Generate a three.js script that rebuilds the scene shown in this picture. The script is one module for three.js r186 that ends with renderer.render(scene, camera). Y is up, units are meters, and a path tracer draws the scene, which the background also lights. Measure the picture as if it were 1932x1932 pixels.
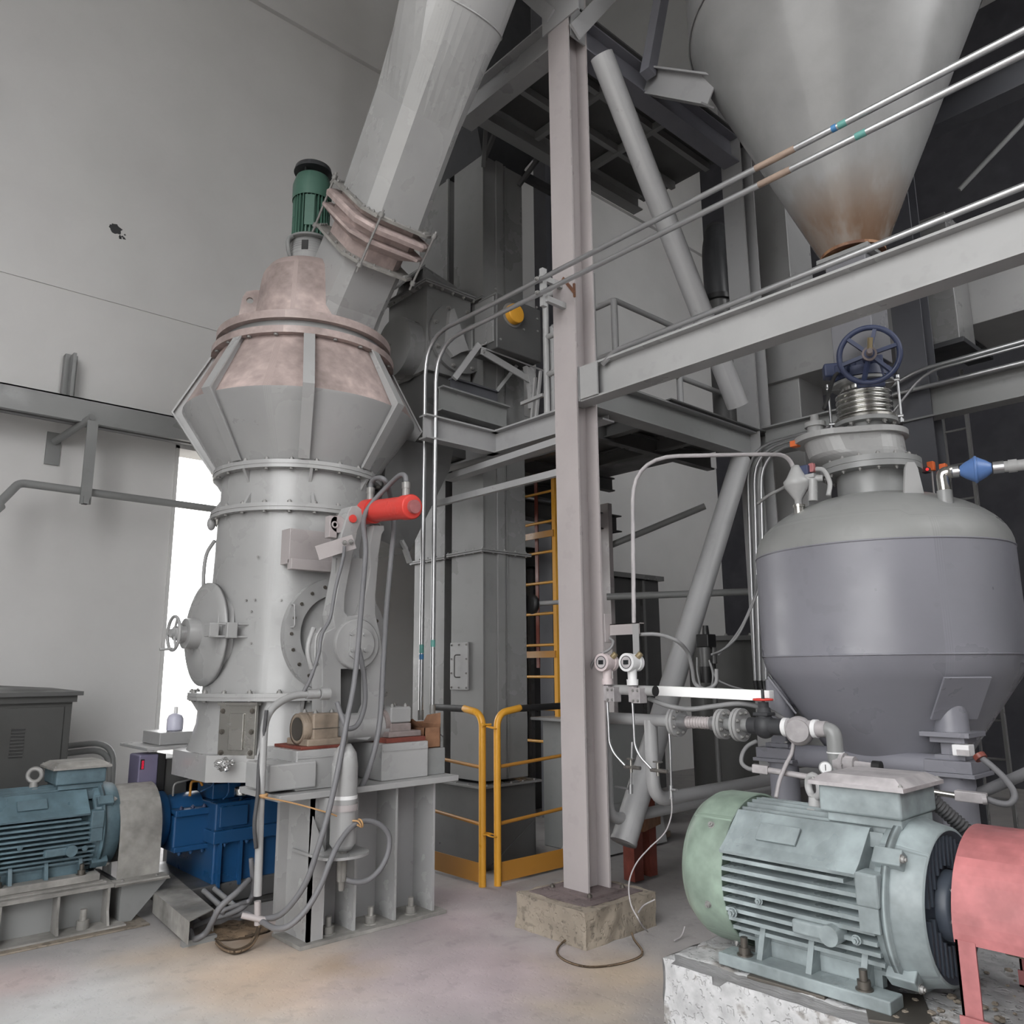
import * as THREE from 'three';
import { mergeGeometries } from 'three/addons/utils/BufferGeometryUtils.js';
import { RoundedBoxGeometry } from 'three/addons/geometries/RoundedBoxGeometry.js';

// ---------------------------------------------------------------- camera, sky, exposure
const renderer = new THREE.WebGLRenderer({ antialias: true });
renderer.toneMapping = THREE.LinearToneMapping;
renderer.toneMappingExposure = 1.0;
renderer.shadowMap.enabled = true;
const scene = new THREE.Scene();
scene.background = new THREE.Color(1, 1, 1);          // flat white overcast sky
scene.backgroundIntensity = 5.7;
const FOC = 1511.1, PIT = 11.025 * Math.PI / 180, YAW = 47.83 * Math.PI / 180, ROL = 0.436 * Math.PI / 180;
const camera = new THREE.PerspectiveCamera(2 * Math.atan(966 / FOC) * 180 / Math.PI, 1, 0.05, 80);
const EYE = new THREE.Vector3(0, 1.5, 0);
const FW = new THREE.Vector3(Math.cos(YAW) * Math.cos(PIT), Math.sin(PIT), -Math.sin(YAW) * Math.cos(PIT));
const R0 = new THREE.Vector3(Math.sin(YAW), 0, Math.cos(YAW)), U0 = new THREE.Vector3().crossVectors(R0, FW);
const RT = R0.clone().multiplyScalar(Math.cos(ROL)).addScaledVector(U0, -Math.sin(ROL));
const UP = R0.clone().multiplyScalar(Math.sin(ROL)).addScaledVector(U0, Math.cos(ROL));
camera.position.copy(EYE);
camera.quaternion.setFromRotationMatrix(new THREE.Matrix4().makeBasis(RT, UP, FW.clone().negate()));
scene.add(camera);

// ---------------------------------------------------------------- helpers
const V = (x, y, z) => new THREE.Vector3(x, y, z);
const v3 = (a) => a.isVector3 ? a.clone() : V(...a);
// survey helpers: where the sight line through a pixel of the photograph meets a plane of the hall (x, y or z = v) or a plan distance
const ray = (x, y) => FW.clone().addScaledVector(RT, (x - 966) / FOC).addScaledVector(UP, -(y - 966) / FOC);
const on = (k, x, y, v) => { const d = ray(x, y); return EYE.clone().addScaledVector(d, (v - EYE[k]) / d[k]); };
const px = { X: (x, y, v) => on('x', x, y, v), Y: (x, y, v) => on('y', x, y, v), Z: (x, y, v) => on('z', x, y, v),
  H: (x, y, h) => { const d = ray(x, y); return EYE.clone().addScaledVector(d, h / Math.hypot(d.x, d.z)); } };
let seed = 20240611;
const rnd = () => { seed = (seed + 0x6D2B79F5) | 0; let t = Math.imul(seed ^ (seed >>> 15), 1 | seed); t = (t + Math.imul(t ^ (t >>> 7), 61 | t)) ^ t; return ((t ^ (t >>> 14)) >>> 0) / 4294967296; };
const rr = (a, b) => a + (b - a) * rnd();
const hash = (x, y, s) => { let h = Math.imul(x, 374761393) + Math.imul(y, 668265263) + Math.imul(s, 1274126177); h = Math.imul(h ^ (h >>> 13), 1274126177); return ((h ^ (h >>> 16)) >>> 0) / 4294967296; };
function vnoise(x, y, per, s) {                        // tileable value noise
  const xi = Math.floor(x), yi = Math.floor(y); let fx = x - xi, fy = y - yi; fx = fx * fx * (3 - 2 * fx); fy = fy * fy * (3 - 2 * fy);
  const m = (a) => ((a % per) + per) % per, a = hash(m(xi), m(yi), s), b = hash(m(xi + 1), m(yi), s), c = hash(m(xi), m(yi + 1), s), d = hash(m(xi + 1), m(yi + 1), s);
  return a + (b - a) * fx + (c - a) * fy + (a - b - c + d) * fx * fy;
}
function fbm(u, v, base, oct, s) { let t = 0, a = 0.5, n = 0, p = base; for (let i = 0; i < oct; i++) { t += a * vnoise(u * p, v * p, p, s + i); n += a; a *= 0.55; p *= 2; } return t / n; }
const clamp = (x, a = 0, b = 1) => Math.min(b, Math.max(a, x)), sst = (a, b, x) => { x = clamp((x - a) / (b - a)); return x * x * (3 - 2 * x); }, mix = (a, b, t) => a + (b - a) * t;
function tex(n, fn, srgb = true, metres = 1, m = n) {
  const d = new Uint8Array(n * m * 4);
  for (let j = 0; j < m; j++) for (let i = 0; i < n; i++) { const c = fn(i / n, j / m), k = (j * n + i) * 4; d[k] = clamp(c[0], 0, 255); d[k + 1] = clamp(c[1], 0, 255); d[k + 2] = clamp(c[2], 0, 255); d[k + 3] = 255; }
  const t = new THREE.DataTexture(d, n, m); t.wrapS = t.wrapT = THREE.RepeatWrapping; t.magFilter = THREE.LinearFilter; t.minFilter = THREE.LinearMipmapLinearFilter; t.generateMipmaps = true;
  if (srgb) t.colorSpace = THREE.SRGBColorSpace; t.repeat.set(1 / metres, 1 / metres); t.needsUpdate = true; return t;
}
const gray = (v) => [v, v, v];
const TX = {
  paint: tex(512, (u, v) => { const a = fbm(u, v, 3, 6, 11), b = fbm(u, v, 16, 4, 31), s = sst(0.66, 0.75, b) * 5; return gray(238 + (a - 0.5) * 30 - s); }, true, 1.6),
  dusty: tex(512, (u, v) => { const a = fbm(u, v, 4, 6, 51), b = fbm(u, v, 24, 4, 71); const k = 214 + (a - 0.5) * 110 + (b - 0.5) * 50; return [k, k * 0.985, k * 0.965]; }, true, 1.1),
  rough: tex(512, (u, v) => gray(150 + (fbm(u, v, 5, 6, 91) - 0.5) * 190), false, 1.3),
  bump: tex(512, (u, v) => gray(128 + (fbm(u, v, 10, 6, 131) - 0.5) * 200), false, 0.9),
  pits: tex(512, (u, v) => { const a = fbm(u, v, 6, 6, 151), b = fbm(u, v, 40, 3, 171); return gray(170 + (a - 0.5) * 160 - sst(0.6, 0.72, b) * 90); }, false, 0.7),
  conc: tex(512, (u, v) => { const a = fbm(u, v, 4, 6, 191), b = fbm(u, v, 32, 3, 211); const k = 205 + (a - 0.5) * 110 - sst(0.6, 0.75, b) * 38; return [k, k * 0.985, k * 0.965]; }, true, 1.2),
  plaster: tex(512, (u, v) => { const a = fbm(u, v, 2, 5, 231), b = fbm(u, v, 12, 4, 251); return gray(238 + (a - 0.5) * 24 + (b - 0.5) * 10); }, true, 5),
  rust: tex(512, (u, v) => { const a = fbm(u, v, 5, 6, 271), k = sst(0.42, 0.62, a); return [mix(150, 96, k), mix(112, 62, k), mix(82, 44, k)]; }, true, 0.8),
};
const lin = (hex) => new THREE.Color(hex);
function paint(hex, o = {}) {
  const m = new THREE.MeshStandardMaterial({ color: lin(hex), roughness: o.r ?? 0.55, metalness: o.m ?? 0, map: o.map === null ? null : TX[o.map ?? 'paint'] });
  if (o.rmap !== null) { m.roughnessMap = TX.rough; m.roughness = (o.r ?? 0.55) / 0.62; }
  if (o.bump) { m.bumpMap = TX[o.bmap ?? 'bump']; m.bumpScale = o.bump; }
  m.side = THREE.DoubleSide; return m;
}
const M = {
  gray: paint('#a6a6a6', { r: 0.42 }), grayD: paint('#8f9090', { r: 0.5 }), grayDust: paint('#a9a9a8', { map: 'dusty', r: 0.7, bump: 0.002 }),
  mill: paint('#a9a9a9', { r: 0.3 }), millPink: paint('#c6b6b5', { r: 0.6, map: 'dusty' }), millTan: paint('#c2b4a8', { r: 0.6, map: 'dusty' }),
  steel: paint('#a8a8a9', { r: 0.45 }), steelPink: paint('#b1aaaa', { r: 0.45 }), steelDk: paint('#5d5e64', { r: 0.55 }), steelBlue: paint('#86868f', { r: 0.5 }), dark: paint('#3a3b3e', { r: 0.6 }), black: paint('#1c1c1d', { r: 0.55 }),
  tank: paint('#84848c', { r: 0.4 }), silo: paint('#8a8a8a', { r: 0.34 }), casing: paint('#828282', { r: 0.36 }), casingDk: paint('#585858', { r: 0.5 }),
  galv: paint('#c9cacc', { r: 0.3, m: 0.85, rmap: null }), chrome: paint('#d9d9d6', { r: 0.18, m: 1, rmap: null, map: null }), stainless: paint('#b9b7b2', { r: 0.25, m: 0.9 }),
  bolt: paint('#9b9a98', { r: 0.5, m: 0.3 }), boltDk: paint('#6b6660', { r: 0.5, m: 0.6 }),
  yellow: paint('#e0a234', { r: 0.45 }), yellowDk: paint('#b98234', { r: 0.5 }), red: paint('#e0473f', { r: 0.4 }), redGuard: paint('#c47c80', { r: 0.55, map: 'dusty' }), shim: paint('#8d4a3f', { r: 0.7, map: 'dusty' }),
  blue: paint('#1f4f7d', { r: 0.4 }), blueDk: paint('#38415f', { r: 0.45 }), blueMeter: paint('#5d7fb8', { r: 0.4 }),
  motR: paint('#a2b0b6', { r: 0.45, map: 'dusty' }), motRfan: paint('#94a99e', { r: 0.45, map: 'dusty' }), motL: paint('#6a8593', { r: 0.5, map: 'dusty' }), motLdk: paint('#57607a', { r: 0.5, map: 'dusty' }), motG: paint('#4f7466', { r: 0.5 }), motLid: paint('#c6c4ca', { r: 0.5, map: 'dusty' }),
  hose: paint('#77777a', { r: 0.6 }), hoseDk: paint('#4a4a4c', { r: 0.65 }), cable: paint('#8b8b8c', { r: 0.6 }), rope: paint('#c39a6c', { r: 0.9 }), rubber: paint('#2a2a2b', { r: 0.7 }),
  white: paint('#efeff0', { r: 0.35, rmap: null }), whiteBar: paint('#ffffff', { r: 0.3, map: null, rmap: null }), pinkWhite: paint('#dccfd0', { r: 0.35, rmap: null }),
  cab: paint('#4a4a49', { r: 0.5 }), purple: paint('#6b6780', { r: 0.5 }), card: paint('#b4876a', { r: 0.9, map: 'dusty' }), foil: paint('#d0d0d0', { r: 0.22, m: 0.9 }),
  bearing: paint('#b0a294', { r: 0.6, map: 'dusty' }), bearingGrayPink: paint('#a79c9d', { r: 0.6, map: 'dusty' }), brass: paint('#b5a684', { r: 0.4, m: 0.4, map: 'dusty' }), orange: paint('#e8743c', { r: 0.5 }),
  conc: paint('#aaa195', { r: 0.9, map: 'conc', bump: 0.008, bmap: 'pits' }), concDk: paint('#7d7173', { r: 0.9, map: 'conc', bump: 0.004, bmap: 'pits' }),
  dirt: paint('#8f7b66', { r: 1, map: 'conc', bump: 0.012, bmap: 'pits' }), rust: paint('#ffffff', { r: 0.8, map: 'rust' }), screen: paint('#26282a', { r: 0.2, map: null, rmap: null }),
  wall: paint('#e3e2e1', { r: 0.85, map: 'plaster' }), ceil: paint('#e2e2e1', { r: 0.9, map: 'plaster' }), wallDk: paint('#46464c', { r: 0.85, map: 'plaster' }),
};
M.rustPale = paint('#b39f92', { r: 0.7, map: 'dusty' }); M.chute = paint('#6a6a6a', { r: 0.5 });
function boxUV(g) {                                    // uv in metres, by the face's main direction
  const p = g.attributes.position, n = g.attributes.normal, uv = new Float32Array(p.count * 2);
  for (let i = 0; i < p.count; i++) {
    const ax = Math.abs(n.getX(i)), ay = Math.abs(n.getY(i)), az = Math.abs(n.getZ(i));
    let u, w; if (ax >= ay && ax >= az) { u = p.getZ(i); w = p.getY(i); } else if (ay >= az) { u = p.getX(i); w = p.getZ(i); } else { u = p.getX(i); w = p.getY(i); }
    uv[2 * i] = u; uv[2 * i + 1] = w;
  }
  g.setAttribute('uv', new THREE.BufferAttribute(uv, 2)); return g;
}
function raw(g) { const h = g.index ? g.toNonIndexed() : g.clone(); for (const k of Object.keys(h.attributes)) if (!['position', 'normal', 'uv'].includes(k)) h.deleteAttribute(k); h.morphAttributes = {}; return h; }
const YUP = V(0, 1, 0);
function frame(dir, up = YUP) {                        // matrix whose z axis runs along dir, y close to up
  const z = dir.clone().normalize(); let u = up; if (Math.abs(z.dot(u)) > 0.999) u = V(0, 0, -1).addScaledVector(V(1, 0, 0), 0.001);
  const x = new THREE.Vector3().crossVectors(u, z).normalize(), y = new THREE.Vector3().crossVectors(z, x);
  return new THREE.Matrix4().makeBasis(x, y, z);
}
function sweep(pts, r, seg = 12, closed = false) {     // a tube along points, r a number or a function of 0..1
  const n = pts.length, pos = [], idx = []; const tan = pts.map((p, i) => { const a = pts[closed ? (i + n - 1) % n : Math.max(0, i - 1)], b = pts[closed ? (i + 1) % n : Math.min(n - 1, i + 1)]; return b.clone().sub(a).normalize(); });
  let nx = Math.abs(tan[0].y) < 0.9 ? YUP.clone().cross(tan[0]).normalize() : V(1, 0, 0).cross(tan[0]).normalize();
  for (let i = 0; i < n; i++) {
    if (i) { const q = new THREE.Quaternion().setFromUnitVectors(tan[i - 1], tan[i]); nx.applyQuaternion(q); nx.addScaledVector(tan[i], -nx.dot(tan[i])).normalize(); }
    const ny = tan[i].clone().cross(nx), R = typeof r === 'function' ? r(i / (n - 1)) : r;
    let k = 1; if (i && i < n - 1) { const c = pts[i].clone().sub(pts[i - 1]).normalize().dot(tan[i]); k = 1 / Math.max(0.6, c); }
    for (let j = 0; j < seg; j++) { const a = j / seg * Math.PI * 2; const o = nx.clone().multiplyScalar(Math.cos(a) * R).addScaledVector(ny, Math.sin(a) * R); const p = pts[i].clone().add(o); pos.push(p.x, p.y, p.z); }
  }
  const rows = closed ? n : n - 1;
  for (let i = 0; i < rows; i++) for (let j = 0; j < seg; j++) { const a = i * seg + j, b = i * seg + (j + 1) % seg, i2 = (i + 1) % n, c = i2 * seg + j, d = i2 * seg + (j + 1) % seg; idx.push(a, b, c, b, d, c); }
  if (!closed) for (const [s, e] of [[0, 1], [n - 1, 0]]) { const base = pos.length / 3; pos.push(pts[s].x, pts[s].y, pts[s].z); for (let j = 0; j < seg; j++) { const a = s * seg + j, b = s * seg + (j + 1) % seg; e ? idx.push(base, b, a) : idx.push(base, a, b); } }
  const g = new THREE.BufferGeometry(); g.setAttribute('position', new THREE.Float32BufferAttribute(pos, 3)); g.setIndex(idx); g.computeVertexNormals(); return g;
}
function bend(pts, rad = 0.1, k = 7) {                 // polyline with rounded corners
  pts = pts.map(v3); const out = [pts[0]];
  for (let i = 1; i < pts.length - 1; i++) {
    const a = pts[i - 1], b = pts[i], c = pts[i + 1], la = a.distanceTo(b), lc = c.distanceTo(b), r = Math.min(rad, la * 0.48, lc * 0.48);
    const s = b.clone().lerp(a, r / la), e = b.clone().lerp(c, r / lc);
    for (let j = 0; j <= k; j++) { const t = j / k; out.push(s.clone().multiplyScalar((1 - t) * (1 - t)).addScaledVector(b, 2 * t * (1 - t)).addScaledVector(e, t * t)); }
  }
  out.push(pts.at(-1)); return out;
}
const curve = (pts, n = 40) => new THREE.CatmullRomCurve3(pts.map(v3), false, 'centripetal').getPoints(n);
class G {
  constructor(keepUV) { this.l = []; this.keep = keepUV; }
  add(g, m) { g = raw(g); if (m) g.applyMatrix4(m); if (!this.keep || !g.attributes.uv) { g.deleteAttribute('uv'); if (!g.attributes.normal) g.computeVertexNormals(); boxUV(g); } this.l.push(g); return this; }
  box(a, b, bev = 0) { const s = V(Math.abs(b[0] - a[0]), Math.abs(b[1] - a[1]), Math.abs(b[2] - a[2])), g = bev ? new RoundedBoxGeometry(s.x, s.y, s.z, 2, Math.min(bev, s.x * 0.45, s.y * 0.45, s.z * 0.45)) : new THREE.BoxGeometry(s.x, s.y, s.z); return this.add(g, new THREE.Matrix4().makeTranslation((a[0] + b[0]) / 2, (a[1] + b[1]) / 2, (a[2] + b[2]) / 2)); }
  obox(c, s, m4, bev = 0) { const g = bev ? new RoundedBoxGeometry(s[0], s[1], s[2], 2, bev) : new THREE.BoxGeometry(...s); const m = m4.clone().setPosition(v3(c)); return this.add(g, m); }
  bar(p, q, w, h, up = YUP, bev = 0) { p = v3(p); q = v3(q); const d = q.clone().sub(p), m = frame(d, up); return this.obox(p.clone().lerp(q, 0.5), [w, h, d.length()], m, bev); }
  cyl(p, q, r1, r2 = r1, seg = 24) { p = v3(p); q = v3(q); const d = q.clone().sub(p), g = new THREE.CylinderGeometry(r2, r1, d.length(), seg); g.applyMatrix4(new THREE.Matrix4().makeRotationFromQuaternion(new THREE.Quaternion().setFromUnitVectors(YUP, d.clone().normalize()))); const c = p.clone().lerp(q, 0.5); return this.add(g, new THREE.Matrix4().makeTranslation(c.x, c.y, c.z)); }
  pipe(pts, r, rad = 0.1, seg = 12) { return this.add(sweep(bend(pts, rad), r, seg)); }
  cable(pts, r, n = 48, seg = 8) { return this.add(sweep(curve(pts, n), r, seg)); }
  sweep(pts, r, seg, closed) { return this.add(sweep(pts, r, seg, closed)); }
  lathe(prof, c = [0, 0, 0], seg = 48, axis = YUP) { const g = new THREE.LatheGeometry(prof.map((q) => new THREE.Vector2(q[0], q[1])), seg); const nrm = g.attributes.normal; g.applyMatrix4(new THREE.Matrix4().makeRotationFromQuaternion(new THREE.Quaternion().setFromUnitVectors(YUP, v3(axis).normalize()))); return this.add(g, new THREE.Matrix4().makeTranslation(...v3(c).toArray())); }
  ring(c, axis, rin, rout, t, seg = 48) { const h = t / 2; const a = [[rin, -h], [rout, -h]], prof = []; return this.lathe2([[[rin, -h], [rout, -h]], [[rout, -h], [rout, h]], [[rout, h], [rin, h]], [[rin, h], [rin, -h]]], c, seg, axis); }
  lathe2(segs, c, seg = 48, axis = YUP) { for (const s of segs) this.lathe(s, c, seg, axis); return this; }
  disc(c, axis, r, t, seg = 40) { return this.lathe2([[[0, -t / 2], [r, -t / 2]], [[r, -t / 2], [r, t / 2]], [[r, t / 2], [0, t / 2]]], c, seg, axis); }
  torus(c, axis, R, r, seg = 40) { const g = new THREE.TorusGeometry(R, r, 10, seg); const c2 = v3(c); g.applyMatrix4(frame(v3(axis))); return this.add(g, new THREE.Matrix4().makeTranslation(c2.x, c2.y, c2.z)); }
  sph(c, r, s = [1, 1, 1]) { const g = new THREE.SphereGeometry(r, 20, 14); g.scale(...s); const q = v3(c); return this.add(g, new THREE.Matrix4().makeTranslation(q.x, q.y, q.z)); }
  ext(pts, depth, m4, holes = [], bev = 0) { const s = new THREE.Shape(pts.map((p) => new THREE.Vector2(p[0], p[1]))); for (const h of holes) s.holes.push(new THREE.Path(h.map((p) => new THREE.Vector2(p[0], p[1])))); const g = new THREE.ExtrudeGeometry(s, { depth, bevelEnabled: bev > 0, bevelThickness: bev, bevelSize: bev, bevelSegments: 2, curveSegments: 12 }); return this.add(g, m4); }
  poly(a) { const g = new THREE.BufferGeometry(); g.setAttribute('position', new THREE.Float32BufferAttribute(a.flatMap((p) => v3(p).toArray()), 3)); g.computeVertexNormals(); return this.add(g); }
  ibeam(p, q, h, w, tf = 0.014, tw = 0.01, up = YUP) { p = v3(p); q = v3(q); const d = q.clone().sub(p).normalize(), u = v3(up).addScaledVector(d, -v3(up).dot(d)).normalize(); const o = (k) => [p.clone().addScaledVector(u, k), q.clone().addScaledVector(u, k)]; this.bar(...o(h / 2 - tf / 2), w, tf, u); this.bar(...o(-h / 2 + tf / 2), w, tf, u); return this.bar(p, q, tw, h - 2 * tf, u); }
  loft(rings) { const pos = []; const tri = (a, b, c) => pos.push(...a.toArray(), ...b.toArray(), ...c.toArray()); rings = rings.map((r) => r.map(v3)); for (let i = 0; i + 1 < rings.length; i++) { const A = rings[i], B = rings[i + 1], n = A.length; for (let j = 0; j < n; j++) { const k = (j + 1) % n; tri(A[j], A[k], B[j]); tri(A[k], B[k], B[j]); } } const g = new THREE.BufferGeometry(); g.setAttribute('position', new THREE.Float32BufferAttribute(pos, 3)); g.computeVertexNormals(); return this.add(g); }
  fan(ring) { ring = ring.map(v3); const c = ring.reduce((a, b) => a.add(b), V(0, 0, 0)).divideScalar(ring.length), pos = []; ring.forEach((p, i) => { const q = ring[(i + 1) % ring.length]; pos.push(...c.toArray(), ...p.toArray(), ...q.toArray()); }); const g = new THREE.BufferGeometry(); g.setAttribute('position', new THREE.Float32BufferAttribute(pos, 3)); g.computeVertexNormals(); return this.add(g); }
  solid(rings) { this.loft(rings); this.fan(rings[0]); return this.fan(rings.at(-1)); }
  geo() { return this.l.length === 1 ? this.l[0] : mergeGeometries(this.l); }
}
const used = {};
const num = (n) => { const k = used[n] = (used[n] ?? -1) + 1; return k ? `${n}_${String(k).padStart(3, '0')}` : n; };
function part(parent, name, g, mat, label) { const m = new THREE.Mesh(g.geo ? g.geo() : g, mat); m.name = name; if (label) m.userData.label = label; parent.add(m); return m; }
function rebase(o) { o.updateMatrixWorld(true); const b = new THREE.Box3().setFromObject(o), c = V((b.min.x + b.max.x) / 2, b.min.y, (b.min.z + b.max.z) / 2); for (const k of o.children) k.position.sub(c); o.position.add(c); }
function thing(name, label, category, build, o = {}) {
  const g = new THREE.Group(); g.name = num(name); g.userData = { label, category, kind: 'thing' }; if (o.group) g.userData.group = o.group;
  build(g); if (o.at) { g.position.set(...o.at); g.rotation.y = o.turn ?? 0; if (o.scale) g.scale.setScalar(o.scale); } else rebase(g); scene.add(g); return g;
}
function single(name, label, category, g, mat, group) {
  const geo = g.geo(); geo.computeBoundingBox(); const b = geo.boundingBox, c = V((b.min.x + b.max.x) / 2, b.min.y, (b.min.z + b.max.z) / 2); geo.translate(-c.x, -c.y, -c.z);
  const m = new THREE.Mesh(geo, mat); m.position.copy(c); m.name = num(name); m.userData = { label, category, kind: 'thing' }; if (group) m.userData.group = group; scene.add(m); return m;
}
function struct(name, g, mat) { const m = new THREE.Mesh(g.geo(), mat); m.name = name; m.userData = { kind: 'structure' }; scene.add(m); return m; }
const boltGeo = (() => { const g = new G(); g.cyl([0, 0, 0], [0, 0.18, 0], 1.25, 1.25, 12).cyl([0, 0.18, 0], [0, 0.95, 0], 1, 0.95, 6).cyl([0, 0.95, 0], [0, 1.45, 0], 0.5, 0.5, 8); return g.geo(); })();
const headGeo = (() => { const g = new G(); g.cyl([0, 0, 0], [0, 0.7, 0], 1, 0.92, 6); return g.geo(); })();
function bolt(parent, p, dir, r, mat = M.bolt, geo = boltGeo, name = 'bolt') { const m = new THREE.Mesh(geo, mat); m.name = name; m.position.copy(v3(p)); m.quaternion.setFromUnitVectors(YUP, v3(dir).normalize()); m.scale.setScalar(r); parent.add(m); return m; }
// a flange ring about a vertical axis, with its bolts as pieces of the flange
function flange(parent, name, c, rin, rout, y0, y1, n, rb, o = {}) {
  const g = new G(); g.ring([c[0], (y0 + y1) / 2, c[1]], YUP, rin, rout, y1 - y0, 72); if (o.split) g.ring([c[0], (y0 + y1) / 2, c[1]], YUP, rin, rout + 0.004, 0.003, 72);
  const f = part(parent, name, g, o.mat ?? M.mill);
  for (let i = 0; i < n; i++) { const a = (i + 0.5) / n * Math.PI * 2, x = c[0] + Math.cos(a) * (rout - rb * 1.6), z = c[1] - Math.sin(a) * (rout - rb * 1.6); const view = Math.atan2(-(0 - c[1]), 0 - c[0]); let da = Math.abs(((a - view) % (2 * Math.PI) + 3 * Math.PI) % (2 * Math.PI) - Math.PI); if (da > 1.9) continue; if (o.top !== 0) bolt(f, [x, y1, z], [0, 1, 0], rb, o.bmat ?? M.bolt); if (o.under !== 0) bolt(f, [x, y0, z], [0, -1, 0], rb, o.bmat ?? M.bolt, headGeo); }
  return f;
}
// ---------------------------------------------------------------- the hall
const ZW = -7.5, XW = -1.6, XE = 11.5, ZF = 5.2, HC = 10.6, HL = 8.75;
{
  // floor: concrete with settled dust of several colours (stains, in plan coordinates)
  const S = 12, blobs = [ // x, z, radius, colour, strength
    [1.15, -4.4, 0.85, [196, 197, 197], 1], [1.9, -3.6, 0.6, [192, 193, 194], 0.9], [2.02, -4.2, 0.42, [201, 180, 160], 1], [2.1, -3.75, 0.38, [205, 183, 162], 1], [2.5, -3.6, 0.4, [182, 170, 172], 0.9], [2.7, -3.1, 0.5, [178, 166, 170], 0.9],
    [3.0, -3.35, 0.45, [176, 162, 166], 0.9], [3.3, -3.0, 0.3, [176, 160, 142], 1], [3.15, -4.05, 0.4, [168, 154, 157], 0.9], [3.6, -4.5, 0.35, [150, 138, 141], 0.9], [1.8, -4.75, 0.3, [188, 174, 160], 1], [1.0, -4.9, 0.35, [190, 174, 172], 0.9], [2.15, -4.72, 0.2, [142, 122, 104], 1], [2.9, -2.75, 0.25, [182, 168, 150], 0.8], [2.35, -3.9, 0.16, [170, 150, 130], 0.8],
  ];
  const ft = tex(1024, (u, v) => {
    const x = u * S, z = v * S - S; let c = [150, 147, 146];
    const w1 = (fbm(u, v, 24, 4, 301) - 0.5) * 0.5, w2 = (fbm(u, v, 24, 4, 331) - 0.5) * 0.5;
    for (const [bx, bz, r, col, s] of blobs) { const d = Math.hypot(x + w1 - bx, z + w2 - bz) / r, k = s * Math.exp(-d * d * 1.1); c = c.map((q, i) => mix(q, col[i], k)); }
    const n = fbm(u, v, 60, 5, 361), m = fbm(u, v, 14, 4, 391), sp = sst(0.68, 0.74, fbm(u, v, 170, 3, 421));
    const k = 1.04 + (n - 0.5) * 0.16 + (m - 0.5) * 0.1 - sp * 0.05; return c.map((q) => q * k);
  }, true, S);
  const fm = new THREE.MeshStandardMaterial({ map: ft, roughness: 0.78, bumpMap: TX.pits, bumpScale: 0.0015 });
  struct('floor', new G().box([XW - 0.3, -0.25, ZW - 0.3], [XE + 0.3, 0, ZF + 0.3]), fm);
  struct('ground_outside', new G().box([-60, -0.4, -60], [70, -0.27, 60]), paint('#a8a6a2', { r: 1, map: 'conc' }));
  // wall_left carries the doorway; a ledge crosses it and a broken patch of plaster shows as a dark hole
  const d0 = 2.54, d1 = 4.3, dh = 3.58, w = new G();
  w.box([XW - 0.3, 0, ZW - 0.3], [d0, 4.81, ZW]).box([d1, 0, ZW - 0.3], [XE, 4.81, ZW]).box([d0, dh, ZW - 0.3], [d1, 4.81, ZW]);
  w.box([XW - 0.3, 4.81, ZW - 0.3], [XE, HC + 0.1, ZW + 0.012]);
  const wl = struct('wall_left', w, M.wall);
  const hole = []; for (let i = 0; i < 18; i++) { const a = i / 18 * Math.PI * 2, r = 0.05 * (0.75 + 0.5 * rnd()) * (1 + 0.35 * Math.cos(a + 0.7)); hole.push([Math.cos(a) * r, Math.sin(a) * r * 0.85]); }
  const h2 = new G(); h2.ext(hole, 0.006, new THREE.Matrix4().makeTranslation(1.83, 5.54, ZW + 0.012));
  for (let i = 0; i < 9; i++) h2.ext([[0, 0], [0.016 + rnd() * 0.02, 0.004], [0.008, 0.016 + rnd() * 0.015]], 0.005, new THREE.Matrix4().makeTranslation(1.85 + rnd() * 0.09, 5.52 - rnd() * 0.08, ZW + 0.012));
  part(wl, 'plaster_hole', h2, M.dark, 'small dark broken patch');
  struct('trim_1', new G().box([d0, 0, ZW - 0.3], [d0 + 0.03, dh, ZW + 0.02]).box([d1 - 0.03, 0, ZW - 0.3], [d1, dh, ZW + 0.02]).box([d0, dh - 0.03, ZW - 0.3], [d1, dh, ZW + 0.02]), M.wall);
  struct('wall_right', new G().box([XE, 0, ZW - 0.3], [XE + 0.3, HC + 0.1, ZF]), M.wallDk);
  // the wall behind the camera is mostly open gateway: the daylight of the photograph
  struct('wall_back', new G().box([XW - 0.3, 0, ZW], [XW, HC + 0.1, -3.3]).box([XW - 0.3, 0, 1.6], [XW, HC + 0.1, ZF + 0.3]).box([XW - 0.3, 8.0, -3.3], [XW, HC + 0.1, 1.6]), M.wall);
  struct('wall_front', new G().box([XW, 0, ZF], [XE, 5.5, ZF + 0.3]).box([XW, 9.9, ZF], [XE, HC + 0.1, ZF + 0.3]).box([XW, 5.5, ZF], [2.4, 9.9, ZF + 0.3]).box([8.6, 5.5, ZF], [XE, 9.9, ZF + 0.3]), M.wall);   // a strip of high openings
  struct('ceiling', new G().box([XW - 0.3, HC, ZW - 0.3], [XE + 0.3, HC + 0.25, ZF + 0.3]), M.ceil);
  struct('trim_2', new G().box([XW, HL - 0.05, ZW], [XE, HL + 0.12, ZW + 0.07]), M.wall);
}
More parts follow.
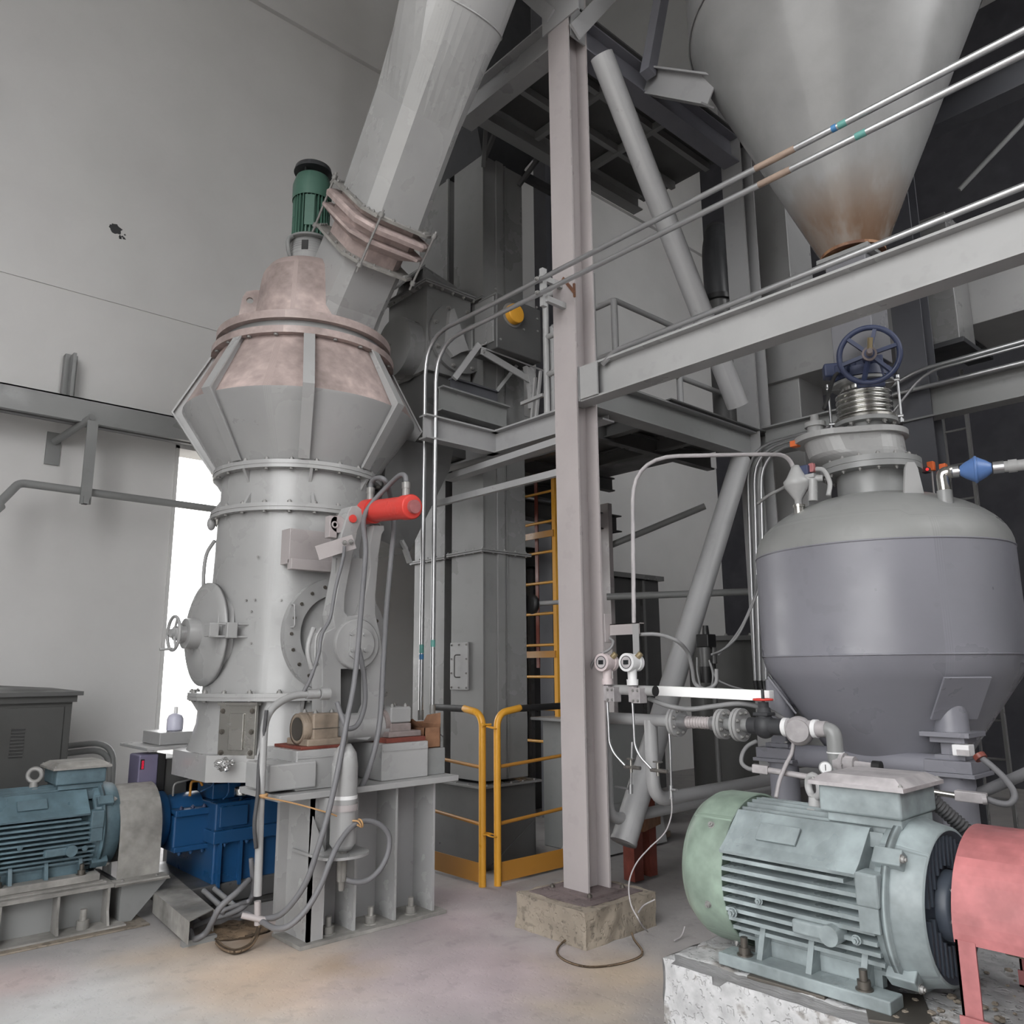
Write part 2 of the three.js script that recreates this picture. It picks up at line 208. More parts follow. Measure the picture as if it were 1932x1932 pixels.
// sliding door track over the doorway
thing('door_track', 'grey steel sliding-door rail fixed along the left wall above the bright doorway', 'rail', (t) => {
  const y0 = 3.53, y1 = 3.73, z = -7.1, g = new G();
  g.box([-1.5, y0 + 0.012, z - 0.012], [4.6, y1, z]).box([-1.5, y1 - 0.012, z - 0.16], [4.6, y1, z]).box([-1.5, y0, z - 0.05], [4.6, y0 + 0.012, z]).box([-1.5, y0, z - 0.16], [4.6, y0 + 0.012, z - 0.1]).box([-1.5, y0, z - 0.16], [4.6, y1, z - 0.15]);
  part(t, 'rail_channel', g, M.grayD);
  for (const x of [1.58, 3.6]) {
    part(t, 'bracket_plate', new G().box([x - 0.05, y1, -7.49], [x + 0.05, 4.2, -7.42], 0.006).box([x - 0.012, y1, -7.42], [x + 0.012, 4.18, -7.3]), M.grayD);
    part(t, 'bracket_arm', new G().box([x - 0.04, y1 - 0.02, -7.49], [x + 0.04, y1 + 0.02, z - 0.1]), M.grayD);
  }
  part(t, 'wall_plate', new G().box([1.47, 3.22, -7.5], [1.58, 3.5, -7.48]).cyl([1.53, 3.42, -7.48], [1.69, 3.56, -7.02], 0.03, 0.03, 10), M.grayD);
});
single('hanger_bar', 'flat steel hanger bar dropping from the door rail to the wall pipe', 'bar', new G().box([1.66, 2.83, -7.04], [1.74, 3.53, -7.015]).box([1.68, 2.83, -7.07], [1.72, 2.89, -6.99]), M.grayD);
single('wall_pipe', 'grey horizontal pipe with an angled end in front of the doorway', 'pipe', new G().pipe([[1.08, 2.72, -6.95], [1.24, 2.95, -7.1], [3.6, 2.93, -7.1]], 0.032, 0.05).cyl([1.06, 2.69, -6.94], [1.1, 2.74, -6.96], 0.05), M.grayD);

// ---------------------------------------------------------------- steel frame
function hcol(name, label, x0, x1, z0, z1, y0, y1, mat, extra) {
  thing(name, label, 'column', (t) => {
    const g = new G(), zc = (z0 + z1) / 2; g.box([x0, y0, z0], [x0 + 0.014, y1, z1]).box([x1 - 0.014, y0, z0], [x1, y1, z1]).box([x0 + 0.014, y0, zc - 0.006], [x1 - 0.014, y1, zc + 0.006]);
    part(t, 'shaft', g, mat);
    if (extra) extra(t);
  });
}
hcol('steel_column', 'tall grey steel H-column on the low concrete block in the middle of the hall', 3.665, 3.865, -3.61, -3.41, 0.2, HC - 0.02, M.steelPink, (t) => {
  part(t, 'base_plate', new G().box([3.6, 0.188, -3.68], [3.93, 0.21, -3.34]), M.concDk);
  part(t, 'gusset', new G().box([3.7, 5.98, -3.425], [3.86, 6.5, -3.412]).box([3.655, 6.1, -3.66], [3.667, 6.5, -3.3]), M.steel);
  for (const [x, z] of [[3.62, -3.36], [3.91, -3.36], [3.62, -3.66]]) bolt(t, [x, 0.21, z], [0, 1, 0], 0.014, M.boltDk);
});
{
  const g = new THREE.BoxGeometry(0.62, 0.19, 0.56, 28, 8, 26), p = g.attributes.position;
  for (let i = 0; i < p.count; i++) { const x = p.getX(i), y = p.getY(i), z = p.getZ(i), n = (a) => vnoise(x * 14 + a, y * 14 + z * 17 + a, 64, 7) - 0.5; const e = (Math.abs(x) > 0.3 && Math.abs(z) > 0.27) ? 0.6 : 1; p.setXYZ(i, x * (e === 1 ? 1 : 0.985) + n(3) * 0.022, y + (y > 0.09 ? n(9) * 0.012 : 0), z + n(21) * 0.022); }
  g.computeVertexNormals(); const q = new G(); q.add(g, new THREE.Matrix4().makeTranslation(3.74, 0.095, -3.5));
  thing('concrete_pedestal', 'low rough concrete block carrying the middle steel column', 'pedestal', (t) => {
    part(t, 'block', q, M.conc); part(t, 'grout_cap', new G().box([3.5, 0.186, -3.74], [4.0, 0.196, -3.28], 0.003), M.concDk);
  });
}
hcol('steel_column', 'grey steel H-column left of the silo cone with conduits running down it', 5.9, 6.1, -3.61, -3.41, 0, HC - 0.02, M.steel);
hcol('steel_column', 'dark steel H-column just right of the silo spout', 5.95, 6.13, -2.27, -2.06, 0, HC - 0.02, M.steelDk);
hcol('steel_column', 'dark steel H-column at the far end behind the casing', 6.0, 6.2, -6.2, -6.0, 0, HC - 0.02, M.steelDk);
single('building_column', 'pale square building column behind the left edge of the silo cone', 'column', new G().box([6.6, 0, -3.8], [7.05, HC - 0.02, -3.38], 0.01), M.gray);
const beam = (label, p, q, h, w, mat, o) => single('steel_beam', label, 'beam', new G().ibeam(p, q, h, w, 0.013, 0.009, o?.up), mat);
thing('steel_beam', 'long pale steel beam running from the middle column towards the upper right', 'beam', (t) => {
  part(t, 'girder', new G().ibeam([3.765, 3.33, -3.5], [3.765, 3.33, 1.6], 0.24, 0.12), M.gray);
  part(t, 'end_plate', new G().box([3.69, 3.22, -3.4], [3.702, 3.44, -3.25]).box([3.69, 3.21, -3.42], [3.84, 3.45, -3.408]), M.gray);
});
beam('steel beam joining the middle column to the column left of the silo at platform height', [3.86, 3.33, -3.5], [5.9, 3.33, -3.5], 0.22, 0.14, M.grayD);
beam('steel beam under the platform running back from the middle column', [4.08, 3.27, -3.5], [4.08, 3.27, -6.4], 0.185, 0.12, M.steel);
beam('short pale beam end under the feeder, its corner meeting the beam from the middle column', [3.36, 3.27, -4.69], [4.08, 3.27, -4.69], 0.185, 0.1, M.steel);
beam('steel beam with a cut end carrying the feeder frame', px.Z(828, 752, -4.78).toArray(), px.Z(955, 790, -4.78).toArray(), 0.2, 0.1, M.grayD);
beam('smaller steel beam behind the cut-end beam below the round feeder cover', px.Z(850, 726, -4.88).toArray(), px.Z(938, 752, -4.88).toArray(), 0.12, 0.06, M.steelDk);
beam('upper steel beam running back from the middle column beside the sloping duct', [3.765, 6.12, -3.55], [3.765, 6.12, -4.72], 0.26, 0.16, M.steel);
beam('upper steel beam across the back of the roof platform over the elevator casing', [3.77, 6.16, -4.66], [6.0, 6.16, -4.66], 0.16, 0.12, M.grayD);
beam('upper bluish steel beam from the middle column towards the silo', [3.86, 6.1, -3.5], [5.92, 6.1, -3.5], 0.26, 0.16, M.steelBlue);
beam('short diagonal beam bracing the upper bluish beam to the silo', [4.62, 6.12, -3.44], px.Z(1345, 172, -2.75).toArray(), 0.2, 0.12, M.steel);
beam('level steel beam behind the tank carrying bright conduits', [6.0, 3.365, -3.41], [6.0, 3.365, 2.0], 0.23, 0.14, M.grayD);
single('steel_brace', 'flat steel brace slanting up beside the silo from the upper bluish beam', 'brace', new G().bar(px.Z(1222, 140, -3.35), px.Z(1258, -60, -3.35), 0.09, 0.09), M.steelBlue);
single('steel_brace', 'flat steel brace crossing the top of the middle column to the right', 'brace', new G().bar(px.Z(1085, 60, -3.38), px.Z(1160, -20, -3.38), 0.02, 0.12), M.steel);
single('steel_brace', 'flat steel brace crossing the top of the middle column to the left', 'brace', new G().bar(px.X(1040, 30, 3.65), px.X(960, -40, 3.65), 0.02, 0.1), M.steel);
single('pipe_brace', 'thick grey pipe brace slanting from the floor by the middle column up to the platform', 'brace', new G().pipe([px.Z(1176, 1590, -3.51), px.Z(1398, 868, -3.51)], 0.083, 0.1, 20).cyl(px.Z(1176, 1590, -3.51), px.Z(1178, 1583, -3.51), 0.086), M.steel);
single('pipe_brace', 'grey pipe slanting down from the upper platform and ending beside the silo column', 'pipe', new G().pipe([px.Z(1135, 105, -3.3), px.Z(1392, 765, -3.3)], 0.085, 0.1, 20), M.steel);
single('flat_brace', 'thin light flat bar below the platform edge beam, running to the middle column', 'brace', new G().bar(px.X(822, 951, 3.98), px.X(1060, 890, 3.98), 0.04, 0.05), M.steel);
single('flat_brace', 'angle steel edging along the platform underside left of the middle column', 'brace', new G().bar(px.X(848, 903, 4.02), px.X(1060, 833, 4.02), 0.1, 0.05), M.steel);
// platforms
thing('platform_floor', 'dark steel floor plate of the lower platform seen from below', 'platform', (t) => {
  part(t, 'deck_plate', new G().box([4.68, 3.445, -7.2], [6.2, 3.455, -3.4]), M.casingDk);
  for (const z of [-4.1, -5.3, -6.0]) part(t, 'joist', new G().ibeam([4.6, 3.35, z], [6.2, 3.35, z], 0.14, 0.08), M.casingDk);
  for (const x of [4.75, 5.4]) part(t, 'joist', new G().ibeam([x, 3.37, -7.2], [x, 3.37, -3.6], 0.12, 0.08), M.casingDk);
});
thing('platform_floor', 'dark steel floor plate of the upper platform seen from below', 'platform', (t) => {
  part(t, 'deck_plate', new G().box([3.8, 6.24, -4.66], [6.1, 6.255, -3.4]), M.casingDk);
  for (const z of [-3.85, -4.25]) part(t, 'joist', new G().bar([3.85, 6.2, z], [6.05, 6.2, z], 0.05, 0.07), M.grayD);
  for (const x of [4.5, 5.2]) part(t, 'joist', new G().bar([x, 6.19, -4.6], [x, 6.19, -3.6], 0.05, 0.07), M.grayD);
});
function railing(label, posts, yb, heights, r, mat, name = 'guard_railing') {
  thing(name, label, 'railing', (t) => {
    for (const [x, z] of posts) part(t, 'post', new G().cyl([x, yb, z], [x, yb + heights[0], z], r * 1.15, r * 1.15, 12), mat);
    for (const h of heights) part(t, 'rail', new G().pipe(posts.map(([x, z]) => [x, yb + h, z]), r, 0.04, 10), mat);
  });
}
railing('grey pipe railing along the lower platform behind the middle column', [[4.66, -4.6], [4.66, -3.9], [5.5, -3.9], [6.2, -3.9]], 3.46, [0.95, 0.5], 0.024, M.steel);
railing('short grey railing left of the middle column beside the gear reducer', [[4.08, -4.1], [4.08, -3.62]], 3.365, [0.96, 0.62, 0.32], 0.022, M.gray);
// ---------------------------------------------------------------- the vertical mill
const MC = [2.72, -5.35];
const polar = (a, r, y) => [MC[0] + Math.cos(a * Math.PI / 180) * r, y, MC[1] - Math.sin(a * Math.PI / 180) * r];   // azimuth about the mill's axis, 0 = +x, 90 = -z
// base frame on the floor: front and rear bearer walls with stiffeners, top plate between
thing('mill_stand', 'grey welded steel mill stand with vertical stiffener plates bolted to the floor', 'base', (t) => {
  const y1 = 0.79;
  part(t, 'top_plate', new G().box([2.12, y1, -4.76], [3.36, 0.825, -4.24], 0.004).box([2.36, y1, -6.62], [3.3, 0.825, -4.76]), M.gray);
  for (const [za, zb] of [[-4.72, -4.32], [-6.6, -6.3]]) {
    const zi = za < -5 ? za + 0.02 : -4.54;
    part(t, 'web_plate', new G().box([2.37, 0.02, zi - 0.01], [3.24, y1, zi + 0.01]), M.steel);
    part(t, 'sole_plate', new G().box([2.3, 0, za + (za > -5 ? 0.1 : 0)], [3.3, 0.022, zb + 0.04], 0.003), M.grayDust);
    for (const x of [2.375, 2.66, 2.94, 3.225]) part(t, 'stiffener', new G().box([x - 0.008, 0.02, za], [x + 0.008, y1, zb]), M.mill);
  }
  part(t, 'end_plate', new G().box([2.36, 0.02, -4.74], [2.372, y1, -4.32]).box([2.3, 0.02, -4.6], [2.36, y1, -4.588]), M.mill);
  part(t, 'stiffener', new G().box([2.36, 0.02, -4.335], [2.46, y1, -4.32]), M.mill);
  for (const x of [2.52, 2.8, 3.09]) { const b = part(t, 'anchor_bolt', new G().cyl([x, 0.022, -4.37], [x, 0.028, -4.37], 0.042).cyl([x, 0.028, -4.37], [x, 0.065, -4.37], 0.034, 0.034, 6).cyl([x, 0.065, -4.37], [x, 0.115, -4.37], 0.018, 0.018, 10), M.grayDust); }
  part(t, 'anchor_bolt', new G().cyl([3.27, 0.022, -4.5], [3.27, 0.06, -4.5], 0.034, 0.034, 6).cyl([3.27, 0.06, -4.5], [3.27, 0.1, -4.5], 0.018, 0.018, 10), M.grayDust);
  // raised seat under the mill body and the bearing pedestals
  const oct = []; for (let i = 0; i < 8; i++) { const a = (i + 0.5) / 8 * Math.PI * 2; oct.push([Math.cos(a) * 0.74 + MC[0], Math.sin(a) * 0.74 + MC[1]]); }
  part(t, 'seat_ring', new G().solid([oct.map(([x, z]) => [x, 0.826, z]), oct.map(([x, z]) => [x, 0.985, z])]), M.mill);
  part(t, 'corner_box', new G().box([2.09, 0.84, -4.62], [2.38, 0.985, -4.31], 0.012), M.mill);
  for (const [xa, xb] of [[2.26, 2.6], [2.83, 3.18]]) part(t, 'bearing_pedestal', new G().box([xa, 0.826, -4.75], [xb, 1.045, -4.33], 0.006).box([xa + 0.005, 1.0, -4.335], [xb - 0.005, 1.008, -4.326]), M.mill);
  part(t, 'stop_block', new G().box([3.19, 0.826, -4.62], [3.34, 0.99, -4.36], 0.004), M.grayD);
});
thing('roller_mill', 'large grey vertical roller mill with a flared ribbed housing and bolted flanges', 'mill', (t) => {
  part(t, 'lower_skirt', new G().lathe([[0.66, 0.985], [0.64, 1.05], [0.61, 1.15], [0.6, 1.31]], [MC[0], 0, MC[1]], 72), M.mill);
  flange(t, 'lower_flange', MC, 0.5, 0.675, 1.308, 1.355, 22, 0.016, { split: 1 });
  part(t, 'shell', new G().lathe([[0.585, 1.355], [0.575, 1.7], [0.56, 2.2], [0.553, 2.54]], [MC[0], 0, MC[1]], 96), M.mill);
  flange(t, 'middle_flange', MC, 0.5, 0.605, 2.54, 2.592, 22, 0.016, { split: 1 });
  part(t, 'neck_shell', new G().lathe([[0.545, 2.592], [0.545, 2.833]], [MC[0], 0, MC[1]], 96), M.mill);
  flange(t, 'upper_flange', MC, 0.5, 0.605, 2.833, 2.886, 22, 0.016, { split: 1 });
  part(t, 'lower_cone', new G().lathe([[0.565, 2.886], [0.83, 3.3], [0.838, 3.318]], [MC[0], 0, MC[1]], 96), M.mill);
  part(t, 'upper_cone', new G().lathe([[0.838, 3.318], [0.83, 3.334], [0.622, 3.762]], [MC[0], 0, MC[1]], 96), M.millPink, 'pinkish dusty upper cone');
  const rp = [[0.56, 2.89], [0.835, 3.32], [0.618, 3.76]];
  for (let k = 0; k < 8; k++) { const a = 243 + 2 + k * 45, m = new THREE.Matrix4().makeTranslation(MC[0], 0, MC[1]).multiply(new THREE.Matrix4().makeRotationY(a * Math.PI / 180)).multiply(new THREE.Matrix4().makeTranslation(0, 0, -0.012));
    const o = rp.map(([r, y], i) => [r + (i === 1 ? 0.062 : 0.045), y]); part(t, 'rib', new G().ext([rp[0], o[0], o[1], o[2], rp[2], rp[1]], 0.024, m).ext([o[0], [o[0][0] + 0.012, o[0][1]], [o[1][0] + 0.014, o[1][1]], [o[2][0] + 0.012, o[2][1]], o[2], o[1]], 0.075, new THREE.Matrix4().makeTranslation(MC[0], 0, MC[1]).multiply(new THREE.Matrix4().makeRotationY(a * Math.PI / 180)).multiply(new THREE.Matrix4().makeTranslation(0, 0, -0.0375))), M.mill); }
  flange(t, 'top_flange', MC, 0.5, 0.672, 3.762, 3.812, 20, 0.017, { top: 0, mat: M.millPink });
  part(t, 'gap_ring', new G().lathe([[0.6, 3.812], [0.6, 3.88]], [MC[0], 0, MC[1]], 72), M.grayD);
  part(t, 'top_ring', new G().ring([MC[0], 3.91, MC[1]], YUP, 0.4, 0.645, 0.058, 72), M.millPink);
  part(t, 'dome', new G().lathe([[0.4, 3.935], [0.385, 4.1], [0.348, 4.42], [0.338, 4.47], [0.3, 4.53], [0.21, 4.575], [0.1, 4.585], [0, 4.585]], [MC[0], 0, MC[1]], 72), M.millPink, 'pinkish dusty domed cap');
  const lugAt = (a) => new THREE.Matrix4().makeTranslation(MC[0], 0, MC[1]).multiply(new THREE.Matrix4().makeRotationY(a * Math.PI / 180)).multiply(new THREE.Matrix4().makeTranslation(0, 0, -0.012));
  const circ = (x, y, r, n = 16) => Array.from({ length: n }, (_, i) => [x + Math.cos(i / n * 6.2832) * r, y + Math.sin(i / n * 6.2832) * r]);
  for (const a of [150, 330]) part(t, 'lifting_lug', new G().ext([[0.37, 3.93], [0.53, 3.93], [0.48, 4.29], [0.455, 4.34], [0.39, 4.36], [0.34, 4.36]], 0.024, lugAt(a), [circ(0.425, 4.27, 0.026)]), M.millPink);
  for (const [y, s] of [[2.833, -1], [2.592, 1], [1.308, -1]]) for (let k = 0; k < 8; k++) { const a = 205 + k * 45 + (s > 0 ? 2 : 0), r = y < 1.5 ? 0.6 : 0.545; part(t, 'flange_gusset', new G().ext([[r - 0.01, y], [r + 0.055, y], [r - 0.01, y + s * 0.1]], 0.02, lugAt(a)), M.mill); }
  // small studs left on the shell
  for (const [x, y] of [[478, 1048], [535, 1048], [566, 1049], [446, 1130], [472, 1130], [530, 1132], [463, 1152], [464, 1213]]) { const p = px.H(x, y, 5.43), n = V(p.x - MC[0], 0, p.z - MC[1]).normalize(); bolt(t, V(MC[0], p.y, MC[1]).addScaledVector(n, 0.578), n, 0.008, M.bolt, headGeo, 'stud'); }
  // roller port: a bolted ring on the front with the dark opening in it
  const pc = V(2.735, 1.725, -4.785), pr = part(t, 'port_ring', new G().ring(pc, [0, 0, 1], 0.262, 0.375, 0.05, 64).add(new THREE.CylinderGeometry(0.3, 0.3, 0.34, 48, 1, true), new THREE.Matrix4().makeTranslation(pc.x, pc.y, pc.z - 0.18).multiply(new THREE.Matrix4().makeRotationX(Math.PI / 2))), M.mill);
  for (let i = 0; i < 20; i++) { const a = i / 20 * 6.2832; bolt(pr, [pc.x + Math.cos(a) * 0.325, pc.y + Math.sin(a) * 0.325, pc.z + 0.025], [0, 0, 1], 0.012, M.boltDk, headGeo); }
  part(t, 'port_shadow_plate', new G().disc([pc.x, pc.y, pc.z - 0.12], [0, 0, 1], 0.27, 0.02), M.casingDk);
  part(t, 'port_handle', new G().pipe([px.Z(549, 1140, -4.76), px.Z(556, 1140, -4.72), px.Z(556, 1183, -4.72), px.Z(549, 1183, -4.76)], 0.006, 0.02, 8), M.gray);
  // hydraulic lug on the shell, pink with dust
  part(t, 'shell_bracket', new G().box([2.36, 2.17, -4.86], [2.72, 2.4, -4.74], 0.004).box([2.36, 2.13, -4.76], [2.66, 2.2, -4.7], 0.004), M.steelPink);
  // round access door on the left with hinge arm and handwheel
  const dc = V(2.11, 1.74, -5.42), X = [1, 0, 0];
  const door = part(t, 'access_door', new G().lathe([[0, -0.055], [0.18, -0.045], [0.3, -0.02], [0.345, 0], [0.345, 0.028], [0, 0.028]], dc, 56, X).cyl([dc.x + 0.03, dc.y, dc.z], [dc.x + 0.13, dc.y, dc.z + 0.02], 0.3, 0.3, 48), M.mill);
  part(door, 'door_spindle_housing', new G().cyl([dc.x - 0.02, dc.y, dc.z], [dc.x - 0.13, dc.y, dc.z], 0.1, 0.1, 24).cyl([dc.x - 0.13, dc.y, dc.z], [dc.x - 0.2, dc.y, dc.z], 0.055, 0.045, 16), M.mill);
  part(door, 'door_clamp', new G().box([2.1, 1.7, -5.12], [2.17, 1.8, -5.02], 0.006).box([2.0, 1.71, -5.14], [2.06, 1.79, -5.05], 0.004).cyl([2.0, 1.79, -5.06], [2.3, 1.79, -5.03], 0.007, 0.007, 8).cyl([2.0, 1.71, -5.06], [2.3, 1.71, -5.03], 0.007, 0.007, 8).box([2.27, 1.69, -5.06], [2.3, 1.81, -4.99], 0.004), M.gray);
  const hw = [dc.x - 0.2, dc.y, dc.z], hg = new G().torus(hw, X, 0.11, 0.011).cyl([hw[0] - 0.02, hw[1], hw[2]], [hw[0] + 0.03, hw[1], hw[2]], 0.03); for (let i = 0; i < 3; i++) { const a = i * 2.0944 + 0.5; hg.cyl(hw, [hw[0], hw[1] + Math.cos(a) * 0.11, hw[2] + Math.sin(a) * 0.11], 0.009, 0.009, 8); } hg.cyl([hw[0], hw[1] - 0.1, hw[2]], [hw[0] - 0.08, hw[1] - 0.105, hw[2]], 0.009, 0.009, 8);
  part(door, 'door_handwheel', hg, M.gray);
  part(t, 'door_hose', new G().cable([px.H(397, 1112, 5.95).toArray(), px.H(386, 1112, 6.0).toArray(), px.H(384, 1090, 6.05).toArray(), px.H(390, 1045, 6.05).toArray(), px.H(405, 1020, 6.0).toArray()], 0.014, 24), M.gray);
  part(t, 'door_latch', new G().sph(px.H(399, 988, 5.95), 0.05, [0.6, 1, 0.6]).cyl(px.H(402, 975, 5.95), px.H(410, 975, 5.9), 0.02), M.gray);
  // bolted service plate on the skirt, front left
  const a = 216 * Math.PI / 180, pm = new THREE.Matrix4().makeRotationY(a + Math.PI / 2), q = polar(216, 0.665, 1.125), sp = part(t, 'service_plate', new G().obox(q, [0.25, 0.32, 0.03], pm, 0.004).obox(polar(216, 0.685, 1.125), [0.1, 0.22, 0.02], pm, 0.004).obox(polar(216, 0.665, 1.293), [0.27, 0.02, 0.05], pm), M.stainless);
  for (const s of [-1, 1]) for (const y of [1.0, 1.125, 1.25]) { const tn = V(-Math.sin(a), 0, -Math.cos(a)), p = v3(polar(216, 0.682, y)).addScaledVector(tn, s * 0.1); bolt(sp, p, [Math.cos(a), 0, -Math.sin(a)], 0.013, M.boltDk); }
});
// inlet chute, bellows and the round duct, all leaning towards the camera
const TH = 45 * Math.PI / 180, DD = V(0, Math.cos(TH), Math.sin(TH)), DS = V(0, Math.sin(TH), -Math.cos(TH));
const DO = V(2.91, 4.576, -4.34).addScaledVector(DS, 0.37);              // centre of the upper flange
const drect = (off, w, l, ch, c = DO) => { const a = w / 2, b = l / 2; return [[-a + ch, -b], [a - ch, -b], [a, -b + ch], [a, b - ch], [a - ch, b], [-a + ch, b], [-a, b - ch], [-a, -b + ch]].map(([x, s]) => c.clone().addScaledVector(DD, off).add(V(x, 0, 0)).addScaledVector(DS, s)); };
const dring = (off, r, n = 8) => Array.from({ length: n }, (_, i) => { const a = (-112.5 + i * 360 / n) * Math.PI / 180; return DO.clone().addScaledVector(D2, off).add(V(Math.cos(a) * r, 0, 0)).addScaledVector(S2, Math.sin(a) * r); });
const dense = (ring, k) => ring.flatMap((p, i) => Array.from({ length: k }, (_, j) => p.clone().lerp(ring[(i + 1) % ring.length], j / k)));
thing('inlet_chute', 'grey sloping box chute rising from the mill dome to the bellows', 'chute', (t) => {
  const low = drect(-0.36, 0.47, 0.6, 0.07), mid = drect(-0.72, 0.47, 0.6, 0.07), bot = mid.map((p, i) => V(p.x, 3.94, [-5.04, -5.04, -5.1, -5.5, -5.55, -5.55, -5.5, -5.1][i]));
  part(t, 'chute_body', new G().loft([low, mid, bot]), M.mill);
  const f = part(t, 'chute_flange', new G().solid([drect(-0.365, 0.6, 0.74, 0.09), drect(-0.345, 0.6, 0.74, 0.09)]), M.grayDust);
  dense(drect(-0.345, 0.55, 0.69, 0.08), 3).forEach((p) => bolt(f, p, DD, 0.011, M.bolt));
});
thing('duct_bellows', 'pinkish dusty square expansion bellows clamped between two bolted duct flanges', 'bellows', (t) => {
  const P = [[-0.345, 0.44, 0.58], [-0.26, 0.44, 0.58], [-0.24, 0.5, 0.64], [-0.2, 0.63, 0.77], [-0.18, 0.63, 0.77], [-0.17, 0.5, 0.64], [-0.13, 0.5, 0.64], [-0.12, 0.63, 0.77], [-0.09, 0.64, 0.78], [-0.07, 0.62, 0.76], [-0.06, 0.48, 0.62], [-0.025, 0.48, 0.62]];
  part(t, 'folded_sleeve', new G().loft(P.map(([o, w, l]) => drect(o, w, l, 0.1))), M.millPink);
  for (const [x, s] of [[-0.2, -0.385], [0.3, -0.34], [-0.31, 0.3], [0.31, 0.3]]) { const a = DO.clone().add(V(x * 0.95, 0, 0)).addScaledVector(DS, s); part(t, 'tie_rod', new G().cyl(a.clone().addScaledVector(DD, -0.42), a.clone().addScaledVector(DD, 0.05), 0.009, 0.009, 8).cyl(a.clone().addScaledVector(DD, 0.0), a.clone().addScaledVector(DD, 0.03), 0.02, 0.02, 6).cyl(a.clone().addScaledVector(DD, -0.38), a.clone().addScaledVector(DD, -0.35), 0.02, 0.02, 6), M.bolt); }
});
thing('inlet_duct', 'huge grey duct rising out of the picture from the bellows above the mill', 'duct', (t) => {
  const f = part(t, 'duct_flange', new G().solid([drect(-0.022, 0.6, 0.74, 0.09), drect(0, 0.6, 0.74, 0.09)]), M.grayDust);
  dense(drect(0, 0.55, 0.69, 0.08), 3).forEach((p) => bolt(f, p, DD, 0.011, M.bolt));
  const k = 6, rings = [dense(drect(0, 0.48, 0.62, 0.08), k)];
  const D2 = V(0, Math.cos(0.64), Math.sin(0.64)), S2 = V(0, Math.sin(0.64), -Math.cos(0.64)), tgt = (off, r) => dense(drect(0, 0.48, 0.62, 0.08), k).map((p) => { const q = p.clone().sub(DO), x = q.x, s = q.dot(DS), a = Math.atan2(s, x); return DO.clone().addScaledVector(D2, off).add(V(Math.cos(a) * r, 0, 0)).addScaledVector(S2, Math.sin(a) * r); });
  const sq = rings[0].map((p) => p.clone().addScaledVector(D2, 0.7)), end = tgt(1.35, 0.37); rings.push(sq, sq.map((p, i) => p.clone().lerp(end[i], 0.5)), end);
  part(t, 'transition', new G().loft(rings), M.mill);
  part(t, 'round_duct', new G().sweep([DO.clone().addScaledVector(D2, 1.35), DO.clone().addScaledVector(D2, 4.6)], 0.37, 64), M.mill);
  part(t, 'weld_seam', new G().torus(DO.clone().addScaledVector(D2, 1.36), D2, 0.37, 0.006, 64).torus(DO.clone().addScaledVector(D2, 2.3), D2, 0.37, 0.005, 64), M.mill);
});
// green motor on the mill head
thing('head_motor', 'dark green vertical motor with cooling fins on top of the mill', 'motor', (t) => {
  const c = [2.72, 0, -5.35], L = (p, s = 40) => new G().lathe(p, c, s);
  part(t, 'mount_pot', L([[0.17, 4.53], [0.165, 4.545], [0.15, 4.645], [0.15, 4.775], [0, 4.775]]), M.mill);
  for (const az of [228, 300]) part(t, 'mount_window', new G().obox([c[0] + Math.cos(az * Math.PI / 180) * 0.146, 4.705, c[2] - Math.sin(az * Math.PI / 180) * 0.146], [0.05, 0.08, 0.014], new THREE.Matrix4().makeRotationY((az + 90) * Math.PI / 180), 0.003), M.black);
  part(t, 'mount_flange', L([[0, 4.775], [0.175, 4.775], [0.175, 4.8], [0.15, 4.815], [0, 4.815]]), M.grayD);
  part(t, 'mount_hook', new G().cable([[2.56, 4.785, -5.32], [2.52, 4.745, -5.31], [2.52, 4.665, -5.31], [2.56, 4.585, -5.33]], 0.016, 16), M.grayD);
  part(t, 'stator', L([[0.115, 4.815], [0.115, 5.165]]), M.motG);
  for (let i = 0; i < 30; i++) { const a = i / 30 * 6.2832; part(t, 'fin', new G().obox([c[0] + Math.cos(a) * 0.128, 4.985, c[2] + Math.sin(a) * 0.128], [0.034, 0.33, 0.008], new THREE.Matrix4().makeRotationY(-a)), M.motG); }
  part(t, 'name_panel', new G().obox([c[0] + Math.cos(4.13) * 0.136, 5.005, c[2] - Math.sin(4.13) * 0.136], [0.075, 0.26, 0.024], new THREE.Matrix4().makeRotationY(4.13 + Math.PI / 2), 0.004), M.motG);
  part(t, 'fan_cowl', L([[0.152, 5.145], [0.153, 5.275], [0.13, 5.355], [0.1, 5.375], [0, 5.375]]), M.motG);
  part(t, 'rain_cap', L([[0, 5.415], [0.13, 5.415], [0.148, 5.4], [0.15, 5.405], [0.14, 5.445], [0.11, 5.465], [0, 5.47]]), M.dark);
  part(t, 'cap_post', new G().cyl([2.64, 5.355, -5.32], [2.64, 5.425, -5.32], 0.01).cyl([2.8, 5.355, -5.38], [2.8, 5.425, -5.38], 0.01).cyl([2.72, 5.355, -5.45], [2.72, 5.425, -5.45], 0.01), M.dark);
});
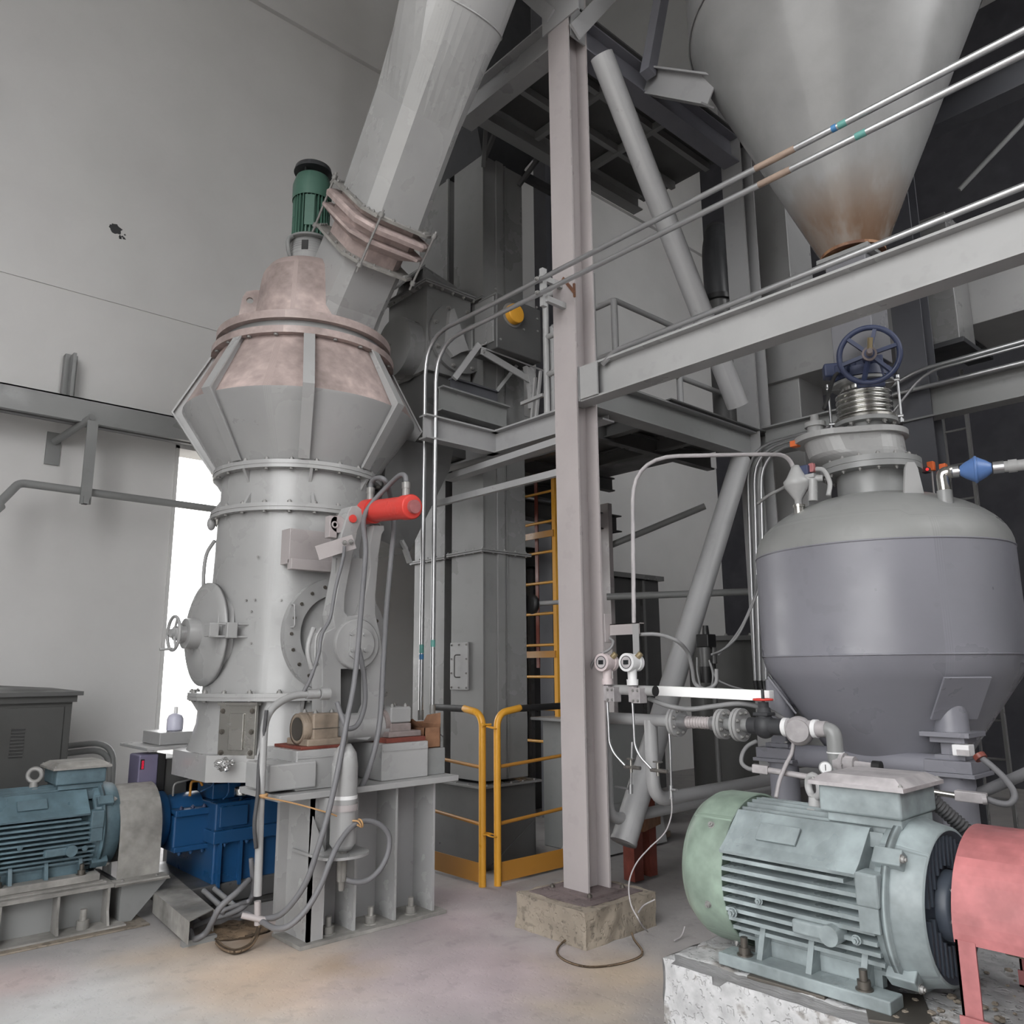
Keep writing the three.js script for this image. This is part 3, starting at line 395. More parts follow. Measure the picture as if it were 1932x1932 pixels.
// roller rocker arm on its two bearings
const zf = -4.45, zb = -4.62;
thing('rocker_arm', 'big grey cast rocker arm with a round boss hinged in front of the mill', 'rocker arm', (t) => {
  const P = (x, y) => { const p = px.Z(560 + x / 4.83, 1060 + y / 4.83, zf); return [p.x, p.y]; }, Q = (x, y) => { const p = px.Z(580 + x / 8.05, 900 + y / 8.05, zf); return [p.x, p.y]; };
  const out = [Q(600, 520), Q(640, 450), Q(720, 440), Q(790, 500), Q(815, 600), Q(760, 700), Q(720, 800), Q(690, 960), Q(680, 1060), Q(640, 1180), P(410, 300), P(405, 450), P(440, 500), P(520, 495), P(560, 470), P(610, 300), P(655, 60), Q(920, 1080), Q(950, 900), Q(985, 740), Q(1120, 745), Q(1125, 800), Q(1085, 860), Q(1040, 1150), P(715, 0), P(690, 300), P(690, 480), P(735, 680), P(750, 800), P(742, 1000), P(720, 1450), P(700, 1560), P(620, 1620), P(320, 1590), P(320, 1380), P(215, 1380), P(215, 950), P(205, 780), P(240, 650), P(330, 600), P(310, 480), P(390, 60), Q(510, 1150), Q(400, 1140), Q(470, 950)];
  const slot = [P(400, 975), P(640, 975), P(640, 1300), P(600, 1400), P(440, 1400), P(400, 1360)];
  part(t, 'arm_casting', new G().ext(out.map(([x, y]) => [x + 0.018, y]), 0.12, new THREE.Matrix4().makeTranslation(0, 0, zf - 0.126), [slot], 0.006), M.mill);
  const web = [P(400, -40), P(700, -40), P(690, 520), P(390, 520)]; part(t, 'arm_web', new G().ext(web, 0.03, new THREE.Matrix4().makeTranslation(0, 0, zf - 0.09)), M.mill);
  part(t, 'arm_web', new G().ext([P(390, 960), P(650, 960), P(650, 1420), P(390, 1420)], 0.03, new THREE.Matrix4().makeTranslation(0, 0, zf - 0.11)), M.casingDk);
  const b = px.Z(560 + 535 / 4.83, 1060 + 750 / 4.83, zf);
  part(t, 'round_boss', new G().lathe([[0.158, -0.01], [0.158, 0.022], [0.148, 0.032], [0, 0.032]], b, 56, [0, 0, 1]), M.mill);
  const cp = part(t, 'boss_cover', new G().ext(Array.from({ length: 40 }, (_, i) => { const a = i / 40 * 6.2832; return [b.x + Math.max(-0.075, Math.cos(a) * 0.1) + 0.01, b.y + Math.sin(a) * 0.1]; }), 0.012, new THREE.Matrix4().makeTranslation(0, 0, zf + 0.032), [], 0.002), M.mill);
  for (const [x, y] of [[495, 655], [615, 660], [500, 805], [622, 805]]) { const p = px.Z(560 + x / 4.83, 1060 + y / 4.83, zf + 0.045); bolt(cp, p, [0, 0, 1], 0.013, M.mill, headGeo); }
  const cl = px.Z(580 + 645 / 8.05, 900 + 630 / 8.05, zf);
  part(t, 'clevis_pin', new G().cyl([cl.x + 0.018, cl.y, zf - 0.03], [cl.x + 0.018, cl.y, zf + 0.012], 0.026, 0.026, 20), M.red, 'red pin end');
  part(t, 'link_plate', new G().bar(px.Z(598, 1044, -4.42), px.Z(668, 1022, -4.33), 0.02, 0.09), M.steelPink);
  for (const [x, y] of [[650, 1024], [662, 1022]]) bolt(t, px.Z(x, y, -4.318), [0, 0, 1], 0.014, M.bolt);
  part(t, 'support_lug', new G().disc(px.Z(634, 990, -4.5), [0, 0, 1], 0.055, 0.06, 32).box([px.Z(632, 990, -4.5).x - 0.055, px.Z(632, 990, -4.5).y - 0.09, -4.53], [px.Z(632, 990, -4.5).x, px.Z(632, 990, -4.5).y + 0.05, -4.47], 0.004).torus(px.Z(632, 990, -4.468), [0, 0, 1], 0.018, 0.006), M.steelPink, 'pink dusty lug');
  part(t, 'pivot_hub', new G().cyl([2.45, 1.14, -4.52], [3.0, 1.14, -4.52], 0.09, 0.09, 28), M.mill);
  part(t, 'adjusting_lever', new G().pipe([px.Z(592, 1185, -4.33), px.Z(582, 1210, -4.32), px.Z(580, 1235, -4.32), px.Z(588, 1262, -4.32)], 0.014, 0.04, 10).pipe([px.Z(606, 1185, -4.33), px.Z(596, 1200, -4.32), px.Z(594, 1240, -4.32), px.Z(600, 1255, -4.32)], 0.008, 0.03, 8), M.gray);
});
thing('bearing_block', 'tan split bearing block with round end cap left of the rocker foot', 'bearing', (t) => {
  part(t, 'housing', new G().box([2.39, 1.075, -4.6], [2.565, 1.245, -4.395], 0.014).box([2.34, 1.062, -4.62], [2.6, 1.1, -4.36], 0.006), M.bearing);
  part(t, 'parting_line', new G().box([2.388, 1.155, -4.602], [2.567, 1.159, -4.393]), M.boltDk);
  part(t, 'end_cap', new G().lathe([[0, 0], [0.062, 0], [0.07, 0.008], [0.09, 0.01], [0.09, -0.09], [0, -0.09]], [2.345, 1.155, -4.49], 40, [-1, 0, 0]), M.bearing);
  part(t, 'cap_disc', new G().disc([2.337, 1.155, -4.49], [1, 0, 0], 0.066, 0.006), M.boltDk);
  for (const x of [2.42, 2.53]) for (const z of [-4.43, -4.56]) bolt(t, [x, 1.245, z], [0, 1, 0], 0.014, M.bolt);
  part(t, 'shim_plate', new G().box([2.3, 1.045, -4.7], [2.6, 1.062, -4.36], 0.003), M.shim, 'rust red shim plate');
});
thing('bearing_block', 'grey and pink bearing block at the right foot of the rocker arm', 'bearing', (t) => {
  part(t, 'housing_cap', new G().box([2.95, 1.16, -4.6], [3.11, 1.26, -4.42], 0.012), M.gray);
  part(t, 'housing', new G().box([2.95, 1.085, -4.6], [3.11, 1.158, -4.42], 0.01).box([2.91, 1.075, -4.66], [3.16, 1.11, -4.38], 0.006), M.bearingGrayPink);
  part(t, 'end_collar', new G().disc([2.94, 1.16, -4.51], [1, 0, 0], 0.085, 0.04), M.bearingGrayPink);
  for (const x of [2.98, 3.08]) for (const z of [-4.45, -4.57]) bolt(t, [x, 1.26, z], [0, 1, 0], 0.014, M.bolt);
  part(t, 'shim_plate', new G().box([2.88, 1.045, -4.7], [3.18, 1.074, -4.36], 0.003), M.shim, 'rust red shim plate');
});
// red hydraulic cylinder at the rocker's head
const ca = px.X(690, 966, 2.79), cb = V(2.79, px.X(779, 956, 2.79).y, px.X(779, 956, 2.79).z);
thing('hydraulic_cylinder', 'bright red hydraulic cylinder at the top of the rocker arm', 'cylinder', (t) => {
  const d = cb.clone().sub(ca).normalize(), L = cb.distanceTo(ca), c = ca;
  const at = (k) => c.clone().addScaledVector(d, k * L);
  part(t, 'barrel', new G().cyl(at(0.02), at(0.94), 0.072, 0.072, 32).cyl(at(0.02), at(0.2), 0.082, 0.082, 32), M.red);
  part(t, 'end_cap', new G().lathe([[0.078, -0.09], [0.078, -0.01], [0.068, 0], [0, 0]], at(1), 32, d), M.red);
  part(t, 'end_boss', new G().disc(at(1.02), d, 0.042, 0.03), M.redGuard, 'pale pink end boss');
  part(t, 'rod_nut', new G().cyl(at(-0.16), at(0.02), 0.05, 0.066, 18), M.brass);
  for (const k of [0.1, 0.86]) { const p = at(k); part(t, 'port_fitting', new G().cyl(p.clone().add(V(0, 0.05, 0)), p.clone().add(V(0, 0.12, 0)), 0.024, 0.024, 12).cyl(p.clone().add(V(0, 0.12, 0)), p.clone().add(V(0, 0.16, 0)), 0.028, 0.028, 6), M.bolt); }
});
{
  const d = cb.clone().sub(ca), at = (k, y = 0, x = 0) => ca.clone().addScaledVector(d, k).add(V(x, y, 0));
  const hose = (label, pts, r, mat = M.hose, n = 70) => single('hydraulic_hose', label, 'hose', new G().cable(pts, r, n, 10), mat);
  hose('grey hose looping from the red cylinder end down past the rocker to the floor', [at(0.86, 0.16), at(0.84, 0.2), at(0.76, 0.215), at(0.5, 0.16), at(0.24, -0.02, -0.08), px.Z(690, 1040, -4.2), px.Z(683, 1130, -4.22), px.Z(668, 1290, -4.2), px.Z(655, 1358, -4.18), px.Z(638, 1451, -4.14), px.Z(620, 1532, -4.12), px.Z(600, 1600, -4.12), px.Z(574, 1671, -4.18), px.Z(530, 1725, -4.3), px.Z(493, 1735, -4.42)], 0.016);
  hose('grey hose from the inner cylinder port hanging behind the rocker', [at(0.1, 0.16), at(0.12, 0.2), at(0.22, 0.22), at(0.4, 0.2), px.X(738, 945, 2.95), px.X(743, 985, 2.98), px.Z(738, 1052, -4.3), px.Z(729, 1153, -4.3), px.Z(723, 1255, -4.3), px.Z(714, 1380, -4.25), px.Z(692, 1462, -4.25), px.Z(681, 1485, -4.27)], 0.017);
  hose('grey hose with a U-bend hanging from the rocker boss', [px.Z(677, 1225, zf + 0.05), px.Z(682, 1248, -4.27), px.Z(688, 1288, -4.26), px.Z(687, 1335, -4.26), px.Z(672, 1370, -4.26), px.Z(656, 1374, -4.27), px.Z(645, 1352, -4.3), px.Z(636, 1325, -4.34)], 0.015);
  hose('braided hose running down the left edge of the rocker arm', [px.Z(650, 1030, -4.32), px.Z(648, 1050, -4.33), px.Z(633, 1110, -4.33), px.Z(622, 1168, -4.33), px.Z(607, 1197, -4.31), px.Z(601, 1234, -4.3), px.Z(584, 1284, -4.33), px.Z(572, 1307, -4.36)], 0.011);
  hose('coiled grey hose loop tied in front of the mill stand', [px.Z(642, 1652, -4.22), px.Z(660, 1662, -4.18), px.Z(690, 1662, -4.14), px.Z(717, 1640, -4.12), px.Z(733, 1605, -4.12), px.Z(733, 1575, -4.12), px.Z(715, 1555, -4.13), px.Z(690, 1549, -4.14), px.Z(666, 1558, -4.13), px.Z(640, 1590, -4.1), px.Z(623, 1625, -4.08), px.Z(606, 1668, -4.1), px.Z(578, 1716, -4.12), px.Z(545, 1747, -4.16), px.Z(522, 1752, -4.22), px.Z(493, 1738, -4.4)], 0.0155);
  single('steel_riser_pipe', 'grey steel pipe elbowing down from the nozzle to the floor in front of the mill', 'pipe', new G().pipe([px.Z(600, 1309, -4.36), px.Z(548, 1311, -4.36), px.Z(500, 1345, -4.3), px.Z(492, 1500, -4.26), px.Z(486, 1690, -4.26)], 0.021, 0.12, 14).cyl(px.Z(601, 1309, -4.36), px.Z(578, 1310, -4.36), 0.028, 0.028, 12).cyl(px.Z(620, 1309, -4.36), px.Z(603, 1309, -4.36), 0.036, 0.036, 16), M.gray);
  single('black_cable', 'dark grey cable strapped beside the elbowed steel pipe', 'cable', new G().cable([px.Z(503, 1340, -4.27), px.Z(497, 1390, -4.28), px.Z(489, 1440, -4.28), px.Z(486, 1500, -4.24), px.Z(480, 1555, -4.22), px.Z(483, 1600, -4.24)], 0.011), M.hoseDk);
  single('rope', 'thin orange rope tied from the elbowed pipe across to the gas bottle', 'rope', new G().cable([px.Z(488, 1501, -4.235), px.Z(500, 1504, -4.23), px.Z(560, 1517, -4.22), px.Z(620, 1534, -4.18), px.Z(660, 1548, -4.14), px.Z(676, 1550, -4.11), px.Z(681, 1560, -4.1), px.Z(674, 1556, -4.1)], 0.005, 60, 6).torus(px.Z(494, 1500, -4.26), [0, 1, 0], 0.026, 0.008, 16).torus(px.Z(494, 1503, -4.26), [0.2, 1, 0], 0.026, 0.007, 16).torus(px.Z(680, 1553, -4.13), [1, 0.3, 0], 0.022, 0.006, 16), M.rope);
  thing('accumulator_bottle', 'upright grey hydraulic accumulator bottle on a round shelf at the mill stand', 'bottle', (t) => {
    const c = px.Z(646, 1605, -4.2), y0 = c.y, b = [c.x, 0, c.z], s = (q) => q.map(([r, y]) => [r, y0 + y]);
    part(t, 'bottle_body', new G().lathe(s([[0, 0], [0.05, 0.005], [0.073, 0.04], [0.074, 0.47], [0.064, 0.53], [0.045, 0.56], [0.03, 0.58], [0, 0.58]]), b, 40), M.gray);
    part(t, 'strap', new G().ring([b[0], y0 + 0.235, b[2]], YUP, 0.072, 0.079, 0.035), M.steelPink);
    part(t, 'rating_label', new G().ring([b[0], y0 + 0.29, b[2]], YUP, 0.072, 0.0755, 0.02), M.white, 'white label strip');
    part(t, 'bottom_valve', new G().cyl([b[0], y0, b[2]], [b[0], y0 - 0.16, b[2]], 0.03, 0.026, 16).cyl([b[0], y0 - 0.16, b[2]], [b[0], y0 - 0.21, b[2]], 0.02, 0.016, 6), M.grayDust);
    part(t, 'top_valve', new G().cyl([b[0], y0 + 0.57, b[2]], [b[0], y0 + 0.68, b[2]], 0.012, 0.01, 10), M.grayDust);
  });
  thing('bottle_shelf', 'rounded steel shelf plate with gussets under the gas bottle', 'shelf', (t) => {
    const c = px.Z(646, 1609, -4.2), y = c.y; const g = new G(), P = []; for (let i = 0; i <= 18; i++) { const a = Math.PI * (1 + i / 18); P.push([c.x + Math.cos(a) * 0.155, -(c.z - Math.sin(a) * 0.13) ]); }
    P.push([c.x + 0.155, 4.5], [c.x - 0.155, 4.5]); g.ext(P, 0.014, new THREE.Matrix4().makeTranslation(0, y - 0.013, 0).multiply(new THREE.Matrix4().makeRotationX(-Math.PI / 2)));
    part(t, 'shelf_plate', g, M.gray); part(t, 'clamp_bracket', new G().box([c.x - 0.09, y + 0.22, -4.5], [c.x - 0.06, y + 0.3, -4.2]).box([c.x + 0.065, y + 0.22, -4.5], [c.x + 0.09, y + 0.3, -4.2]), M.gray);
    part(t, 'shelf_gusset', new G().ext([[c.x - 0.15, y], [c.x - 0.06, y], [c.x - 0.14, y + 0.2]], 0.01, new THREE.Matrix4().makeTranslation(0, 0, -4.3)), M.gray);
  });
}
thing('cardboard_box', 'torn open cardboard box standing on the right end of the mill stand', 'box', (t) => {
  const z = -4.42, a = px.Z(778, 1421, z), b = px.Z(805, 1415, z), y0 = 0.99, x0 = 3.2, x1 = 3.33; 
  part(t, 'carton', new G().box([x0, y0, -4.6], [x0 + 0.005, y0 + 0.13, -4.4]).box([x1 - 0.005, y0, -4.6], [x1, y0 + 0.15, -4.4]).box([x0, y0, -4.405], [x1, y0 + 0.13, -4.4]).box([x0, y0, -4.6], [x1, y0 + 0.16, -4.595]).box([x0, y0, -4.6], [x1, y0 + 0.005, -4.4]), M.card);
  part(t, 'flap', new G().poly([[x0, y0 + 0.13, -4.6], [x0, y0 + 0.13, -4.4], [x0 - 0.08, y0 + 0.19, -4.42], [x0, y0 + 0.13, -4.6], [x0 - 0.08, y0 + 0.19, -4.42], [x0 - 0.07, y0 + 0.17, -4.58]]), M.card);
  part(t, 'flap', new G().poly([[x1, y0 + 0.15, -4.6], [x1, y0 + 0.15, -4.4], [x1 + 0.03, y0 + 0.22, -4.44], [x1, y0 + 0.15, -4.6], [x1 + 0.03, y0 + 0.22, -4.44], [x1 + 0.02, y0 + 0.2, -4.58]]), M.card);
});
// ---------------------------------------------------------------- electric motors (shaft along local +z, feet on local y = 0, near side is local -x)
function makeMotor(name, label, o) {
  return thing(name, label, 'motor', (t) => {
    const hc = 0.31, R = 0.285, c = [0, hc, 0], Z = [0, 0, 1], B = o.body, dust = o.foot ?? B;
    const body = part(t, 'stator', new G().cyl([0, hc, -0.31], [0, hc, 0.33], 0.222, 0.222, 48), B);
    // side fins run level, top fins stand up
    const [nf, pf] = o.fins ?? [9, 0.038]; for (const s of [-1, 1]) for (let k = 0; k < nf; k++) { const y = 0.085 - k * pf, xo = Math.sqrt(R * R - y * y) + 0.012, xi = 0.17, len = k === 0 ? 0.5 : 0.6; const g = new G(), th = pf / 0.038; const m = new THREE.Matrix4().makeTranslation(0, hc + y, -0.3); g.ext([[s * xi, -0.012 * th], [s * xo, -0.006 * th], [s * xo, 0.006 * th], [s * xi, 0.012 * th]], len, m, [], 0.0012); part(body, 'fin', g, B); }
    for (let k = -4; k <= 4; k++) { const x = k * 0.038, yo = Math.sqrt(R * R - x * x); if (k > -5 && k < 5) part(body, 'fin', new G().ext([[x - 0.008, 0.19], [x + 0.008, 0.19], [x + 0.003, yo], [x - 0.003, yo]], 0.6, new THREE.Matrix4().makeTranslation(0, hc, -0.3)), B); }
    for (const s of [-1, 1]) part(t, 'shoulder_pad', new G().ext([[s * 0.1, 0.19], [s * 0.135, 0.252], [s * 0.15, 0.252], [s * 0.262, 0.145], [s * 0.3, 0.118], [s * 0.296, 0.108], [s * 0.2, 0.1]], 0.55, new THREE.Matrix4().makeTranslation(0, hc, -0.3), [], 0.002), B);
    part(t, 'name_pad', new G().obox([-0.226, hc + 0.196, -0.08], [0.01, 0.075, 0.17], new THREE.Matrix4().makeRotationZ(-0.76), 0.003), B);
    part(t, 'bracket_pad', new G().box([-0.315, hc + 0.02, 0.255], [-0.22, hc + 0.13, 0.335], 0.008).ext([[-0.31, hc - 0.06], [-0.25, hc - 0.06], [-0.25, hc + 0.02], [-0.31, hc + 0.02]], 0.07, new THREE.Matrix4().makeTranslation(0, 0, 0.26)), B);
    part(t, 'drain_boss', new G().cyl([-0.25, hc - 0.1, 0.15], [-0.325, hc - 0.1, 0.15], 0.035, 0.035, 24).box([-0.31, hc - 0.125, 0.0], [-0.25, hc - 0.075, 0.15], 0.01), B);
    for (const [y, z, r] of [[-0.1, 0.235, 0.014], [-0.045, -0.14, 0.013], [-0.11, -0.26, 0.016]]) bolt(t, [-0.29, hc + y, z], [-1, 0, 0], r, B);
    // fan cowl
    part(t, 'fan_cowl', new G().lathe([[0.292, -0.3], [0.3, -0.3], [0.3, -0.44], [0.294, -0.47], [0.27, -0.51], [0.21, -0.545], [0, -0.55]], c, 72, Z).ring([0, hc, -0.31], Z, 0.2, 0.3, 0.004, 64), o.cowl);
    for (const [a, z] of [[2.45, -0.38], [3.5, -0.38], [4.3, -0.36], [0.7, -0.38]]) bolt(t, [Math.cos(a) * 0.299, hc + Math.sin(a) * 0.299, z], [Math.cos(a), Math.sin(a), 0], 0.012, M.bolt);
    // drive-end shield with its ribbed dark face
    part(t, 'end_shield', new G().lathe([[0.24, 0.29], [0.282, 0.3], [0.285, 0.37], [0.275, 0.4], [0.262, 0.455], [0.25, 0.46]], c, 72, Z).lathe([[0.2, 0.33], [0.3, 0.33], [0.3, 0.356], [0.2, 0.356]], c, 72, Z), B);
    part(t, 'shield_face', new G().lathe([[0.25, 0.46], [0.235, 0.45], [0.215, 0.425], [0.12, 0.425], [0.11, 0.45], [0, 0.45]], c, 64, Z), o.face);
    for (let k = -5; k <= 5; k++) for (const s of [-1, 1]) { const x = k * 0.035, y1 = Math.sqrt(0.232 * 0.232 - x * x), y0 = Math.abs(x) < 0.118 ? Math.sqrt(0.12 * 0.12 - x * x) + 0.012 : 0.02; if (y1 - y0 > 0.02) part(t, 'shield_rib', new G().box([x - 0.006, hc + s * y0, 0.42], [x + 0.006, hc + s * y1, 0.448]), o.face); }
    part(t, 'bearing_cap', new G().lathe([[0.118, 0.44], [0.118, 0.475], [0.1, 0.485], [0, 0.485]], c, 40, Z), o.face);
    for (let i = 0; i < 6; i++) { const a = i * 1.0472 + 0.3; bolt(t, [Math.cos(a) * 0.095, hc + Math.sin(a) * 0.095, 0.48], Z, 0.01, M.bolt); }
    for (const a of [2.5, 3.95, 0.7]) part(t, 'shield_lug', new G().obox([Math.cos(a) * 0.292, hc + Math.sin(a) * 0.292, 0.35], [0.05, 0.06, 0.1], new THREE.Matrix4().makeRotationZ(a), 0.006), B);
    bolt(t, [-0.255, hc + 0.185, 0.4], Z, 0.013, M.bolt); bolt(t, [-0.2, hc - 0.235, 0.4], Z, 0.013, M.bolt);
    part(t, 'shaft', new G().cyl([0, hc, 0.44], [0, hc, 0.62], 0.055, 0.055, 28).cyl([0, hc, 0.49], [0, hc, 0.5], 0.075, 0.075, 28), M.brass, 'dull bare shaft end');
    // feet
    for (const s of [-1, 1]) {
      part(t, 'foot', new G().box([s * 0.2, 0, -0.33], [s * 0.305, 0.045, 0.34], 0.006), dust);
      for (const z of [-0.18, 0.02, 0.22]) part(t, 'foot_web', new G().ext([[s * 0.11, 0.04], [s * 0.27, 0.04], [s * 0.225, 0.16], [s * 0.15, 0.2]], 0.022, new THREE.Matrix4().makeTranslation(0, 0, z)), B);
      part(t, 'foot_web', new G().ext([[s * 0.16, 0.04], [s * 0.195, 0.04], [s * 0.19, 0.2], [s * 0.15, 0.2]], 0.5, new THREE.Matrix4().makeTranslation(0, 0, -0.23)), B);
      for (const z of [-0.235, 0.235]) { const b = part(t, 'foot_bolt', new G().cyl([s * 0.262, 0.045, z], [s * 0.262, 0.05, z], 0.03, 0.03, 20).cyl([s * 0.262, 0.05, z], [s * 0.262, 0.075, z], 0.025, 0.025, 6).cyl([s * 0.262, 0.075, z], [s * 0.262, 0.11, z], 0.014, 0.014, 12), M.boltDk); }
    }
    // terminal box, lid with bevelled rim, eye bolt
    part(t, 'terminal_box', new G().box([-0.13, hc + 0.255, 0.08], [0.15, hc + 0.29, 0.36], 0.006).box([-0.15, hc + 0.29, 0.06], [0.17, hc + 0.39, 0.37], 0.012), B);
    const l = [-0.175, 0.195, 0.035, 0.395], y = hc + 0.39, rect = (d, yy) => [[l[0] + d, yy, l[2] + d], [l[1] - d, yy, l[2] + d], [l[1] - d, yy, l[3] - d], [l[0] + d, yy, l[3] - d]];
    part(t, 'box_lid', new G().solid([rect(0, y), rect(0, y + 0.014), rect(0.045, y + 0.042)]), o.lid);
    for (const [x, z] of [[l[0] + 0.015, l[2] + 0.015], [l[0] + 0.015, l[3] - 0.015], [l[1] - 0.015, l[3] - 0.015], [l[1] - 0.015, l[2] + 0.015]]) bolt(t, [x, y + 0.014, z], [0, 1, 0], 0.009, M.bolt);
    part(t, 'eye_bolt', new G().torus([0, hc + 0.355, -0.035], [0.85, 0, 0.5], 0.042, 0.015, 28).cyl([0, hc + 0.26, -0.035], [0, hc + 0.315, -0.035], 0.03, 0.024, 16).cyl([0, hc + 0.25, -0.035], [0, hc + 0.275, -0.035], 0.045, 0.045, 20), o.eye ?? M.gray);
  }, { at: o.at, turn: o.turn, scale: o.scale });
}
makeMotor('electric_motor', 'pale blue-green finned electric motor with green cowl on the white concrete plinth', { body: M.motR, cowl: M.motRfan, face: paint('#4d5561', { r: 0.5 }), lid: M.motLid, at: [3.2, 0.352, -1.678], turn: 0 });
makeMotor('electric_motor', 'dusty dark blue finned electric motor on a steel skid at the left edge', { body: M.motL, cowl: M.motL, face: M.dark, lid: M.grayDust, foot: M.grayDust, at: [1.29, 0.27, -5.75], turn: Math.PI / 2, scale: 0.915, fins: [13, 0.03], eye: M.bolt });
// plinth of the right-hand motor: rough concrete painted white
{
  const chips = tex(512, (u, v) => { const a = fbm(u, v, 5, 6, 601), b = fbm(u, v, 22, 4, 631), k = sst(0.55, 0.68, a * 0.6 + b * 0.4); const p = 178 + (b - 0.5) * 46 + (a - 0.5) * 40; return [mix(p, 132, k), mix(p, 129, k), mix(p + 1, 126, k)]; }, true, 0.9);
  const g = new THREE.BoxGeometry(1.2, 0.345, 2.6, 40, 12, 80), p = g.attributes.position, n = (x, y, z, s, f) => vnoise(x * f + s, y * f + z * f * 1.3 + s, 256, 5) - 0.5;
  for (let i = 0; i < p.count; i++) { const x = p.getX(i), y = p.getY(i), z = p.getZ(i); const corner = (Math.abs(x) > 0.57 ? 1 : 0) + (y > 0.15 ? 1 : 0) + (Math.abs(z) > 1.25 ? 1 : 0); const pull = corner >= 2 ? 0.02 + 0.03 * (n(x, y, z, 40, 9) + 0.5) : 0; p.setXYZ(i, x * (1 - pull * 0.8) + n(x, y, z, 1, 16) * 0.014, y - pull * 0.7 + (y > 0.15 ? n(x, y, z, 13, 22) * 0.016 : 0), z * (1 - pull * 0.3) + n(x, y, z, 27, 16) * 0.014); }
  g.computeVertexNormals(); const pm = new THREE.MeshStandardMaterial({ map: chips, roughness: 0.85, bumpMap: TX.pits, bumpScale: 0.01 });
  thing('concrete_plinth', 'rough white-painted concrete plinth under the right-hand motor', 'plinth', (t) => {
    part(t, 'plinth_block', new G().add(g, new THREE.Matrix4().makeTranslation(3.45, 0.1725, -0.97)), pm);
    part(t, 'bare_footing', new G().box([2.83, 0, -2.285], [4.06, 0.05, 0.33], 0.006), M.conc);
  });
  single('steel_shim', 'thin rusty steel plate under the front foot of the right-hand motor', 'plate', new G().obox([2.99, 0.348, -1.36], [0.28, 0.012, 0.2], new THREE.Matrix4().makeRotationY(0.5), 0.003), M.boltDk);
  single('steel_shim', 'thin packing plates under the rear foot of the right-hand motor', 'plate', new G().obox([2.93, 0.347, -1.72], [0.1, 0.012, 0.3], new THREE.Matrix4().makeRotationY(0.06), 0.003), M.boltDk);
  // loose crumbs of concrete on the plinth
  const rub = new G(); for (let i = 0; i < 160; i++) { const s = 0.004 + rnd() * rnd() * 0.02, q = new THREE.DodecahedronGeometry(s, 0); q.scale(1, 0.6, 1.2); rub.add(q, new THREE.Matrix4().makeRotationY(rnd() * 6).setPosition(2.9 + rnd() * rnd() * 0.9, 0.35 + s * 0.2, -1.35 + rnd() * 0.75)); }
  const rb = single('concrete_rubble', 'loose crumbs of concrete scattered by the red guard', 'rubble', rub, M.conc); rb.userData.kind = 'stuff';
}
// red coupling guard and the drum of the shaft beyond it
thing('coupling_guard', 'faded red half-round guard over the shaft of the right-hand motor', 'guard', (t) => {
  const c = [3.22, 0.66], R = 0.285, z0 = -1.13, z1 = -0.1, P = []; for (let i = 0; i <= 32; i++) { const a = (-0.14 + i / 32 * (Math.PI + 0.28)); P.push([c[0] + Math.cos(a) * R, c[1] + Math.sin(a) * R]); }
  const inner = P.map(([x, y]) => [c[0] + (x - c[0]) * 0.985, c[1] + (y - c[1]) * 0.985]).reverse();
  part(t, 'hood', new G().ext([...P, ...inner], z1 - z0, new THREE.Matrix4().makeTranslation(0, 0, z0)), M.redGuard);
  for (const x of [2.935, 3.5]) for (const z of [z0 + 0.004, z1 - 0.06]) part(t, 'leg', new G().box([x, 0.36, z], [x + 0.008, 0.63, z + 0.06]).box([x, 0.36, z], [x + 0.05, 0.63, z + 0.008]), M.redGuard);
  for (const x of [2.92, 3.485]) part(t, 'foot_rail', new G().box([x, 0.355, z0], [x + 0.06, 0.362, z1]).box([x, 0.355, z0], [x + 0.008, 0.41, z1]), M.redGuard);
  bolt(t, [2.955, 0.362, -1.07], [0, 1, 0], 0.013, M.brass);
});
thing('shaft_coupling', 'dirty metal coupling drums turning under the red guard', 'coupling', (t) => {
  const Z = [0, 0, 1];
  part(t, 'hub', new G().cyl([3.2, 0.662, -1.05], [3.2, 0.662, -0.86], 0.12, 0.12, 40), M.brass);
  for (const [z, r, w] of [[-0.8, 0.17, 0.05], [-0.72, 0.19, 0.03], [-0.64, 0.19, 0.03]]) part(t, 'disc', new G().disc([3.2, 0.662, z], Z, r, w, 48), M.stainless);
  part(t, 'hub', new G().cyl([3.2, 0.662, -0.62], [3.2, 0.662, -0.3], 0.11, 0.11, 40), M.brass);
});
thing('bearing_stand', 'dusty cast bearing stand under the coupling drums', 'stand', (t) => { part(t, 'stand_block', new G().box([3.02, 0.352, -0.78], [3.42, 0.5, -0.5], 0.01).box([3.1, 0.45, -0.74], [3.3, 0.6, -0.55], 0.02), M.bearingGrayPink); bolt(t, [3.06, 0.5, -0.72], [0, 1, 0], 0.016, M.boltDk); bolt(t, [3.06, 0.5, -0.6], [0, 1, 0], 0.016, M.boltDk); });
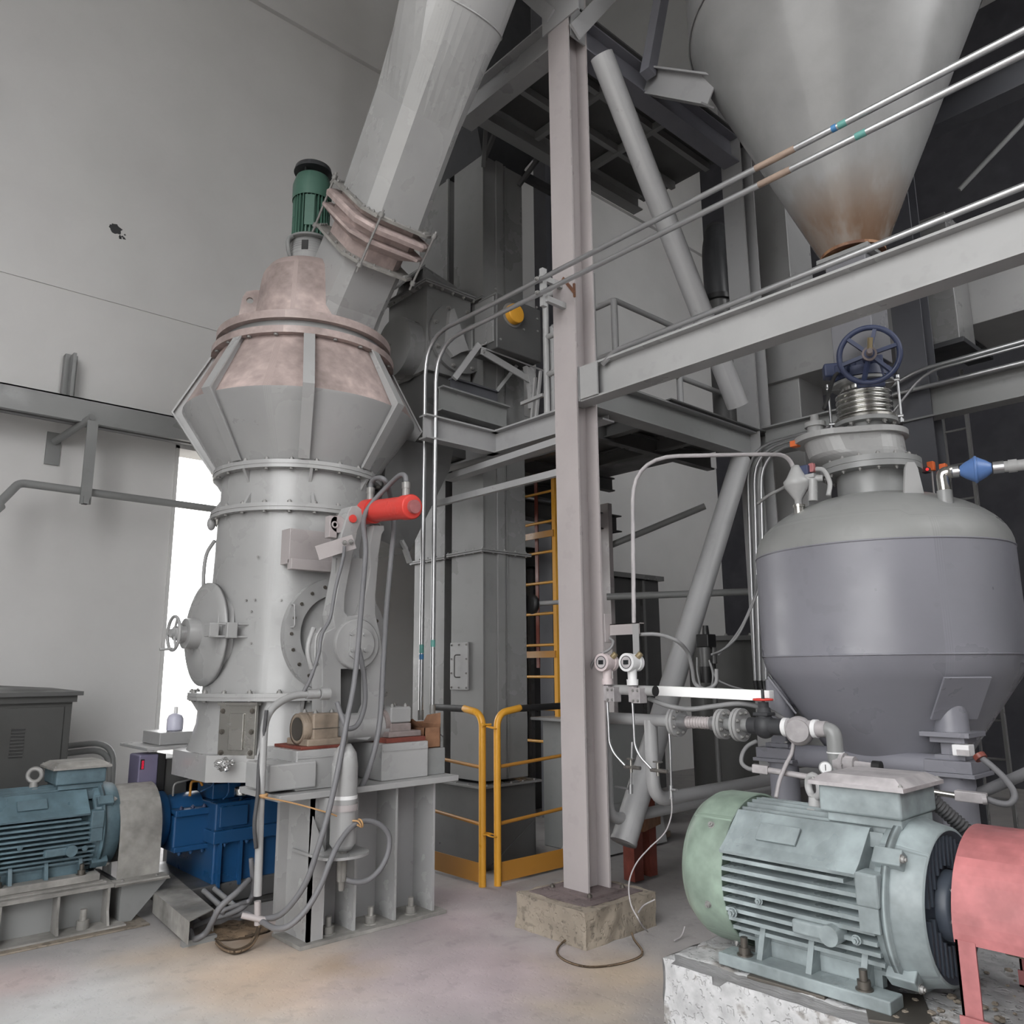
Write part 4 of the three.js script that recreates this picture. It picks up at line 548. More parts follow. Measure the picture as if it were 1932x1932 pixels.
{ // corrugated conduit of the right-hand motor
  const pts = curve([px.X(1722, 1488, 3.37), px.X(1745, 1500, 3.39), px.X(1790, 1537, 3.44), px.X(1838, 1585, 3.5), px.X(1862, 1640, 3.55), [3.62, 0.45, -1.05]], 130);
  single('corrugated_conduit', 'black corrugated conduit curving from the terminal box behind the red guard', 'conduit', new G().sweep(pts, (t) => 0.026 + 0.0045 * Math.cos(t * 2 * Math.PI * 42), 14), M.hoseDk);
  thing('wire_clip', 'tiny red-capped wire clip on top of the right-hand motor shield', 'clip', (t) => { const p = px.X(1743, 1563, 3.24); part(t, 'red_cap', new G().cyl(p, p.clone().add(V(0.004, 0.022, 0)), 0.007, 0.007, 10), M.red, 'small red cap'); part(t, 'wire', new G().cable([p, px.X(1752, 1576, 3.25), px.X(1764, 1580, 3.26), px.X(1776, 1586, 3.27)], 0.004, 16, 6), M.bearing); });
}
// ---------------------------------------------------------------- the mill drive on the left
thing('motor_skid', 'dusty grey steel skid with gussets under the left-hand motor', 'skid', (t) => {
  const z0 = -5.46, z1 = -6.15;
  part(t, 'top_plate', new G().box([0.4, 0.225, z1], [1.68, 0.248, z0 + 0.03], 0.003), M.grayDust);
  for (const z of [z0 - 0.005, z1 + 0.12]) part(t, 'motor_rail', new G().box([0.5, 0.248, z - 0.1], [1.64, 0.262, z], 0.003).box([0.5, 0.252, z - 0.09], [1.62, 0.27, z - 0.015], 0.003), M.grayDust);
  part(t, 'web', new G().box([0.4, 0.02, z0 - 0.09], [1.66, 0.226, z0 - 0.07]), M.grayD);
  part(t, 'sole_plate', new G().box([0.4, 0.0, z1], [1.74, 0.022, z0 + 0.09], 0.003), M.grayDust);
  for (const x of [1.08, 1.37, 1.64]) part(t, 'gusset', new G().ext([[-z0 - 0.09, 0.02], [-z0 + 0.07, 0.02], [-z0 - 0.0, 0.09], [-z0 - 0.02, 0.225], [-z0 + 0.08, 0.225]].map(([a, y], i) => [[-z0 + 0.07, 0.02], [-z0 - 0.06, 0.02], [-z0 - 0.03, 0.1], [-z0 - 0.03, 0.225], [-z0 + 0.07, 0.225]][i]), 0.014, new THREE.Matrix4().makeTranslation(x, 0, 0).multiply(new THREE.Matrix4().makeRotationY(Math.PI / 2))), M.grayDust);
  part(t, 'anchor_bolt', new G().cyl([1.52, 0.022, -5.45], [1.52, 0.07, -5.45], 0.036, 0.036, 6).cyl([1.52, 0.07, -5.45], [1.52, 0.13, -5.45], 0.02, 0.02, 12), M.grayDust);
});
single('concrete_pad', 'thin chipped concrete pad under the steel skid', 'pad', new G().box([0.2, 0, -6.3], [1.86, 0.012, -5.32], 0.004), M.conc);
thing('coupling_guard', 'grey arched sheet-steel guard between the left-hand motor and the blue gearbox', 'guard', (t) => {
  const c = [5.75, 0.516], R = 0.263, P = [[c[0] - R, 0.253]]; for (let i = 0; i <= 24; i++) { const a = Math.PI - i / 24 * Math.PI; P.push([c[0] + Math.cos(a) * R, c[1] + Math.sin(a) * R]); } P.push([c[0] + R, 0.253]);
  const inner = P.map(([z, y]) => [c[0] + (z - c[0]) * 0.98, Math.min(y, c[1] + (y - c[1]) * 0.98)]).reverse();
  part(t, 'hood', new G().ext([...P, ...inner], 0.25, new THREE.Matrix4().makeTranslation(1.7, 0, 0).multiply(new THREE.Matrix4().makeRotationY(Math.PI / 2))), M.grayDust);
  part(t, 'foot_flange', new G().box([1.67, 0.23, -5.5], [1.99, 0.239, -5.4]).box([1.67, 0.241, -5.5], [1.98, 0.252, -5.385], 0.002), M.grayDust);
  part(t, 'support_bracket', new G().ext([[1.72, 0.23], [2.0, 0.23], [1.78, 0.0], [1.72, 0.0]], 0.01, new THREE.Matrix4().makeTranslation(0, 0, -5.46)).box([1.72, 0.0, -6.0], [1.74, 0.23, -5.46]), M.grayD);
  for (const x of [1.72, 1.92]) bolt(t, [x, 0.252, -5.44], [0, 1, 0], 0.01, M.grayDust, headGeo);
});
single('drive_shaft_coupling', 'dark coupling drum inside the grey arched guard', 'coupling', new G().cyl([1.69, 0.543, -5.75], [1.94, 0.543, -5.75], 0.16, 0.16, 32), M.dark);
thing('gearbox', 'blue gearbox with a bolted ribbed housing under the mill stand', 'gearbox', (t) => {
  const B = M.blue, X = [1, 0, 0], zc = -5.75, yc = 0.533;
  part(t, 'input_flange', new G().lathe([[0.086, 0], [0.161, 0], [0.177, 0.016], [0.177, 0.075], [0.14, 0.086]], [1.957, yc, zc], 48, X).disc([1.967, yc, zc], X, 0.172, 0.02), B);
  part(t, 'input_neck', new G().cyl([2.0, yc, zc], [2.26, yc, zc], 0.14, 0.156, 40), B);
  part(t, 'neck_housing', new G().box([2.04, 0.36, zc - 0.24], [2.28, 0.597, zc + 0.215], 0.014).box([2.04, 0.565, zc - 0.26], [2.3, 0.608, zc + 0.237], 0.006).box([2.04, 0.35, zc - 0.25], [2.3, 0.382, zc + 0.247], 0.006), B);
  for (let i = 0; i < 3; i++) { bolt(t, [2.085 + i * 0.075, 0.608, zc + 0.205], [0, 1, 0], 0.014, M.blueDk); bolt(t, [2.085 + i * 0.075, 0.35, zc + 0.215], [0, -1, 0], 0.016, B); }
  part(t, 'main_housing', new G().box([2.257, 0.124, zc - 0.48], [2.86, 0.64, zc + 0.344], 0.014).box([2.236, 0.393, zc - 0.51], [2.88, 0.473, zc + 0.387], 0.008).box([2.279, 0.49, zc + 0.32], [2.47, 0.618, zc + 0.37], 0.006), B);
  for (const x of [2.279, 2.42, 2.56]) part(t, 'housing_rib', new G().box([x, 0.124, zc + 0.32], [x + 0.017, 0.398, zc + 0.387]), B);
  for (const x of [2.32, 2.47, 2.53]) bolt(t, [x, 0.393, zc + 0.37], [0, -1, 0], 0.015, B);
  part(t, 'top_turret', new G().box([2.3, 0.64, zc - 0.1], [2.5, 0.74, zc + 0.17], 0.01).box([2.5, 0.64, zc - 0.1], [2.76, 0.705, zc + 0.215], 0.008), B);
  part(t, 'base_foot', new G().box([2.1, 0.02, zc - 0.54], [2.9, 0.145, zc + 0.366], 0.01), M.casingDk);
  const bc = px.Z(455, 1494, zc + 0.28); part(t, 'breather_cap', new G().lathe([[0, 0.035], [0.038, 0.035], [0.048, 0.022], [0.048, -0.015], [0.043, -0.025], [0.013, -0.025], [0.013, -0.09], [0, -0.09]], bc, 28), M.chrome, 'shiny chrome breather cap');
  part(t, 'oil_pipe', new G().pipe([px.Z(326, 1502, -5.7), px.Z(328, 1478, -5.7), px.Z(395, 1462, -5.7)], 0.007, 0.03, 8), M.bolt);
  part(t, 'oil_pipe', new G().pipe([px.Z(358, 1502, -5.6), px.Z(361, 1474, -5.6), px.Z(378, 1473, -5.6), px.Z(382, 1482, -5.6)], 0.009, 0.02, 8), M.yellowDk, 'orange oil pipe');
  part(t, 'oil_pipe', new G().cable([px.Z(378, 1494, -5.5), px.Z(402, 1480, -5.48), px.Z(403, 1470, -5.48)], 0.006, 16, 6).cable([px.Z(420, 1508, -5.4), px.Z(430, 1498, -5.4), px.Z(432, 1470, -5.42)], 0.006, 16, 6), B);
});
thing('control_box', 'purple-grey control box with glowing red digits behind the blue gearbox', 'control box', (t) => {
  const a = px.Z(263, 1425, -5.75), b = px.Z(262, 1490, -5.75), x1 = px.Z(300, 1428, -5.75).x;
  part(t, 'front_cover', new G().box([a.x, b.y, -5.95], [x1, a.y, -5.75], 0.012), M.purple);
  part(t, 'case', new G().box([x1, b.y - 0.02, -5.97], [x1 + 0.05, a.y - 0.005, -5.76], 0.004), M.black);
  part(t, 'display', new G().box([px.Z(266, 1434, -5.745).x, px.Z(266, 1452, -5.745).y, -5.752], [px.Z(273, 1434, -5.745).x, px.Z(266, 1433, -5.745).y, -5.746]), M.black);
  const gm = new THREE.MeshStandardMaterial({ color: 0x300008, emissive: 0xff2850, emissiveIntensity: 0.9 }), g = new G();
  const p0 = px.Z(267.2, 1451, -5.743), p1 = px.Z(271.8, 1435, -5.743), w = p1.x - p0.x, h = (p1.y - p0.y) / 3;
  for (let k = 0; k < 3; k++) { const y = p0.y + k * h * 1.02; for (const [ax, ay, bx, by] of [[0, 0, 1, 0.1], [0, 0.42, 1, 0.52], [0, 0.8, 1, 0.9], [0, 0, 0.2, 0.9], [0.8, 0, 1, 0.9]]) g.box([p0.x + ax * w, y + ay * h, -5.746], [p0.x + bx * w, y + by * h, -5.743]); }
  part(t, 'red_digits', g, gm, 'glowing red digits'); const pl = new THREE.PointLight(0xff2850, 0.0006, 0.5); pl.position.set(p1.x, p0.y + h, -5.72); pl.name = 'digit_glow'; t.add(pl);
});
single('junction_cabinet', 'dark grey steel cabinet beside the control box under the mill seat', 'cabinet', new G().box([1.99, px.Z(340, 1500, -5.78).y, -6.2], [2.2, px.Z(340, 1430, -5.78).y, -5.78], 0.008), M.cab);
thing('seat_shelf', 'pale steel shelf plate and box at the left of the mill skirt', 'shelf', (t) => {
  part(t, 'shelf_plate', new G().box([1.9, 0.975, -6.3], [2.3, 0.995, -5.72], 0.004), M.gray);
  part(t, 'shelf_box', new G().box([2.02, 0.996, -6.2], [2.28, 1.08, -5.85], 0.006), M.gray);
});
thing('plastic_bottle', 'pale violet plastic bottle with a thin neck standing left of the mill', 'bottle', (t) => {
  const c = [2.17, 0, -6.0]; part(t, 'bottle_body', new G().lathe([[0, 1.08], [0.05, 1.08], [0.056, 1.09], [0.056, 1.16], [0.046, 1.185], [0.022, 1.2], [0, 1.2]], c, 28), paint('#c5c5d6', { r: 0.3, map: null, rmap: null })); part(t, 'bottle_neck', new G().cyl([c[0], 1.198, c[2]], [c[0], 1.245, c[2]], 0.014, 0.012, 12), M.white);
});
{ const g = new THREE.IcosahedronGeometry(0.045, 5), p = g.attributes.position; for (let i = 0; i < p.count; i++) { const x = p.getX(i), y = p.getY(i), z = p.getZ(i), n = 0.5 + 0.9 * vnoise(x * 90 + 9, y * 90 + z * 77 + 9, 64, 3); p.setXYZ(i, x * n * 1.1, y * n * 0.8, z * n); } g.computeVertexNormals();
  const q = px.Z(424, 1442, -4.9); single('crumpled_foil', 'crumpled lump of silver foil on the mill seat by the service plate', 'foil', new G().add(g, new THREE.Matrix4().makeTranslation(q.x, q.y, q.z)), M.foil); }
// control cabinet by the wall
thing('electrical_cabinet', 'dark grey electrical cabinet with a sloping roof and louvres at the left edge', 'cabinet', (t) => {
  const x0 = 0.35, x1 = 1.58, z0 = -6.35, z1 = -7.2, y1 = 1.3;
  part(t, 'cabinet_body', new G().box([x0, 0, z1], [x1, y1, z0], 0.006), M.cab);
  part(t, 'roof', new G().solid([[[x0 - 0.05, 1.335, z0 + 0.06], [x1 + 0.05, 1.335, z0 + 0.06], [x1 + 0.05, 1.335, z1], [x0 - 0.05, 1.335, z1]], [[x0 - 0.05, 1.36, z0 + 0.06], [x1 + 0.05, 1.36, z0 + 0.06], [x1 + 0.05, 1.375, z1], [x0 - 0.05, 1.375, z1]], [[x0 - 0.05, 1.362, z0 + 0.06], [x1 + 0.05, 1.362, z0 + 0.06], [1.2, 1.405, z1 + 0.1], [x0 - 0.05, 1.405, z1 + 0.1]]]), M.casingDk);
  part(t, 'roof', new G().box([x0 - 0.02, 1.29, z1], [x1 + 0.02, 1.336, z0 + 0.03]), M.cab);
  part(t, 'door', new G().box([x0 + 0.05, 0.1, z0], [x1 - 0.05, 1.26, z0 + 0.012], 0.004), M.cab);
  for (const xa of [1.0, 1.2]) for (let i = 0; i < 9; i++) part(t, 'louvre', new G().obox([xa + (xa > 1.1 ? 0.06 : -0.02), 1.12 - i * 0.022, z0 + 0.016], [0.08, 0.012, 0.008], new THREE.Matrix4().makeRotationX(0.6)), M.casingDk);
  part(t, 'latch', new G().cyl([1.24, 0.66, z0 + 0.01], [1.24, 0.66, z0 + 0.05], 0.018, 0.018, 12).box([1.23, 0.62, z0 + 0.045], [1.25, 0.68, z0 + 0.055]), M.black);
});
for (const [y, x1, r, lab] of [[1408, 215, 75, 'outer grey conduit arching from the dark cabinet down to the floor'], [1422, 208, 60, 'inner grey conduit arching from the dark cabinet down to the floor']]) { const a = px.Z(128, y, -6.8), b = px.Z(x1, y, -6.8); single('bent_conduit', lab, 'conduit', new G().pipe([[a.x - 0.05, a.y, -6.8], [b.x, a.y + 0.02, -6.8], [b.x + 0.035, 0.0, -6.8]], 0.022, 0.22, 12), M.grayD); }
// cable tray, rails and the tangle of cables in front of the gearbox
thing('cable_tray', 'dusty steel cable tray with a lid lying on the floor beside the blue gearbox', 'tray', (t) => {
  const y = 0.15, c = [px.Y(290, 1683, y), px.Y(322, 1646, y), px.Y(403, 1715, y), px.Y(356, 1738, y)], up = (p, d) => [p.x, p.y + d, p.z];
  part(t, 'tray_lid', new G().solid([c.map((p) => up(p, -0.006)), c.map((p) => up(p, 0))]), M.grayDust);
  part(t, 'tray_side', new G().solid([[up(c[0], -0.12), up(c[3], -0.12), up(c[3], -0.12), up(c[0], -0.12)].map((q, i) => [q[0] + (i > 1 ? 0.006 : 0), q[1], q[2]]), [up(c[0], -0.005), up(c[3], -0.005), up(c[3], -0.005), up(c[0], -0.005)].map((q, i) => [q[0] + (i > 1 ? 0.006 : 0), q[1], q[2]])]), M.grayDust);
  part(t, 'tray_side', new G().solid([[up(c[1], -0.12), up(c[2], -0.12), up(c[2], -0.12), up(c[1], -0.12)].map((q, i) => [q[0] + (i > 1 ? 0.006 : 0), q[1], q[2]]), [up(c[1], -0.005), up(c[2], -0.005), up(c[2], -0.005), up(c[1], -0.005)].map((q, i) => [q[0] + (i > 1 ? 0.006 : 0), q[1], q[2]])]), M.grayDust);
  part(t, 'tray_foot', new G().box([c[3].x, 0, c[3].z - 0.1], [c[2].x, 0.03, c[3].z - 0.06]), M.grayD);
});
for (const [a, b, lab] of [[[345, 1645], [432, 1724], 'thin grey pipe lying along the cable tray'], [[385, 1660], [455, 1720], 'second thin grey pipe lying nearer the blue gearbox']]) single('floor_pipe', lab, 'pipe', new G().pipe([px.Y(...a, 0.12).toArray(), px.Y(...b, 0.12).toArray()], 0.017, 0.1, 10), M.gray);
single('gearbox_skid', 'dark steel skid beam under the blue gearbox', 'skid', new G().box([2.05, 0, -6.35], [2.95, 0.02, -5.3], 0.006), M.cab);
{
  const cab = (lab, pts, r, m) => single('cable', lab, 'cable', new G().cable(pts, r, 40, 8), m);
  const y = (a, b, h) => px.Y(a, b, h);
  cab('thick dusty cable looping out of the cable tray end', [y(470, 1660, 0.3), y(445, 1685, 0.26), y(415, 1712, 0.2), y(400, 1740, 0.12), y(386, 1762, 0.05), y(366, 1772, 0.03), y(358, 1755, 0.06)], 0.017, M.hose);
  cab('dusty cable running from the elbowed pipe to the tray end', [y(474, 1620, 0.42), y(476, 1690, 0.2), y(460, 1710, 0.16), y(430, 1725, 0.12), y(405, 1732, 0.1), y(385, 1740, 0.07), y(365, 1748, 0.05)], 0.015, M.hose);
  cab('bundled cable crossing the floor pipes', [y(480, 1730, 0.12), y(462, 1722, 0.13), y(440, 1728, 0.1), y(420, 1720, 0.14), y(452, 1706, 0.17), y(470, 1700, 0.2)], 0.013, M.hose);
  cab('dirt-covered cable looping over the floor below the tray', [y(489, 1742, 0.1), y(484, 1765, 0.06), y(470, 1785, 0.025), y(445, 1795, 0.02), y(425, 1790, 0.02), y(410, 1778, 0.02)], 0.014, M.dirt);
  single('junction_tee', 'pink-taped tee joint where the floor hoses meet', 'joint', new G().cyl(px.Z(456, 1727, -4.45), px.Z(520, 1740, -4.36), 0.016, 0.018, 12).cyl(px.Z(486, 1700, -4.42), px.Z(486, 1745, -4.42), 0.018, 0.018, 12), M.steelPink);
}
{ const g = new THREE.SphereGeometry(1, 36, 18), p = g.attributes.position; for (let i = 0; i < p.count; i++) { const x = p.getX(i), y = p.getY(i), z = p.getZ(i), n = vnoise(x * 5 + 20, z * 5 + y * 3 + 20, 64, 9), k = 0.8 + 0.4 * n; p.setXYZ(i, x * 0.2 * k, Math.max(-0.01, y * 0.03 * (0.2 + n)), z * 0.17 * k); } g.computeVertexNormals();
  const q = px.Y(450, 1762, 0); single('dirt_heap', 'small heap of brown dirt on the floor under the cables', 'dirt', new G().add(g, new THREE.Matrix4().makeTranslation(q.x + 0.02, 0.005, q.z - 0.05)), M.dirt); }
// ---------------------------------------------------------------- bucket elevator behind the gates
thing('bucket_elevator', 'tall dark grey twin-leg bucket elevator casing behind the yellow gates', 'elevator', (t) => {
  const x0 = 4.15, x1 = 4.63, A = [-5.35, -4.94], B = [-5.89, -5.44];
  part(t, 'near_leg', new G().box([x0, 0.64, A[0]], [x1, 6.03, A[1]], 0.004), M.casing);
  part(t, 'far_leg', new G().box([x0, 0.64, B[0]], [x1, 6.03, B[1]], 0.004), M.casing);
  part(t, 'boot', new G().box([4.11, 0.0, -5.95], [4.67, 0.6, -4.9], 0.004), M.casingDk);
  part(t, 'boot', new G().ext([[4.15, 0.02], [4.64, 0.02], [4.64, 0.3]], 0.5, new THREE.Matrix4().makeTranslation(0, 0, -5.385)), M.casingDk);
  const bf = part(t, 'boot_flange', new G().box([4.07, 0.6, -5.99], [4.71, 0.617, -4.86], 0.002), M.casing);
  for (let i = 0; i < 7; i++) { bolt(bf, [4.09, 0.617, -4.9 - i * 0.145], [0, 1, 0], 0.008); if (i < 5) bolt(bf, [4.14 + i * 0.125, 0.617, -4.88], [0, 1, 0], 0.008); }
  for (const [z0, z1, y] of [[A[0], A[1], 2.44], [B[0], B[1], 2.43], [A[0], A[1], 4.64]]) {
    const f = part(t, 'leg_flange', new G().box([x0 - 0.035, y - 0.014, z0 - 0.03], [x1 + 0.035, y - 0.002, z1 + 0.035]).box([x0 - 0.035, y + 0.002, z0 - 0.03], [x1 + 0.035, y + 0.014, z1 + 0.035]), M.casing);
    for (let i = 0; i < 5; i++) { const z = z1 + 0.02 - i * (z1 - z0 + 0.04) / 4; bolt(f, [x0 - 0.02, y + 0.014, z], [0, 1, 0], 0.009); bolt(f, [x0 - 0.02, y - 0.014, z], [0, -1, 0], 0.009, M.bolt, headGeo); if (i) { bolt(f, [x0 - 0.02 + i * 0.12, y + 0.014, z1 + 0.02], [0, 1, 0], 0.009); bolt(f, [x0 - 0.02 + i * 0.12, y - 0.014, z1 + 0.02], [0, -1, 0], 0.009, M.bolt, headGeo); } }
  }
  part(t, 'corner_seam', new G().box([x0 - 0.006, 0.65, A[1] - 0.004], [x0 + 0.004, 6.03, A[1] + 0.012]), M.casing);
  part(t, 'seam_strip', new G().box([4.295, 0.65, A[1]], [4.38, 6.03, A[1] + 0.02], 0.004).box([4.41, 0.65, A[1]], [4.42, 6.03, A[1] + 0.008]), M.casing);
  part(t, 'side_strip', new G().box([x0 - 0.012, 0.65, -5.46], [x0 + 0.01, 2.41, -5.43]).box([x0 - 0.012, 2.46, -5.46], [x0 + 0.01, 6.03, -5.43]), M.casing);
  const a = px.X(853, 1213, x0), b = px.X(886, 1302, x0), hp = part(t, 'inspection_plate', new G().box([x0 - 0.02, b.y, a.z], [x0 - 0.004, a.y, b.z], 0.003), M.gray);
  for (let i = 0; i < 3; i++) for (let j = 0; j < 4; j++) if (i !== 1 || j === 0 || j === 3) bolt(hp, [x0 - 0.02, mix(b.y, a.y, 0.05 + j * 0.3), mix(a.z, b.z, 0.08 + i * 0.42)], [-1, 0, 0], 0.008, M.bolt);
  part(hp, 'plate_handle', new G().pipe([[x0 - 0.02, a.y - 0.1, (a.z + b.z) / 2 + 0.02], [x0 - 0.05, a.y - 0.1, (a.z + b.z) / 2 - 0.02], [x0 - 0.05, b.y + 0.1, (a.z + b.z) / 2 - 0.02], [x0 - 0.02, b.y + 0.1, (a.z + b.z) / 2 + 0.02]], 0.005, 0.02, 8), M.casingDk);
  part(t, 'head_hopper', new G().solid([[[x0, 6.03, -5.89], [x1, 6.03, -5.89], [x1, 6.03, -4.94], [x0, 6.03, -4.94]], [[x0 - 0.12, 6.3, -5.97], [x1 + 0.1, 6.3, -5.97], [x1 + 0.1, 6.3, -4.89], [x0 - 0.12, 6.3, -4.89]], [[x0 - 0.12, 8.6, -5.97], [x1 + 0.1, 8.6, -5.97], [x1 + 0.1, 8.6, -4.89], [x0 - 0.12, 8.6, -4.89]]]), M.dark);
  for (const [p, q] of [[[4.0, 6.24, -4.7], [4.15, 5.9, -4.93]], [[4.72, 6.24, -4.7], [4.58, 5.9, -4.93]], [[4.15, 6.24, -4.7], [4.16, 5.98, -4.93]]]) part(t, 'head_stay', new G().bar(p, q, 0.035, 0.035), M.casingDk);
});
thing('wall_strut', 'dark steel strut under the roof platform beside the elevator head', 'strut', (t) => { part(t, 'strut_bar', new G().bar(px.Z(975, 325, -5.0), px.Z(1048, 365, -5.0), 0.06, 0.07), M.dark); part(t, 'strut_bar', new G().bar(px.Z(975, 325, -5.0), px.Z(1010, 285, -5.0), 0.05, 0.06), M.dark); });
// feeder on the lower platform
thing('rotary_feeder', 'dark grey box feeder with a big round bolted cover on the platform beams', 'feeder', (t) => {
  const x0 = 3.64, x1 = 4.11, z0 = -5.62, z1 = -5.05, y0 = 3.8, y1 = 4.67;
  part(t, 'feeder_box', new G().box([x0, y0 + 0.1, z0], [x1, y1 - 0.02, z1], 0.004), M.casing);
  const f = part(t, 'top_flange', new G().box([x0 - 0.05, y1 - 0.035, z0], [x1 + 0.05, y1 - 0.02, z1 + 0.05]).box([x0 - 0.05, y1 - 0.015, z0], [x1 + 0.05, y1, z1 + 0.05]), M.casing);
  for (let i = 0; i < 5; i++) bolt(f, [x0 + 0.02 + i * 0.115, y1 - 0.035, z1 + 0.03], [0, -1, 0], 0.014, M.bolt); for (let i = 0; i < 5; i++) bolt(f, [x0 - 0.03, y1 - 0.035, z1 - 0.06 - i * 0.13], [0, -1, 0], 0.012, M.bolt);
  part(t, 'feeder_drum', new G().cyl([x0 + 0.02, 4.14, -5.33], [x0 - 0.14, 4.14, -5.33], 0.26, 0.26, 40), M.casing);
  const c = px.Z(866, 640, z1 + 0.02), d = part(t, 'round_cover', new G().disc(c, [0, 0, 1], 0.305, 0.03, 56), M.casing);
  for (let i = 0; i < 8; i++) { const a = i / 8 * 6.2832 + 0.5; bolt(d, [c.x + Math.cos(a) * 0.27, c.y + Math.sin(a) * 0.27, c.z + 0.015], [0, 0, 1], 0.017, M.bolt); }
  part(t, 'cover_stiffener', new G().ext([[-0.14, 0.2], [-0.1, 0.23], [0.06, -0.1], [-0.02, -0.14], [-0.1, -0.2], [-0.17, -0.14]], 0.05, new THREE.Matrix4().makeTranslation(c.x, c.y, c.z + 0.01)), M.gray);
  part(t, 'bearing_box', new G().box([c.x + 0.06, c.y - 0.11, c.z], [c.x + 0.26, c.y + 0.13, c.z + 0.1], 0.01), M.casing);
  const sl = (x, y, z) => px.Z(x, y, z);
  part(t, 'feed_hood', new G().solid([[[x0 + 0.02, y1, -5.15], [x1, y1, -5.15], [x1, y1, -5.58], [x0 + 0.02, y1, -5.58]], [[x0 + 0.1, y1 + 0.26, -5.25], [x1, y1 + 0.18, -5.25], [x1, y1 + 0.18, -5.58], [x0 + 0.1, y1 + 0.26, -5.58]]]), M.casing);
  part(t, 'side_slope', new G().solid([[[x0 + 0.1, y1 + 0.26, -5.22], [x0 + 0.1, y1 + 0.26, -5.6], [x0 - 0.16, y1 - 0.02, -5.6], [x0 - 0.16, y1 - 0.02, -5.22]], [[x0 + 0.1, y1 + 0.24, -5.22], [x0 + 0.1, y1 + 0.24, -5.6], [x0 - 0.16, y1 - 0.04, -5.6], [x0 - 0.16, y1 - 0.04, -5.22]]]), M.casing);
  part(t, 'outlet', new G().solid([[[x0 + 0.04, 3.9, z1 - 0.04], [x1 - 0.04, 3.9, z1 - 0.04], [x1 - 0.04, 3.9, z0 + 0.05], [x0 + 0.04, 3.9, z0 + 0.05]], [[x0 + 0.06, 3.22, z1 - 0.02], [x1 - 0.02, 3.22, z1 - 0.02], [x1 - 0.02, 3.22, z0 + 0.1], [x0 + 0.06, 3.22, z0 + 0.1]]]), M.casingDk);
});
thing('gear_reducer', 'dark gear reducer with a bright yellow round cap in front of the feeder', 'gear reducer', (t) => {
  const z1 = -4.6, z0 = -4.9, L = px.Z(937, 560, z1), Bm = px.Z(937, 655, z1), R = px.Z(1022, 690, z1);
  part(t, 'reducer_housing', new G().box([L.x, Bm.y, z0], [R.x, L.y + 0.04, z1], 0.012), M.casingDk);
  part(t, 'side_cover', new G().box([L.x - 0.012, Bm.y + 0.06, z0 + 0.03], [L.x, L.y + 0.02, z1 - 0.03], 0.004), M.casing);
  part(t, 'motor_flange', new G().box([L.x + 0.03, L.y + 0.03, z0 + 0.03], [L.x + 0.2, L.y + 0.07, z1 - 0.05], 0.004), M.casing);
  const c = px.Z(966, 595, z1);
  part(t, 'yellow_cap', new G().lathe([[0.078, -0.02], [0.084, 0], [0.084, 0.055], [0.076, 0.064], [0, 0.064]], c, 36, [0, 0, 1]), M.yellow, 'bright yellow round cap');
  part(t, 'cap_collar', new G().ring([c.x, c.y, c.z + 0.004], [0, 0, 1], 0.06, 0.105, 0.01), M.casing);
  for (const [x, y] of [[1012, 580], [1013, 602], [1014, 625], [988, 622], [944, 640], [935, 545]]) { const p = px.Z(x, y, z1); bolt(t, p, [0, 0, 1], 0.011, M.bolt, headGeo); }
  part(t, 'torque_arm', new G().bar(px.Z(908, 655, -4.74), px.Z(1022, 698, -4.74), 0.14, 0.012, V(0, 1, 0.55)).bar(px.Z(906, 652, -4.76), px.Z(940, 633, -4.76), 0.1, 0.015).bar(px.Z(908, 662, -4.7), px.Z(1005, 720, -4.7), 0.012, 0.06), M.gray);
  for (const [x, y] of [[913, 650], [946, 647], [912, 664]]) bolt(t, px.Z(x, y, -4.69), [0, 0.6, 1], 0.012, M.bolt, headGeo);
  part(t, 'torque_arm', new G().ext([[0, 0], [0.1, -0.03], [0.12, -0.25], [0.09, -0.36], [0.06, -0.36], [0.05, -0.2]].map(([x, y]) => [px.Z(992, 690, -4.7).x + x, px.Z(992, 690, -4.7).y + y]), 0.05, new THREE.Matrix4().makeTranslation(0, 0, -4.74)), M.gray);
});
single('feeder_strut', 'light slanting strut from the beam end up to the gear reducer', 'strut', new G().bar(px.Z(857, 714, -4.8), px.Z(904, 650, -4.76), 0.03, 0.045), M.steel);
single('feeder_strut', 'shadowed slanting strut under the gear reducer arm', 'strut', new G().bar(px.Z(937, 738, -4.86), px.Z(975, 690, -4.78), 0.025, 0.03), M.grayD);
